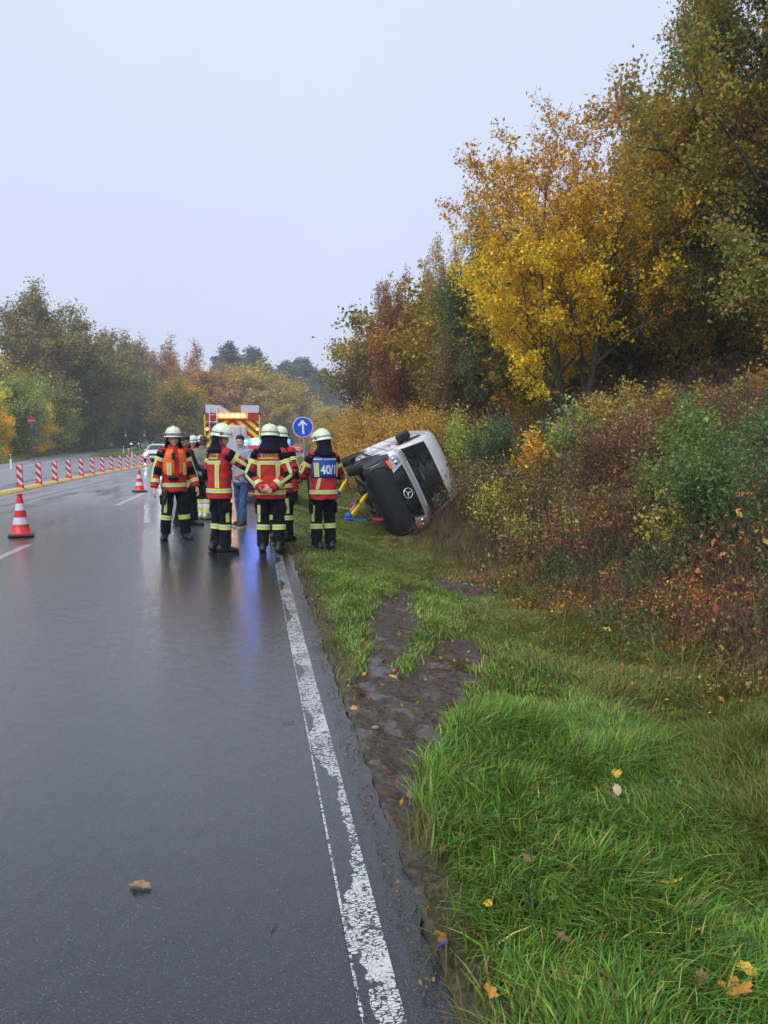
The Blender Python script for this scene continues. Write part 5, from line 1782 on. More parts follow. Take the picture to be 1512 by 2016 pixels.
o.matrix_world = Matrix.Translation(L7) @ Matrix.Rotation(yaw_to(62), 4, 'Z')
tag(o, 'folded white paper in the lowered hand of the navy officer', 'paper')

# olive jacket, turned away
f8 = Fig(1.80, stance=.10, stride=.06, build=1.04, head=(R(20), 0), arms=[((-.31, .04, 1.15), (-.14, .28, 1.1)), ((.31, .04, 1.15), (.26, .22, 1.05))])
L8 = (rel(400, 16.4), 16.4, 0)
M_LIMESHOE = mat('white_boot', (.6, .58, .55), .5)
p8 = make_person('person in an olive field jacket with pale lower trouser legs and white boots', L8, yaw_to(150), f8,
                 dict(jacket=M_OLIVE, trousers=M_NAVY, boots=M_LIMESHOE, hair=mat('brown_hair', (.09, .05, .03), .7, scale=60), fit=.0, hem=.95, bands=('leg',), toe=(.1, -.1)))
for i in (0, 1):
    mb = MB(); mb.tube([lerp(f8.knee[i], f8.ank[i], .40), lerp(f8.knee[i], f8.ank[i], .97)], [.093, .092], 18); mb.build('pale_trouser_cuff', M_GREYH, p8, True)
    mb = MB(); limb_band(mb, f8.knee[i], f8.ank[i], .78, .096, .06, 20); mb.build('reflective_band', [M_YEL, M_YEL], p8)
mb = MB(); mb.ell(f8.el[1] + Vector((.05, -.02, .13)), (.035, .035, .035), 12, 8); mb.build('sleeve_badge', mat('dark_badge', (.04, .04, .035), .7), p8, True)

# two more firefighters further back
f9 = Fig(1.78, stance=.13, build=1.0, head=(R(30), R(-5)), arms=[((-.275, 0, 1.16), (-.25, .20, 1.02)), ((.275, 0, 1.16), (.30, .12, .92))])
L9 = (rel(381, 20.6), 20.6, 0)
p9 = make_person('firefighter farther back between the officer and the olive jacket, orange vest over red', L9, yaw_to(-40), f9,
                 st(visor=R(20), bands=('waist', 'arm', 'leg', 'shin'), shin_legs=(0, 1)))
vest(p9, f9, M_ORANGE, -1.25, 1.25, 1.06, 1.50)
f10 = Fig(1.80, stance=.13, build=1.0, head=(R(0), 0))
L10 = (rel(396, 21.8), 21.8, 0)
p10 = make_person('firefighter farthest back, only helmet and shoulder visible beside the olive jacket', L10, yaw_to(170), f10,
                  st(panel=True, bands=('waist', 'arm', 'leg', 'chest')))
# ------------------------------------------------------------------ vehicles
M_WHITEP = mat('white_van_paint', (.82, .83, .85), .28, var=.03, scale=3, coat=.6)
M_PLAST = mat('black_bumper_plastic', (.013, .0145, .018), .55, var=.15, scale=20, bump=.05, spec=.35)
M_GLASSD = mat('dark_window_glass', (.012, .015, .017), .06, var=.2, spec=.7)
M_UNDER = mat('dirty_underbody', (.022, .021, .018), .7, var=.6, scale=6, bump=.5)
M_RAIL = mat('yellowish_steel_rail', (.075, .072, .045), .5, metal=.4, var=.6, scale=5)  # yellowish, blotchy steel
M_CHROME = mat('chrome', (.62, .64, .66), .15, metal=1, var=.03)
M_RIM = mat('steel_wheel_rim', (.30, .31, .33), .35, metal=.7)
M_TYRE = mat('tyre_rubber', (.018, .018, .019), .75, var=.2, scale=20)
M_LAMP = mat('clear_headlamp', (.42, .45, .50), .12, metal=.5, var=.35, scale=25)
M_AMBER = mat('amber_lens', (.85, .14, .015), .25)
M_REDL = mat('red_lens', (.45, .01, .01), .25)


class Shell:
    """a car body: the side profile (y, z), closed, extruded to rounded sides"""

    def __init__(s, prof, hw, tum=.09, zt=1.0, ztop=2.4, nose=.08, nl=.9, inset=1.0, sub=1, skip_smooth=()):
        P_ = [Vector(p) for p in prof]
        # Chaikin corner cutting rounds the outline
        for _ in range(sub):
            Q_ = []
            for i in range(len(P_)):
                a, b = P_[i], P_[(i + 1) % len(P_)]
                Q_ += [a.lerp(b, .25), a.lerp(b, .75)]
            P_ = Q_
        s.P = P_; s.hw = hw; s.tum = tum; s.zt = zt; s.ztop = ztop; s.nose = nose; s.nl = nl
        n = len(P_)
        area = sum(P_[i].x * P_[(i + 1) % n].y - P_[(i + 1) % n].x * P_[i].y for i in range(n))
        s.sg = 1 if area > 0 else -1
        s.N = []
        for i in range(n):
            t = (P_[(i + 1) % n] - P_[i - 1]).normalized()
            s.N.append(Vector((t.y, -t.x)) * s.sg)    # outward
        s.U = [0, .25, .5, .7, .84, .92, .97, 1.0]
        s.IN = [v * inset for v in (0, .002, .008, .018, .035, .06, .10, .17)]

    def xw(s, y, z):
        t = max(0, (z - s.zt) / (s.ztop - s.zt))
        f = 1 - s.tum * t ** 1.6
        if y < s.nl: f *= 1 - s.nose * ((s.nl - y) / s.nl) ** 2
        return s.hw * f

    def mesh(s, mb, mi=0):
        n = len(s.P)
        us = [-u for u in reversed(s.U[1:])] + s.U; ins = list(reversed(s.IN[1:])) + s.IN
        vs = []
        for u, d in zip(us, ins):
            for i in range(n):
                p = s.P[i] - s.N[i] * d
                vs.append((u * s.xw(p.x, p.y), p.x, p.y))
        m = len(us)
        fs = [(j * n + i, j * n + (i + 1) % n, (j + 1) * n + (i + 1) % n, (j + 1) * n + i) for j in range(m - 1) for i in range(n)]
        fs.append(tuple(range(n))); fs.append(tuple((m - 1) * n + i for i in reversed(range(n))))
        mb.add(vs, fs, mi)

    def skin(s, u, y, z, off=.004):
        """point on the front / top skin nearest to (y, z) at lateral fraction u"""
        q = Vector((y, z)); best = None
        n = len(s.P)
        for i in range(n):
            a, b = s.P[i], s.P[(i + 1) % n]
            ab = b - a
            t = max(0, min(1, (q - a).dot(ab) / max(ab.dot(ab), 1e-9)))
            c = a + ab * t; d = (c - q).length
            if best is None or d < best[0]: best = (d, c, s.N[i].lerp(s.N[(i + 1) % n], t).normalized())
        _, c, nn = best
        d = np.interp(abs(u), s.U, s.IN)
        p = c - nn * (d - off)
        return Vector((u * s.xw(p.x, p.y), p.x, p.y))

    def patch(s, mb, corners, nu=10, nv=4, off=.004, mi=0):
        """corners: 4 of (u, y, z): lower left, lower right, upper right, upper left"""
        A, B, C, D = [Vector(c) for c in corners]
        vs = []
        for j in range(nv + 1):
            for i in range(nu + 1):
                a, b = i / nu, j / nv
                p = (A * (1 - a) + B * a) * (1 - b) + (D * (1 - a) + C * a) * b
                vs.append(s.skin(p.x, p.y, p.z, off))
        w = nu + 1
        mb.add(vs, [(j * w + i, j * w + i + 1, (j + 1) * w + i + 1, (j + 1) * w + i) for j in range(nv) for i in range(nu)], mi)

    def side(s, mb, poly, sg, off=.006, mi=0):
        """flat polygon on the side wall, (y, z) points"""
        vs = [(sg * (s.xw(y, z) + off), y, z) for y, z in poly]
        f = tuple(range(len(vs)))
        mb.add(vs, [f if sg > 0 else tuple(reversed(f))], mi)


def wheel(parent, c, r, w, sg, rim=M_RIM, nsp=8):
    """tyre with rim; axis along x, outer side sg"""
    mb = MB(); n = 28
    prof = [(-w / 2, r * .62), (-w / 2, r * .9), (-w * .40, r), (w * .40, r), (w / 2, r * .9), (w / 2, r * .62)]
    vs = []
    for x, rr in prof:
        for k in range(n):
            a = 2 * PI * k / n; vs.append((c[0] + x, c[1] + math.cos(a) * rr, c[2] + math.sin(a) * rr))
    fs = [(j * n + k, j * n + (k + 1) % n, (j + 1) * n + (k + 1) % n, (j + 1) * n + k) for j in range(5) for k in range(n)]
    mb.add(vs, fs)
    wh = mb.build('wheel', M_TYRE, parent, True)
    mb = MB(); o = sg * w * .40
    ring = []
    for x, rr in ((o, .64), (o, .58), (o - sg * .04, .52), (o - sg * .045, .2), (o - sg * .01, .16), (o, .12)):
        for k in range(n):
            a = 2 * PI * k / n; ring.append((c[0] + x, c[1] + math.cos(a) * rr * r, c[2] + math.sin(a) * rr * r))
    fs = [(j * n + k, j * n + (k + 1) % n, (j + 1) * n + (k + 1) % n, (j + 1) * n + k) for j in range(5) for k in range(n)]
    fs.append(tuple(5 * n + k for k in range(n)))
    mb.add(ring, fs)
    for k in range(nsp):
        a = 2 * PI * k / nsp
        mb.box((c[0] + o - sg * .015, c[1] + math.cos(a) * r * .36, c[2] + math.sin(a) * r * .36), (.02, r * .12, r * .40), rot=Matrix.Rotation(a - PI / 2, 3, 'X'))
    mb.build('rim', rim, wh, True)
    return wh


# ---- the white van lying on its side, front towards the camera
VP = [(.16, .30), (.05, .36), (.0, .50), (.0, .70), (.03, .88), (.08, .98), (.13, 1.10), (.20, 1.20), (.45, 1.29), (.95, 1.40), (1.02, 1.43),
      (1.30, 1.80), (1.58, 2.11), (1.68, 2.20), (2.02, 2.42), (2.5, 2.56), (3.1, 2.61), (5.4, 2.61), (5.75, 2.55), (5.90, 2.3), (5.93, 1.0), (5.93, .50), (5.85, .42), (4.6, .40), (2.0, .38), (.6, .32)]
van = thing('overturned_van', 'white delivery van tipped onto its side in the ditch, windscreen facing the camera', 'van')
sh = Shell(VP, 1.0, tum=.11, zt=1.1, ztop=2.61, nose=.09, nl=1.0, inset=1.0, sub=2)
mb = MB(); sh.mesh(mb, 0)
body = mb.build('body', [M_WHITEP], van, True, fix=True)
# windscreen: dark glass, black frit border, wiper cowl
M_SCREEN = mat('windscreen_glass', (.014, .018, .019), .05, var=.5, scale=4, spec=.8)
mb = MB(); sh.patch(mb, [(-.90, 1.06, 1.47), (.90, 1.06, 1.47), (.84, 1.57, 2.10), (-.84, 1.57, 2.10)], 14, 8, .006)
ws = mb.build('windscreen', M_SCREEN, van, True)
mb = MB()
sh.patch(mb, [(-.92, 1.02, 1.425), (.92, 1.02, 1.425), (.90, 1.07, 1.485), (-.90, 1.07, 1.485)], 14, 2, .010)
mb.build('wiper_cowl', M_PLAST, van, True)
for u0, u1 in ((-.62, .05), (.12, .80)):
    mb = MB(); mb.tube([sh.skin(u0, 1.06, 1.46, .03), sh.skin((u0 + u1) / 2, 1.13, 1.56, .035), sh.skin(u1, 1.10, 1.52, .03)], .009, 6); mb.build('wiper', M_BLACK, van, True)
# things seen through the glass: paper folder and cloth on the dashboard
mb = MB(); sh.patch(mb, [(-.16, 1.16, 1.62), (.02, 1.16, 1.62), (.04, 1.19, 1.66), (-.14, 1.19, 1.66)], 3, 1, .009); mb.build('dashboard_card', mat('grey_green_card', (.10, .15, .15), .4), van)
mb = MB()
rg = np.random.default_rng(3)
for q in range(9):
    u_ = .52 + rg.random() * .26; h_ = rg.random() * .25
    y_ = 1.10 + h_ * .8; z_ = 1.53 + h_
    mb.add([sh.skin(u_, y_, z_, .009), sh.skin(u_ + .06 + rg.random() * .05, y_ + .02, z_ + .02, .009), sh.skin(u_ + .03, y_ + .07 + rg.random() * .05, z_ + .09, .0095)], [(0, 1, 2)], q % 3)
mb.build('crumpled_paper', [mat('paper_a', (.25, .32, .33), .4), mat('paper_b', (.06, .20, .30), .4), mat('paper_c', (.16, .22, .17), .4)], van)
mb = MB(); mb.add([sh.skin(.44, 1.26, 1.75, .009), sh.skin(.62, 1.18, 1.65, .009), sh.skin(.60, 1.28, 1.78, .009)], [(0, 1, 2)]); mb.build('dashboard_card', MATS['grey_green_card'], van)
# hood seams
mb = MB()
for sg in (-1, 1):
    mb.tube([sh.skin(sg * .80, .14, 1.15, .002), sh.skin(sg * .86, .5, 1.30, .002), sh.skin(sg * .90, .92, 1.39, .002)], .006, 5)
    sh.patch(mb, [(sg * .60, .94, 1.395), (sg * .88, .94, 1.395), (sg * .88, 1.0, 1.415), (sg * .60, 1.0, 1.415)], 4, 1, .006)
mb.build('hood_seam', M_BLACK, van, True)
# bumper and lower front in black plastic
mb = MB()
sh.patch(mb, [(-1.0, .02, .42), (1.0, .02, .42), (1.0, .03, .92), (-1.0, .03, .92)], 24, 6, .022)
sh.patch(mb, [(-1.0, .50, .30), (1.0, .50, .30), (1.0, .16, .295), (-1.0, .16, .295)], 24, 2, .022)
sh.patch(mb, [(-1.0, .16, .295), (1.0, .16, .295), (1.0, .02, .42), (-1.0, .02, .42)], 24, 3, .022)
for sg in (-1, 1):      # bumper corner wraps to the wheel arch
    poly = [(.0, .36), (.0, .98), (.42, 1.02), (.62, .86), (.70, .62), (.72, .42), (.2, .34)]
    vs = [(sg * (sh.xw(y, z) + .022), y + .06, z) for y, z in poly]
    mb.add(vs, [tuple(range(len(vs)))])
    vs2 = [sh.skin(sg * 1.0, .02, z, .022) for z in (.36, .5, .65, .8, .92)]
    o_ = [Vector((sg * (sh.xw(.1, z) + .022), .14, z)) for z in (.36, .5, .65, .8, .92)]
    mb.add(vs2 + o_, [(i, i + 1, i + 6, i + 5) for i in range(4)])
mb.build('bumper', M_PLAST, van, True)
for sg in (-1, 1):
    mb = MB()
    pts = [(sg * .74, .05, .84), (sg * .86, .06, .78), (sg * .90, .06, .62), (sg * .88, .05, .46)]
    mb.tube([sh.skin(*p, .03) for p in pts], .018, 8)
    mb.build('bumper_crease', M_PLAST, van, True)
mb = MB(); sh.patch(mb, [(-.50, .06, .40), (.46, .06, .40), (.56, .0, .70), (-.40, .0, .70)], 8, 3, .030); mb.build('lower_intake', M_BLACK, van)
# grille with slats and star
mb = MB(); sh.patch(mb, [(-.56, .03, .86), (.56, .03, .86), (.66, .16, 1.15), (-.66, .16, 1.15)], 12, 4, .030); gr = mb.build('grille', mat('gloss_black_grille', (.010, .011, .013), .2), van, True)
for q in range(4):
    z0 = .90 + q * .062; y0 = .045 + q * .028
    for sg in (-1, 1):
        mb = MB(); mb.tube([sh.skin(sg * .17, y0, z0, .040), sh.skin(sg * .38, y0, z0, .040), sh.skin(sg * .58, y0, z0, .038)], .010, 6); mb.build('grille_slat', mat('satin_slat', (.02, .022, .025), .3), gr, True)
mb = MB()
fr = [(-.57, .02, .85), (-.68, .17, 1.17), (0, .17, 1.19), (.68, .17, 1.17), (.57, .02, .85)]
pts = []
for a, b_ in zip(fr[:-1], fr[1:]):
    for t in np.linspace(0, 1, 6)[:-1]: pts.append(sh.skin(*(Vector(a).lerp(Vector(b_), t)), .030))
pts.append(sh.skin(*fr[-1], .030))
mb.tube(pts, .020, 8); mb.build('grille_frame', M_PLAST, gr, True)
# three-pointed star in a ring
sc_ = sh.skin(0, .09, .985, .085)
tx = Vector((1, 0, 0)); ty = (sh.skin(0, .13, 1.08, .055) - sh.skin(0, .05, .90, .055)).normalized()
tn = tx.cross(ty).normalized()
mb = MB(); ring = [sc_ + (tx * math.cos(a) + ty * math.sin(a)) * .115 for a in np.linspace(0, 2 * PI, 33)]
mb.tube(ring, .011, 8)
for a in (PI / 2, PI / 2 + 2 * PI / 3, PI / 2 + 4 * PI / 3):
    d = tx * math.cos(a) + ty * math.sin(a); q = tx * -math.sin(a) + ty * math.cos(a)
    mb.add([sc_ + q * .024, sc_ - q * .024, sc_ + d * .112, sc_ - tn * .02 * (1 if tn.y > 0 else -1)], [(0, 2, 3), (2, 1, 3), (0, 1, 2)])
mb.build('star_emblem', mat('satin_chrome', (.7, .72, .75), .4, metal=.5), gr)
# headlamps
for sg in (-1, 1):
    mb = MB()
    sh.patch(mb, [(sg * .70, .05, .93), (sg * .985, .10, .90), (sg * .985, .22, 1.21), (sg * .76, .19, 1.21)], 8, 6, .028)
    hl = mb.build('headlamp', M_LAMP, van, True)
    mb = MB()
    q0 = sh.skin(sg * .95, .12, .90, .02); 
    for c_, r_ in (((sg * .80, .13, 1.06), .055), ((sg * .90, .14, 1.04), .045)):
        cc = sh.skin(*c_, .034); mb.ell(cc, (r_, .02, r_), 14, 8)
    mb.build('reflector', M_CHROME, hl, True)
    mb = MB(); sh.patch(mb, [(sg * .74, .04, .885), (sg * .98, .07, .86), (sg * .985, .09, .955), (sg * .74, .06, .955)], 6, 2, .034); mb.build('indicator', M_AMBER, hl, True)
    # side glass, door seams, rubbing strip
    mb = MB(); sh.side(mb, [(1.18, 1.42), (2.15, 1.42), (2.15, 2.08), (1.80, 2.12), (1.62, 2.0)], sg, .008); mb.build('door_window', M_GLASSD, van)
    mb = MB()
    for line in ([(1.10, .5), (1.12, 1.4), (1.72, 2.22), (2.3, 2.22), (2.3, .5)], [(2.5, .5), (2.5, 2.2), (3.7, 2.2), (3.7, .5)], [(2.4, 1.55), (5.6, 1.55)], [(1.12, 1.12), (5.8, 1.12)]):
        mb.tube([(sg * (sh.xw(y, z) + .003), y, z) for y, z in line], .007, 5)
    mb.build('door_seam', mat('seam_grey', (.12, .12, .125), .6), van)
    mb = MB(); mb.tube([(sg * (sh.xw(y, .72) + .01), y, .72) for y in (1.5, 2.4, 3.6, 4.1)], (.025), 8); mb.build('rubbing_strip', M_PLAST, van, True)
    mb = MB(); mb.box((sg * (sh.xw(2.2, 1.2) + .02), 2.16, 1.30), (.03, .18, .04), bev=.01); mb.build('door_handle', M_PLAST, van)
    mb = MB(); mb.box((sg * (sh.xw(.9, 1.2) + .012), .90, 1.16), (.02, .10, .06), bev=.006); mb.build('side_indicator', M_AMBER, van)
    # roof drip moulding (dark line along the roof edge)
    mb = MB(); mb.tube([sh.skin(sg * .93, 1.85, 2.32, .004), sh.skin(sg * .93, 2.6, 2.57, .004), sh.skin(sg * .93, 4.0, 2.61, .004), sh.skin(sg * .93, 5.6, 2.6, .004)], .012, 6); mb.build('roof_rail', M_PLAST, van, True)
    # wheel arches and wheels
    for yc in (1.06, 4.75):
        mb = MB(); n = 20
        vs = []
        for rr, oo in ((.52, .012), (.44, .035), (.40, .0)):
            for q in range(n + 1):
                a = R(-8) + R(196) * q / n
                yy_, zz_ = yc + math.cos(a) * rr, .40 + math.sin(a) * rr
                vs.append((sg * (sh.xw(max(yy_, .3), .6) + oo), yy_, zz_))
        mb.add(vs, [(j * (n + 1) + q, j * (n + 1) + q + 1, (j + 1) * (n + 1) + q + 1, (j + 1) * (n + 1) + q) for j in range(2) for q in range(n)])
        mb.build('wheel_arch', M_PLAST, van, True)
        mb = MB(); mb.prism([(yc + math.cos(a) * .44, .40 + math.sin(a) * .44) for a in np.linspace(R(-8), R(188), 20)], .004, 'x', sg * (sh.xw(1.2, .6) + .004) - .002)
        mb.build('wheel_well_shade', M_BLACK, van)  # flat black disc paints the shade of a wheel well left uncut
        wheel(van, (sg * .95, yc, .345), .36, .24, sg)
# mirrors
for sg in (-1, 1):
    mb = MB(); mb.box((sg * 1.13, 1.36, 1.62), (.22, .16, .36), rot=(0, sg * .08, 0), bev=.045); mb.tube([(sg * .93, 1.42, 1.50), (sg * 1.08, 1.40, 1.52)], .045, 10)
    mb.tube([(sg * .93, 1.50, 1.72), (sg * 1.08, 1.42, 1.70)], .028, 10)
    mb.build('door_mirror', M_PLAST, van)
# roof aerial
mb = MB(); a0 = sh.skin(.06, 2.10, 2.45, .0); mb.ell(a0, (.05, .07, .03), 12, 8); mb.tube([a0, a0 + Vector((.0, .0, .05)), a0 + Vector((.0, .26, .20))], [.018, .010, .004], 6); mb.build('roof_aerial', M_BLACK, van, True)
# underbody: sump, frame rails, exhaust, axle, tank
mb = MB(); mb.box((0, 3.0, .36), (1.72, 5.5, .10), bev=.03); mb.build('floor_pan', M_UNDER, van)
mb = MB()
for x in (-.52, .52): mb.box((x, 3.1, .29), (.09, 5.2, .12), bev=.01)
mb.build('frame_rail', M_RAIL, van)
mb = MB(); mb.box((0, .75, .27), (1.2, .8, .10), bev=.03); mb.build('engine_shield', M_UNDER, van)
for q in range(6):
    mb = MB(); mb.box((0, 1.5 + q * .75, .30), (1.0, .07, .07), bev=.01); mb.build('cross_member', M_RAIL, van)
mb = MB(); mb.tube([(.25, 1.1, .24), (.28, 2.0, .24), (.40, 2.8, .24), (.40, 5.5, .26)], .035, 10); mb.tube([(.38, 2.9, .24), (.38, 3.7, .24)], .09, 12); mb.build('exhaust', M_RAIL, van, True)
mb = MB(); mb.tube([(-.85, 4.75, .345), (.85, 4.75, .345)], .06, 12); mb.ell((0, 4.75, .33), (.17, .15, .15), 14, 10); mb.tube([(0, 1.6, .30), (0, 4.7, .31)], .035, 10); mb.build('rear_axle', M_UNDER, van, True)
mb = MB(); mb.tube([(-.8, 1.06, .30), (.8, 1.06, .30)], .05, 10); mb.box((-.6, 1.06, .27), (.35, .12, .08), bev=.02); mb.box((.6, 1.06, .27), (.35, .12, .08), bev=.02); mb.build('front_axle', M_UNDER, van)
mb = MB(); mb.box((-.05, 2.7, .24), (.5, 1.0, .16), bev=.05); mb.build('fuel_tank', M_UNDER, van)

VAN_ROLL = R(64.5)       # how far it has tipped over
VAN_Y = 16.9
# local frame: front at -y? the profile starts with the nose at y = 0 and runs back along +y, z up
Rm = Matrix.Rotation(R(VYAW := -3.5), 4, 'Z') @ Matrix.Rotation(R(VPITCH := 1.0), 4, 'X') @ Matrix.Rotation(VAN_ROLL, 4, 'Y')
# reference point: centre of the grille badge lands at this spot
vx, vz = Q(800, VAN_Y, 972)
ref = Rm @ Vector((0, .05, .98))
van.matrix_world = Matrix.Translation(Vector((vx, VAN_Y, vz)) - ref) @ Rm
VANM = van.matrix_world.copy()

# ---- generic car
def car(name, label, cat, prof, hw, loc, yaw, paint, wheels, wr, glass_f=None, glass_r=None, sidew=(), lights=(), plates=(), tum=.14, zt=.85, ztop=1.5, mirrors=None, lower=None, nose=.14, nl=.8):
    root = thing(name, label, cat, loc, yaw)
    s = Shell(prof, hw, tum=tum, zt=zt, ztop=ztop, nose=nose, nl=nl, inset=.8, sub=2)
    mb = MB(); s.mesh(mb); mb.build('body', paint, root, True, fix=True)
    for nm, c in (('windscreen', glass_f), ('rear_window', glass_r)):
        if c: mb = MB(); s.patch(mb, c, 10, 5, .008); mb.build(nm, M_GLASSD, root, True)
    for poly in sidew:
        for sg in (-1, 1):
            mb = MB(); s.side(mb, poly, sg, .008); mb.build('side_window', M_GLASSD, root)
    for nm, c, m in lights:
        for sg in (-1, 1):
            mb = MB(); s.patch(mb, [(sg * u, y, z) for u, y, z in c], 5, 3, .012); mb.build(nm, m, root, True)
    for nm, c, m in plates:
        mb = MB(); s.patch(mb, c, 8, 2, .014); mb.build(nm, m, root, True)
    for y in wheels:
        for sg in (-1, 1): 
            mb = MB(); mb.prism([(y + math.cos(a) * wr * 1.2, wr + math.sin(a) * wr * 1.2) for a in np.linspace(R(-25), R(205), 18)], .004, 'x', sg * (s.xw(y, .5) + .004) - .002); mb.build('wheel_well_shade', M_BLACK, root)  # black disc on the side wall in place of the shaded wheel hollow
            wheel(root, (sg * (hw - .10), y, wr), wr, .22, sg)
    if mirrors:
        y, z = mirrors
        for sg in (-1, 1):
            mb = MB(); mb.box((sg * (s.xw(y, z) + .13), y, z), (.17, .08, .13), bev=.03); mb.tube([(sg * (s.xw(y, z) - .02), y, z - .03), (sg * (s.xw(y, z) + .08), y, z - .02)], .025, 8); mb.build('door_mirror', paint, root)
    return root, s


SUV = [(.06, .28), (.0, .45), (.0, .75), (.10, .92), (.9, 1.05), (1.1, 1.10), (1.75, 1.55), (2.2, 1.66), (3.6, 1.66), (4.1, 1.58), (4.42, 1.15), (4.50, .95), (4.52, .45), (4.4, .28)]
MPV = [(.08, .28), (.0, .45), (.0, .80), (.12, 1.00), (.75, 1.20), (.9, 1.26), (1.6, 1.80), (2.0, 1.90), (4.3, 1.90), (4.7, 1.82), (4.85, 1.2), (4.88, .5), (4.8, .30)]
M_CARW = mat('white_car_paint', (.66, .67, .69), .25, var=.03, coat=.6)
M_CARD = mat('dark_purple_paint', (.09, .07, .11), .3, var=.05, coat=.6)
M_CARR = mat('red_car_paint', (.45, .015, .03), .3, var=.05, coat=.6)
M_FRED = mat('fire_engine_red', (.38, .010, .012), .35, var=.05, coat=.4)
M_BEAM = mat('lit_headlamp', (1, 1, 1), .3, emit=(1, .97, .9), es=45)
M_DIPS = mat('dipped_headlamp', (.8, .8, .8), .3, emit=(1, .97, .9), es=1.2)
M_PLATE = mat('number_plate', (.62, .63, .62), .4)

# white car with bright headlamps, coming towards the camera in the opposite lane
x_, _ = Q(303, 70)
wc, s_ = car('white_car', 'white car with dazzling headlamps coming along the opposite lane behind the beacons', 'car', SUV, .90, (x_, 69, 0), R(-5), M_CARW, (.85, 3.5), .33,
    glass_f=[(-.84, 1.12, 1.12), (.84, 1.12, 1.12), (.76, 1.78, 1.56), (-.76, 1.78, 1.56)],
    sidew=[[(1.35, 1.10), (4.0, 1.10), (3.7, 1.50), (2.0, 1.52)]],
    lights=[('headlamp', [(.58, .0, .66), (.94, .02, .66), (.94, .10, .84), (.60, .06, .84)], M_BEAM), ('fog_lamp', [(.62, .0, .40), (.78, .0, .40), (.78, .0, .48), (.62, .0, .48)], M_PLAST)],
    plates=[('grille', [(-.50, .0, .62), (.50, .0, .62), (.54, .02, .82), (-.54, .02, .82)], M_PLAST), ('number_plate', [(-.26, .0, .46), (.26, .0, .46), (.26, .0, .57), (-.26, .0, .57)], M_PLATE),
            ('bumper_trim', [(-.9, .05, .30), (.9, .05, .30), (.9, .0, .40), (-.9, .0, .40)], M_PLAST)], mirrors=(1.45, 1.12))
# dark people carrier on the far branch
x_, _ = Q(266, 140)
mp, s_ = car('dark_minivan', 'dark violet minivan with its lights on, coming down the far left branch road', 'minivan', MPV, .95, (x_, 140, float(rise(x_, 140))), R(14), M_CARD, (.9, 3.9), .34, ztop=1.9,
    glass_f=[(-.86, .95, 1.30), (.86, .95, 1.30), (.78, 1.62, 1.80), (-.78, 1.62, 1.80)],
    sidew=[[(1.2, 1.24), (2.5, 1.24), (2.5, 1.74), (1.75, 1.74)], [(2.6, 1.24), (4.5, 1.24), (4.4, 1.74), (2.6, 1.74)]],
    lights=[('headlamp', [(.60, .0, .76), (.94, .02, .76), (.94, .12, .94), (.62, .08, .94)], M_DIPS)],
    plates=[('grille', [(-.56, .0, .70), (.56, .0, .70), (.56, .06, .92), (-.56, .06, .92)], M_PLAST), ('number_plate', [(-.26, .0, .50), (.26, .0, .50), (.26, .0, .61), (-.26, .0, .61)], M_PLATE),
            ('bumper', [(-.95, .05, .30), (.95, .05, .30), (.95, .0, .62), (-.95, .0, .62)], mat('maroon_bumper', (.09, .012, .02), .4))], mirrors=(1.3, 1.25))
# red car driving away on the bend; the profile nose points forward, so it is turned by 180 degrees
x_, _ = Q(587, 112)
rc, s_ = car('red_car', 'red car driving away round the bend, seen from behind beside the arrow sign', 'car', SUV, .93, (x_ + .6, 116, 0), R(180 - 8), M_CARR, (.85, 3.6), .35,
    glass_r=[(-.74, 4.40, 1.18), (.74, 4.40, 1.18), (.70, 4.14, 1.54), (-.70, 4.14, 1.54)], sidew=[[(1.35, 1.10), (4.1, 1.12), (3.8, 1.50), (2.0, 1.52)]],
    lights=[('tail_lamp', [(.50, 4.52, .92), (.95, 4.50, .92), (.95, 4.46, 1.06), (.50, 4.48, 1.06)], mat('bright_tail_lamp', (.6, .01, .02), .3, emit=(1, .02, .05), es=1.0))],
    plates=[('number_plate', [(-.26, 4.52, .80), (.26, 4.52, .80), (.26, 4.52, .91), (-.26, 4.52, .91)], M_PLATE),
            ('bumper', [(-.97, 4.45, .30), (.97, 4.45, .30), (.97, 4.53, .70), (-.97, 4.53, .70)], M_PLAST), ('silver_trim', [(-.5, 4.46, .34), (.5, 4.46, .34), (.5, 4.48, .42), (-.5, 4.48, .42)], M_CHROME)])

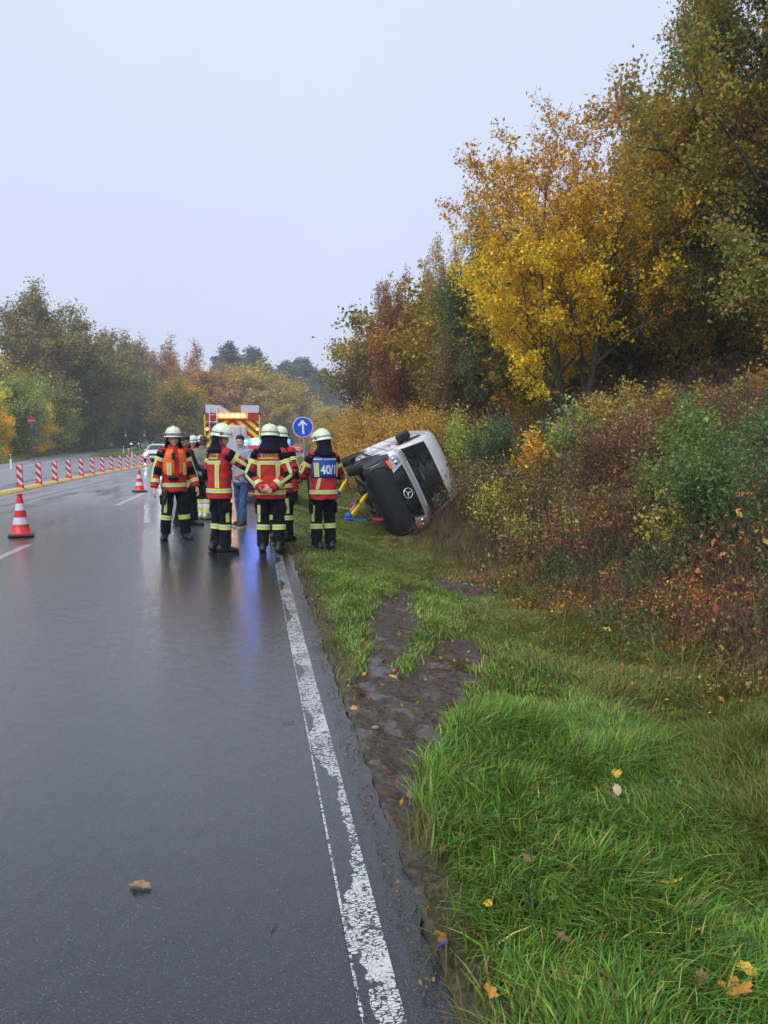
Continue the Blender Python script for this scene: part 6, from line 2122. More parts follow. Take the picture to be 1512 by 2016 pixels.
# red emergency car standing in the lane behind the people, rear towards the camera
M_BLUE = mat('blue_beacon', (.02, .05, .8), .2, emit=(.02, .10, 1.0), es=5)
M_BLUEHOT = mat('blue_flash', (.3, .6, 1), .2, emit=(.03, .20, 1.0), es=80)
ev_x, _ = Q(526, 20.8)
ec, es_ = car('emergency_car', 'red fire service car with flashing blue roof lights, standing behind the civilian', 'car', MPV, .90, (ev_x, 20.2 + 4.9, 0), R(180), M_FRED, (.9, 3.9), .34, ztop=1.9, tum=.12,
    glass_r=[(-.80, 4.86, 1.16), (.80, 4.86, 1.16), (.74, 4.76, 1.62), (-.74, 4.76, 1.62)],
    sidew=[[(1.2, 1.24), (2.5, 1.24), (2.5, 1.74), (1.75, 1.74)], [(2.6, 1.24), (4.5, 1.24), (4.4, 1.74), (2.6, 1.74)]],
    lights=[('tail_lamp', [(.86, 4.88, .80), (.98, 4.86, .80), (.98, 4.84, 1.14), (.86, 4.86, 1.14)], M_REDL)],
    plates=[('tailgate_strip', [(-.80, 4.88, .86), (.80, 4.88, .86), (.80, 4.88, .90), (-.80, 4.88, .90)], M_SIL), ('tailgate_strip', [(-.80, 4.88, .76), (.80, 4.88, .76), (.80, 4.88, .79), (-.80, 4.88, .79)], M_SIL),
            ('bumper', [(-.98, 4.80, .32), (.98, 4.80, .32), (.98, 4.88, .66), (-.98, 4.88, .66)], M_PLAST), ('number_plate', [(-.26, 4.88, .48), (.26, 4.88, .48), (.26, 4.88, .59), (-.26, 4.88, .59)], M_PLATE),
            ('reflective_step', [(-.9, 4.80, .33), (.9, 4.80, .33), (.9, 4.83, .40), (-.9, 4.83, .40)], mat('cream_reflector', (.75, .62, .35), .4))])
ec.scale = (.9, 1, .86)
# beacons on its roof
for x in (-.62, .62):
    mb = MB(); mb.tube([(x, 4.1, 1.88), (x, 4.1, 1.91), (x, 4.1, 2.01), (x, 4.1, 2.04)], [.085, .09, .08, .04], 14); mb.build('beacon', M_BLUE, ec, True)
mb = MB(); mb.box((0, 4.1, 1.95), (1.2, .16, .10), bev=.03); mb.build('light_bar', M_BLUE, ec)
mb = MB(); mb.ell((.36, 4.20, 1.97), (.12, .06, .085), 14, 10); mb.build('flash_lamp', M_BLUEHOT, ec, True)
mb = MB(); mb.ell((.64, 4.19, 1.96), (.04, .03, .03), 10, 8); mb.build('small_flash_lamp', mat('blue_flash_small', (.3, .6, 1), .2, emit=(.1, .5, 1), es=25), ec, True)

# ---- fire engine, rear towards the camera
def chevrons():
    m, n, l, b = nodes_of('chevron_print')
    tcn = n.new('ShaderNodeTexCoord'); sp = n.new('ShaderNodeSeparateXYZ'); l.new(tcn.outputs['Object'], sp.inputs[0])
    ab = n.new('ShaderNodeMath'); ab.operation = 'ABSOLUTE'; l.new(sp.outputs['X'], ab.inputs[0])
    ad = n.new('ShaderNodeMath'); ad.operation = 'MULTIPLY_ADD'; ad.inputs[1].default_value = .85; l.new(ab.outputs[0], ad.inputs[0]); l.new(sp.outputs['Z'], ad.inputs[2])
    dv = n.new('ShaderNodeMath'); dv.operation = 'DIVIDE'; dv.inputs[1].default_value = .37; l.new(ad.outputs[0], dv.inputs[0])
    fr_ = n.new('ShaderNodeMath'); fr_.operation = 'FRACT'; l.new(dv.outputs[0], fr_.inputs[0])
    gt = n.new('ShaderNodeMath'); gt.operation = 'GREATER_THAN'; gt.inputs[1].default_value = .5; l.new(fr_.outputs[0], gt.inputs[0])
    mx = n.new('ShaderNodeMix'); mx.data_type = 'RGBA'; l.new(gt.outputs[0], mx.inputs[0])
    mx.inputs[6].default_value = (.32, .012, .012, 1); mx.inputs[7].default_value = (.66, .62, .02, 1)
    l.new(mx.outputs[2], b.inputs['Base Color']); b.inputs['Roughness'].default_value = .35
    return m


M_CHEV = chevrons()
M_ALU = mat('brushed_aluminium', (.50, .51, .55), .4, metal=.3, var=.05)
M_BOX = mat('roof_box_grey', (.52, .53, .58), .5, var=.05)
M_YB = mat('yellow_edge_tape', (.66, .62, .02), .35)
FY = 34.5
fx = (Q(405, FY)[0] + Q(510, FY)[0]) / 2
fe = thing('fire_engine', 'fire engine seen from behind with red and yellow chevrons and lit amber warning bar', 'fire engine', (fx, FY, 0), R(-2.5))
mb = MB(); mb.box((0, 3.9, 1.72), (2.46, 7.6, 2.56), bev=.05); mb.build('body', M_FRED, fe)
mb = MB(); mb.box((0, .085, 1.75), (2.38, .05, 2.36)); mb.build('chevron_panel', M_CHEV, fe)
for sg in (-1, 1):
    mb = MB(); mb.box((sg * 1.20, .05, 1.75), (.055, .07, 2.36)); mb.build('edge_tape', M_YB, fe)
mb = MB(); mb.box((0, .045, 2.82), (2.38, .07, .30), bev=.01); mb.build('top_rail', M_FRED, fe)
mb = MB(); mb.box((0.02, .02, 1.70), (1.22, .08, 1.50), bev=.01); mb.build('shutter_frame', M_ALU, fe)
sht = bpy.data.objects[fe.name]
for q in range(14):
    mb = MB(); mb.box((0.02, -.03, 1.02 + q * .102), (1.12, .03, .092), bev=.008); mb.build('shutter_slat', mat('shutter_slat_grey', (.50, .50, .58), .45, var=.03), fe)
mb = MB(); mb.box((.36, -.052, 1.70), (.012, .01, 1.40)); mb.build('shutter_strap', M_PLAST, fe)
# roof boxes, the gap between them
mb = MB(); mb.prism([(-1.16, 3.0), (-.10, 3.0), (-.30, 3.16), (-.55, 3.34), (-1.16, 3.38)], 3.0, 'y', .10); mb.build('roof_box', M_BOX, fe)
mb = MB(); mb.box((.80, 1.6, 3.17), (.80, 3.0, .34), bev=.02); mb.build('roof_box', M_BOX, fe)
# ladder
for x in (-.98, -.66):
    mb = MB(); mb.tube([(x, -.06, .9), (x, -.06, 3.12), (x, .25, 3.30)], .022, 8); mb.build('ladder_rail', M_ALU, fe, True)
for q in range(7):
    mb = MB(); mb.tube([(-.98, -.06, 1.05 + q * .31), (-.66, -.06, 1.05 + q * .31)], .018, 8); mb.build('ladder_rung', M_ALU, fe, True)
mb = MB(); mb.box((-.82, -.02, 2.42), (.28, .05, .28)); mb.build('ladder_plate', mat('dark_plate', (.03, .03, .05), .5), fe)
# amber warning bar
mb = MB(); mb.box((.02, -.04, 2.88), (1.36, .10, .26), bev=.02); wb = mb.build('warning_bar', mat('amber_housing', (.60, .16, .02), .4, emit=(1, .25, .02), es=.6), fe)
M_AMB = mat('amber_flash', (1, .5, .1), .2, emit=(1.0, .38, .02), es=60)
for q in range(5):
    mb = MB(); mb.ell((-.46 + q * .235, -.10, 2.88), (.085, .04, .07), 14, 10); mb.build('warning_lamp', M_AMB, wb, True)
for sg in (-1, 1):
    mb = MB()
    for z in (2.28, 2.48): mb.tube([(sg * 1.10, .08, z), (sg * 1.10, .0, z)], .075, 14)
    mb.build('lamp_pod', mat('dark_red_pod', (.12, .02, .02), .4), fe, True)
    mb = MB(); mb.ell((sg * 1.10, -.01, 2.28), (.06, .025, .06), 12, 8); mb.build('tail_lamp', mat('lit_red_lamp', (.9, .1, .05), .3, emit=(1, .12, .03), es=9), fe, True)
    mb = MB(); mb.box((sg * 1.02, .0, .62), (.30, .10, .14), bev=.02); mb.build('tail_lamp', M_REDL, fe)
    mb = MB(); mb.tube([(sg * 1.25, 6.9, 2.2), (sg * 1.5, 7.0, 2.25), (sg * 1.52, 7.0, 1.7)], .02, 8); mb.box((sg * 1.50, 7.0, 1.95), (.10, .16, .42), bev=.03); mb.build('side_mirror', M_BLACK, fe)
    mb = MB(); mb.box((sg * 1.22, .2, 2.98), (.08, .20, .26), bev=.02); mb.build('rear_beacon', mat('dark_blue_lens', (.015, .03, .16), .2), fe)
    mb = MB(); mb.box((sg * 1.245, 3.6, 1.8), (.02, 6.2, 1.7)); mb.build('side_shutter', M_ALU, fe)
mb = MB(); mb.box((.90, -.01, 1.64), (.56, .06, .15), bev=.01); np_ = mb.build('notice_plate', mat('blue_notice', (.12, .14, .42), .4), fe)
tm = text_mesh('IM NOTFALL 112', .068); tm.transform(Matrix.Translation((.90, -.045, 1.64)) @ Matrix.Rotation(PI / 2, 4, 'X')); link('lettering', tm, M_WHITE, np_)
mb = MB(); mb.box((0, .05, .50), (2.4, .16, .22), bev=.02); mb.build('bumper', M_PLAST, fe)
mb = MB(); mb.box((0, -.04, .50), (.50, .02, .11)); mb.build('number_plate', M_PLATE, fe)
for y in (1.9, 6.6):
    for sg in (-1, 1): wheel(fe, (sg * 1.06, y, .52), .52, .34, sg)
mb = MB(); mb.box((0, 7.9, 1.55), (2.36, 1.7, 2.3), bev=.12); mb.build('cab', M_FRED, fe)
# ------------------------------------------------------------------ road furniture
M_CRED = mat('traffic_red', (.62, .018, .012), .35, var=.08)
M_CWHT = mat('traffic_white_film', (.60, .62, .68), .35, var=.06)
M_SWYEL = mat('traffic_yellow_base', (.74, .52, .16), .6, var=.12, scale=8)
M_POST = mat('galvanised_post', (.16, .16, .15), .5, metal=.4, var=.2)


def stripes_mat():
    m, n, l, b = nodes_of('red_white_diagonals')
    tcn = n.new('ShaderNodeTexCoord'); sp = n.new('ShaderNodeSeparateXYZ'); l.new(tcn.outputs['Object'], sp.inputs[0])
    ad = n.new('ShaderNodeMath'); ad.operation = 'MULTIPLY_ADD'; ad.inputs[1].default_value = 1.0; l.new(sp.outputs['X'], ad.inputs[0]); l.new(sp.outputs['Z'], ad.inputs[2])
    dv = n.new('ShaderNodeMath'); dv.operation = 'DIVIDE'; dv.inputs[1].default_value = .285; l.new(ad.outputs[0], dv.inputs[0])
    fr_ = n.new('ShaderNodeMath'); fr_.operation = 'FRACT'; l.new(dv.outputs[0], fr_.inputs[0])
    gt = n.new('ShaderNodeMath'); gt.operation = 'GREATER_THAN'; gt.inputs[1].default_value = .52; l.new(fr_.outputs[0], gt.inputs[0])
    mx = n.new('ShaderNodeMix'); mx.data_type = 'RGBA'; l.new(gt.outputs[0], mx.inputs[0])
    mx.inputs[6].default_value = (.40, .014, .02, 1); mx.inputs[7].default_value = (.52, .52, .58, 1)
    l.new(mx.outputs[2], b.inputs['Base Color']); b.inputs['Roughness'].default_value = .4
    return m


def make_cone():
    root = thing('traffic_cone', 'x', 'traffic cone', (0, 0, 0))
    mb = MB(); mb.box((0, 0, .03), (.42, .42, .06), bev=.03); mb.build('foot', M_BLACK, root)
    def r_(z): return .155 - (z - .06) * (.155 - .032) / .69
    zs = [.06, .22, .34, .46, .58, .72]
    for i in range(5):
        mb = MB(); z0, z1 = zs[i], zs[i + 1]
        off = .002 if i % 2 else 0
        rr = [(0, 0, z0, r_(z0) + off, r_(z0) + off), (0, 0, z1, r_(z1) + off, r_(z1) + off)]
        if i == 0: rr = [(0, 0, .06, .185, .185), (0, 0, .075, .16, .16)] + rr[1:]
        mb.rings(rr, 24, cap=False)
        mb.build('reflective_sleeve' if i % 2 else 'cone_band', M_CWHT if i % 2 else M_CRED, root, True)
    mb = MB(); mb.rings([(0, 0, .72, r_(.72) + .012, r_(.72) + .012), (0, 0, .745, .042, .042), (0, 0, .75, .028, .028)], 20); mb.build('cone_tip', M_CRED, root, True)
    return root


cone = make_cone()
c1 = P(42, 1057); c2 = P(275, 969)
cone.location = (c1.x, c1.y, .006); cone.rotation_euler = (0, 0, .25)
tag(cone, 'nearest red and white traffic cone, standing on the end of a lane line', group='traffic cones')
cn2 = copy_tree(cone); cn2.location = (c2.x, c2.y, .006); cn2.rotation_euler = (0, 0, .6)
tag(cn2, 'farther red and white traffic cone beside the firefighter in the orange vest', group='traffic cones')

# lane separator: yellow base blocks with striped beacons
M_STR = stripes_mat()
bx = [-10, 37, 73, 105, 133, 158, 179, 200, 218, 234.5, 250, 264, 277, 290]
base_c = []
for k, px in enumerate(bx):
    y = 25.3 + 2.52 * k
    x, _ = Q(px, y)
    base_c.append((x, y))
ys_ = np.array([c[1] for c in base_c]); xs_ = np.array([c[0] for c in base_c])
pc = np.polyfit(ys_[1:], xs_[1:], 2)
fxx = lambda y: float(np.polyval(pc, y))


def make_block():
    mb = MB()
    mb.prism([(-.15, 0), (.15, 0), (.11, .08), (.05, .12), (-.05, .12), (-.11, .08)], 1.16, 'y', -.58)
    for sg in (-1, 1):
        for y in (-.35, .0, .35): mb.box((sg * .14, y, .03), (.05, .10, .05), bev=.01)
    return mb.mesh('separator_block')


blk = make_block()
sep_root = thing('lane_separator', 'long yellow lane separator kerb that carries the row of striped beacons', 'lane separator', (0, 0, 0))
first = True
y = 22.2
while y < 60:
    o = link('base_block', blk, M_SWYEL if first else None, sep_root); first = False
    ang = math.atan2(fxx(y + .6) - fxx(y - .6), 1.2)
    o.location = (fxx(y), y, .004); o.rotation_euler = (0, 0, -ang)
    y += 1.26
ord_ = ['outside the frame', 'nearest', 'second', 'third', 'fourth', 'fifth', 'sixth', 'seventh', 'eighth', 'ninth', 'tenth', 'eleventh', 'twelfth', 'last']
bc = thing('lane_beacon', 'x', 'beacon', (0, 0, 0))
mb = MB(); mb.box((0, 0, .46), (.205, .035, .72), bev=.012); mb.build('striped_panel', M_STR, bc)
mb = MB(); mb.box((0, 0, .06), (.22, .12, .12), bev=.02); mb.build('beacon_foot', M_CRED, bc)
mb = MB(); mb.box((0, 0, .46), (.23, .02, .75), bev=.01); mb.build('panel_edge', M_CRED, bc)
for k, (px, yb) in enumerate(zip(bx, ys_)):
    if k == 0: continue
    o = bc if k == 1 else copy_tree(bc)
    o.location = (fxx(yb), yb, .09); o.rotation_euler = (0, R(random.uniform(-1, 1)), R(-8 + random.uniform(-3, 3)))
    tag(o, ('nearest red and white beacon on the yellow kerb, left end of the row' if k == 1 else '%s red and white beacon from the left on the yellow kerb' % ord_[k] if k < 13 else 'last red and white beacon of the row, in front of the white car'), group='beacons on the yellow lane separator')

# marker posts (white with a black band)
def make_post():
    root = thing('marker_post', 'x', 'marker post', (0, 0, 0))
    mb = MB(); mb.prism([(-.06, -.05), (.06, -.05), (.02, .06), (-.02, .06)], 1.05, 'z', 0); mb.build('post_body', mat('white_plastic_post', (.68, .69, .66), .5, var=.08), root)
    mb = MB(); mb.prism([(-.063, -.053), (.063, -.053), (.023, .063), (-.023, .063)], .25, 'z', .72); mb.build('black_band', M_BLACK, root)
    mb = MB(); mb.box((0, -.056, .84), (.05, .006, .16)); mb.build('reflector', M_SIL, root)
    return root


pst = make_post()
pp = [(20, 53.5, 'black banded marker post on the left verge near the no entry sign', .32), (243, 96, 'left one of the two near posts on the traffic island', .15), (259, 86, 'nearest marker post on the tip of the traffic island', .05),
      (274, 118, 'farther marker post on the grass of the traffic island', .15), (597, 92, 'thin marker post on the verge in front of the far red car', .0), (613, 104, 'marker post right of the arrow sign at the bend', .0), (562, 112, 'marker post left of the far red car', .0)]
for i, (px, y, lab, dz) in enumerate(pp):
    o = pst if i == 0 else copy_tree(pst)
    x, _ = Q(px, y)
    o.location = (x, y, max(float(rise(x, y)), gz(x, y)) + (dz if i < 4 else .02) - (.32 if i == 0 else 0)); o.rotation_euler = (0, 0, .1 * i)
    if i == 0: o.location.z = gz(x, y)
    tag(o, lab, group='white marker posts')
# yellowish post beside them
x, _ = Q(252.5, 88)
t = thing('wooden_post', 'yellow grey stake between the two near posts of the traffic island', 'post', (x, 88, .1))
mb = MB(); mb.tube([(0, 0, 0), (0, 0, .95)], [.06, .055], 8); mb.build('stake', mat('yellowish_wood', (.36, .30, .14), .7), t, True)
mb = MB(); mb.box((0, 0, 1.0), (.15, .05, .16), bev=.01); mb.build('stake_cap', M_PLATE, t)

# small white signs at the edge of the far wood
for px, y, lab in ((248, 135, 'small white sign on a thin pole left of the dark minivan'), (285, 135, 'small white sign above the roof of the white car')):
    x, _ = Q(px, y)
    z0 = float(rise(x, y))
    t = thing('small_sign', lab, 'sign', (x, y, z0), 0, 'small white signs at the wood')
    mb = MB(); mb.tube([(0, 0, 0), (0, 0, 2.6)], .035, 8); mb.build('pole', M_POST, t, True)
    mb = MB(); mb.box((0, -.04, 2.35), (.34, .03, .42), bev=.01); mb.build('sign_plate', M_PLATE, t)
    mb = MB(); mb.box((0, -.04, 2.95), (.22, .03, .45), bev=.01); mb.build('upper_plate', mat('grey_sign_back', (.25, .27, .26), .5), t)

# no entry sign and a blue disc below it
x, _ = Q(64, 76)
t = thing('no_entry_sign', 'red no entry sign above a dark blue disc on one pole at the left margin', 'sign', (x, 76, gz(x, 76)), R(12))
mb = MB(); mb.tube([(0, .05, 0), (0, .05, 4.2 - gz(x, 76))], .04, 10); mb.build('pole', M_POST, t, True)


def disc(mb, c, r, th=.02, n=36, mi=0):
    mb.prism([(c[0] + math.cos(a) * r, c[2] + math.sin(a) * r) for a in np.linspace(0, 2 * PI, n, endpoint=False)], th, 'y', c[1], mi)


hz = 3.85 - gz(x, 76)
mb = MB(); disc(mb, (0, 0, hz), .38); ds = mb.build('red_disc', mat('faded_sign_red', (.26, .03, .025), .5), t)
mb = MB(); mb.box((0, -.006, hz), (.58, .01, .10)); mb.build('white_bar', mat('faded_white', (.38, .30, .28), .5), ds)
mb = MB(); disc(mb, (0, 0, hz - 1.05), .34); mb.build('blue_disc', mat('dull_sign_blue', (.018, .03, .06), .5), t)

# arrow sign, pushed slightly out of plumb
x, z = Q(611, 22.4)
zb = gz(x, 22.4)
t = thing('arrow_sign', 'round blue sign with a white upward arrow on a leaning pole in the grass', 'sign', (x, 22.4, zb), (R(1), R(-5.5), R(4)))
H_ = 2.12 - zb
mb = MB(); mb.tube([(0, .03, -.2), (0, .03, H_ + .30)], .038, 12); mb.build('pole', M_POST, t, True)
mb = MB(); mb.tube([(0, .03, H_ + .30), (0, .03, H_ + .34)], .05, 12); mb.build('pole_cap', M_BLACK, t, True)
mb = MB(); disc(mb, (0, -.02, H_), .302, .02); ds = mb.build('sign_disc', mat('sign_white', (.72, .74, .8), .35), t)
mb = MB(); disc(mb, (0, -.024, H_), .282, .006); mb.build('blue_field', mat('sign_blue', (.006, .085, .50), .35, var=.05), ds)
mb = MB()
ar = [(-.03, -.20), (.03, -.20), (.026, .11), (.105, .03), (.14, .065), (.0, .215), (-.14, .065), (-.105, .03), (-.026, .11)]
mb.prism([(a, H_ + b_) for a, b_ in ar], .004, 'y', -.029); mb.build('arrow', MATS['sign_white'], ds)

# ------------------------------------------------------------------ rescue struts and straps that hold the van
M_STRUT = mat('yellow_strut', (.78, .50, .015), .4, var=.1)
M_STRAP = mat('blue_strap', (.02, .10, .34), .7)
M_RSTRAP = mat('red_strap', (.5, .02, .04), .7)


def strut(name, label, foot, top, group='yellow rescue struts'):
    foot = Vector(foot); top = Vector(top); d = (top - foot)
    t = thing(name, label, 'strut', foot, 0, group); L = d.length; u_ = d.normalized()
    q = u_.to_track_quat('Z', 'Y').to_matrix()
    mb = MB(); mb.box(u_ * L * .42, (.085, .085, L * .84), rot=q, bev=.008); s1 = mb.build('outer_tube', M_STRUT, t)
    for k in range(5):
        mb = MB(); mb.box(u_ * L * (.15 + .14 * k) - Vector((0, .046, 0)), (.022, .01, .022), rot=q); mb.build('pin_hole', M_BLACK, s1)
    mb = MB(); mb.tube([u_ * L * .80, u_ * L * 1.0], .028, 10); mb.build('inner_tube', M_ALU, t, True)
    mb = MB(); mb.tube([u_ * L * .97, u_ * L * 1.03 + Vector((.05, 0, .0))], [.05, .02], 8); mb.build('head', M_STRAP, t, True)
    mb = MB(); mb.box((0, 0, .03), (.20, .20, .05), bev=.015); mb.ell((0, 0, .10), (.09, .09, .09), 14, 10); mb.build('foot_plate', M_STRAP, t)
    return t


ya = 17.4
def at(px, py, y):
    x_, z_ = Q(px, y, py); return Vector((x_, y, z_))


s_foot = at(686, 1024, ya); s_top = at(728, 966, ya + .5)
strut('rescue_strut', 'yellow rescue strut leaning against the underbody of the van, nearest one', s_foot, s_top)
s2f = at(664, 978, ya + 3.2); s2t = at(683, 943, ya + 3.4)
strut('rescue_strut', 'farther yellow rescue strut partly hidden behind the blue vest firefighter', s2f, s2t)
t = thing('tension_strap', 'blue and red tension strap stretched from the strut foot to the van nose', 'strap', s_foot)
e = at(755, 1022, ya - .2) - s_foot
for nm, a, b_, m in (('blue_webbing', 0.04, .62, M_STRAP), ('red_webbing', .62, 1.0, M_RSTRAP)):
    mb = MB(); q = e.normalized().to_track_quat('Z', 'Y').to_matrix()
    mb.box(e * ((a + b_) / 2), (.012, .055, e.length * (b_ - a)), rot=q); mb.build(nm, m, t)
mb = MB(); mb.box(e * .60, (.07, .06, .12), rot=e.normalized().to_track_quat('Z', 'Y').to_matrix(), bev=.01); mb.build('ratchet', M_BLACK, t)
# red ratchet handles hanging on the strut
cpt = s_foot.lerp(s_top, .55) + Vector((-.10, -.06, .05))
t = thing('ratchet', 'red and black ratchet hooked on the nearest yellow strut', 'ratchet', cpt)
mb = MB(); mb.box((0, 0, 0), (.16, .08, .07), rot=(0, -.6, 0), bev=.015); mb.build('ratchet_body', M_BLACK, t)
mb = MB(); mb.tube([(-.16, -.02, -.10), (-.04, -.02, -.01)], .028, 8); mb.build('handle', M_RSTRAP, t, True)
mb = MB(); mb.tube([(-.01, -.02, .0), s_foot - cpt + Vector((.03, -.06, .2))], .012, 6); mb.build('cord', M_ALU, t, True)
# rope stretched away over the grass
a = at(640, 990, ya + 2); b_ = at(694, 1003, ya + .3)
mb = MB(); mb.tube([a, a.lerp(b_, .5) - Vector((0, 0, .03)), b_], .010, 6)
tag(mb.build('thin_rope', mat('orange_rope', (.55, .28, .05), .8), None, True), 'thin orange rope running over the grass behind the blue vest firefighter', 'rope')

# small things lying about
x, z = P(885, 1052, -.35).x, 0
d_ = P(885, 1054, -.35)
mb = MB(); rg = np.random.default_rng(4)
mb.box((0, 0, .05), (.24, .16, .12), rot=(.3, .5, .2), bev=.03); mb.box((.10, .03, .12), (.14, .10, .05), rot=(.6, -.3, .9), bev=.01); mb.box((-.09, .02, .02), (.16, .12, .03), rot=(-.4, .2, .4), bev=.01)
o = dressed('plastic_debris', mb, .012, M_BLACK, None)
o.location = (d_.x, d_.y, gz(d_.x, d_.y)); tag(o, 'black piece of torn bumper plastic lying in the grass right of the van', 'debris')
d_ = P(871, 1884, -.02)
mb = MB(); mb.tube([(-.022, 0, 0), (0, .004, .008), (.022, .012, .004)], [.007, .010, .006], 8)
o = mb.build('blue_wrapper', mat('blue_foil', (.02, .05, .42), .3), None, True); o.scale = (.75,) * 3; o.location = (d_.x, d_.y, gz(d_.x, d_.y) + .03); tag(o, 'small blue wrapper beside the asphalt edge near the bottom of the photo', 'wrapper')
# a puddle glint built as a grey fleck on the mud, and a pale chip
for i, (px, py, s_, lab) in enumerate([(738, 1447, .028, 'small grey fleck standing in for a puddle glint in the muddy patch by the asphalt'), (916, 1136, .05, 'whitish chip lying in the dark torn soil')]):
    d_ = P(px, py, -.08 if i == 0 else -.3)
    mb = MB(); mb.ell((0, 0, 0), (s_, s_ * .7, s_ * .3), 9, 6)
    for q in range(len(mb.v)): v = Vector(mb.v[q]); mb.v[q] = tuple(v * (1 + .2 * noise.noise(v * 40)))
    o = mb.build('stone', mat('stone_and_glint_grey', (.2, .2, .21), .5)); o.location = (d_.x, d_.y, gz(d_.x, d_.y) - .02); tag(o, lab, 'stone')


# ------------------------------------------------------------------ fallen leaves
def lobed(seed, size, kind='oak', curl=.2):
    """a flat lobed leaf with a midrib fold and a stalk"""
    rg = np.random.default_rng(seed)
    n = 36; mb = MB()
    vs = [(0, 0, 0)]
    for i in range(n):
        a = 2 * PI * i / n
        if kind == 'maple':
            r_ = .62 + .38 * abs(math.cos(2.5 * (a - PI / 2))) ** .8 - .15 * abs(math.sin(7.5 * a))
            x, y = math.cos(a) * r_ * .9, math.sin(a) * r_
        else:
            r_ = 1 + .16 * math.sin(a * 9 + seed) + rg.normal() * .03
            x, y = math.cos(a) * .48 * r_, math.sin(a) * r_
        z = abs(x) * curl + .10 * math.sin(3 * y + seed) * curl * 3 + rg.normal() * .02
        vs.append((x * size, y * size, z * size))
    fs = [(0, 1 + i, 1 + (i + 1) % n) for i in range(n)]
    mb.add(vs, fs)
    me = mb.mesh('leaf', False)
    return me


M_LF = [mat('fallen_leaf_tan', (.27, .145, .06), .6, var=.3, scale=30), mat('fallen_leaf_orange', (.52, .22, .03), .55, var=.3, scale=30), mat('fallen_leaf_yellow', (.62, .38, .03), .55, var=.25, scale=30), mat('fallen_leaf_brown', (.20, .09, .05), .6, var=.3, scale=30), mat('fallen_leaf_pale', (.46, .32, .22), .6, var=.2, scale=30)]
me = lobed(1, .041, 'oak', .25)
me.materials.append(M_LF[0])
p_ = P(277, 1748)
t = thing('fallen_leaf', 'single tan oak leaf lying alone on the wet asphalt', 'leaf', (p_.x, p_.y, .010), R(70))
link('blade', me, None, t)
mb = MB(); mb.tube([(0, -.038, .002), (.006, -.058, .006)], .0013, 5); mb.build('stalk', M_TWIG, t)
# twigs on the asphalt
for i, (px, py, L, a, lab) in enumerate([(568, 1424, .035, .2, 'short dark twig on the asphalt left of the edge line'), (540, 1828, .022, 1.1, 'tiny reddish twig on the asphalt beside the worn edge line')]):
    p_ = P(px, py)
    mb = MB(); mb.tube([(-L, 0, .004), (0, .004, .006), (L, 0, .004)], .002, 5)
    o = mb.build('twig', M_TWIG); o.location = (p_.x, p_.y, .002); o.rotation_euler = (0, 0, a); tag(o, lab, 'twig')
protos = [(lobed(k + 5, 1.0, 'maple' if k % 2 else 'oak', .3)) for k in range(4)]
LV = {}
spots = [(1318, 1748, 2, .06, 'yellow leaf caught in the long grass at mid right of the verge'), (1450, 1960, 1, .075, 'large orange brown maple leaf in the grass at the bottom right corner'),
         (1470, 1920, 2, .045, 'yellow leaf half hidden in grass above the orange corner leaf'), (1215, 1530, 2, .045, 'small yellow leaf standing up among green blades'),
         (1215, 1565, 4, .05, 'pale crumpled leaf beneath the small upright yellow one'), (1195, 1240, 2, .06, 'bright yellow leaf in the dry grass at the foot of the bank'),
         (868, 1227, 4, .05, 'pale pink brown leaf between the two ruts'), (880, 1218, 4, .045, 'second pale leaf between the ruts, slightly farther'),
         (706, 1273, 1, .04, 'orange leaf in the grass between the road and the first rut'), (933, 1303, 2, .045, 'yellow leaf at the right rim of the wider rut'),
         (775, 1322, 2, .045, 'yellow leaf lying in the muddy first rut'), (1002, 1385, 3, .05, 'dark brown curled leaf in the fresh grass right of the ruts'),
         (877, 1403, 3, .05, 'brown leaf at the edge of the lower mud patch'), (835, 1190, 1, .04, 'orange leaf on the torn soil near the upper end of the rut'),
         (1100, 1855, 3, .05, 'brown leaf deep in the long grass at the lower middle of the verge'), (1040, 1700, 0, .045, 'tan leaf in the long grass at the centre of the verge'),
         (1380, 1940, 0, .05, 'tan leaf in the grass left of the orange corner leaf'), (965, 1965, 1, .04, 'orange leaf at the bottom edge of the picture in the grass'),
         (960, 1790, 2, .035, 'small yellow leaf in the grass not far from the asphalt'), (697, 1395, 1, .035, 'reddish leaf in the sparse grass beside the asphalt'),
         (1130, 1470, 1, .04, 'orange leaf in the greenest part of the verge'), (1280, 1300, 1, .05, 'orange leaf on the dry slope right of the green grass'),
         (1405, 1410, 2, .045, 'yellow leaf on the slope near the right frame edge'), (1215, 1265, 3, .05, 'brown leaf just below the bright yellow one')]
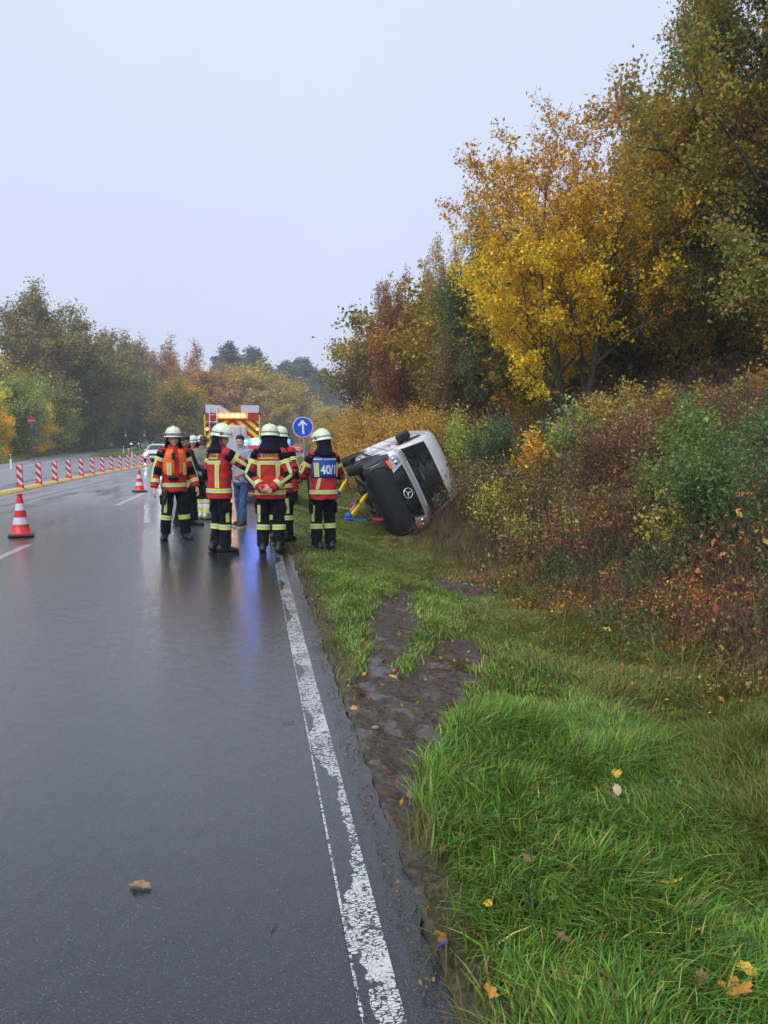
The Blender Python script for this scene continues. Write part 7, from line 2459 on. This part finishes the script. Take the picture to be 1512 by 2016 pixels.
for i, (px, py, mi, sz, lab) in enumerate(spots):
    p_ = P(px, py, -.02)
    for _ in range(3):
        g_ = gz(p_.x, p_.y) + .05; p_ = P(px, py, g_)
    key = (i % 4, mi)
    if key not in LV:
        m2 = protos[i % 4].copy(); m2.materials.append(M_LF[mi]); LV[key] = m2
    o = link('fallen_leaf', LV[key]); sz *= .78
    inm = 'rut' in lab or 'mud' in lab or 'soil' in lab
    o.location = (p_.x, p_.y, g_ - (.04 if inm else .0) + (.02 if py > 1400 and not inm else 0)); o.scale = (sz, sz, sz)
    o.rotation_euler = (random.uniform(-.5, .2), random.uniform(-.5, .5), random.uniform(0, 6))
    tag(o, lab, 'leaf', 'larger fallen leaves on the verge')

# leaf litter nobody would count
rg = np.random.default_rng(77)
x, y, s = scatter(9000, 1.4, 22, .02, 5.0, rg, 1.2)
k = in_view(x, y) & (rg.random(len(x)) < .30 + .5 * (s > 2.2)); x, y = x[k], y[k]
C = np.stack([x, y, ground(x, y) + .005 + .05 * rg.random(len(x))], 1)
tag(link('leaf_litter', leaf_mesh('leaf_litter', C, .032, pal(rg, len(C), [(.20, .10, .035), (.26, .12, .03), (.30, .20, .035), (.11, .05, .025), (.22, .13, .07)]), rg, aspect=.8, flat=.6), M_LEAF), kind='stuff')
# broad leaved weeds in the grass
x, y, s = scatter(420, 1.6, 14, .15, 4.2, rg, 1.2)
k = in_view(x, y) & (mud(x, y) < .3); x, y = x[k], y[k]
Cs = []
for xx_, yy_ in zip(x, y):
    m_ = int(rg.integers(5, 10)); a = rg.random(m_) * 6.28
    r_ = .02 + .035 * rg.random(m_)
    Cs.append(np.stack([xx_ + np.cos(a) * r_, yy_ + np.sin(a) * r_, gz(xx_, yy_) + .04 + .05 * rg.random(m_)], 1))
C = np.concatenate(Cs)
tag(link('weeds', leaf_mesh('weeds', C, .028, pal(rg, len(C), [(.06, .12, .03), (.075, .14, .035), (.05, .10, .03)]), rg, aspect=.8, flat=.5), M_LEAF), kind='stuff')
# dirt and bits washed onto the asphalt edge
n = 900
y = 1.2 + 14 * rg.random(n) ** 1.6; x = EDGE - .02 - np.abs(rg.normal(size=n)) * .035
C = np.stack([x, y, np.full(n, .006)], 1)
tag(link('edge_litter', leaf_mesh('edge_litter', C, .014, pal(rg, n, [(.10, .06, .03), (.20, .11, .04), (.06, .04, .03)]), rg, flat=.7), M_LEAF), kind='stuff')
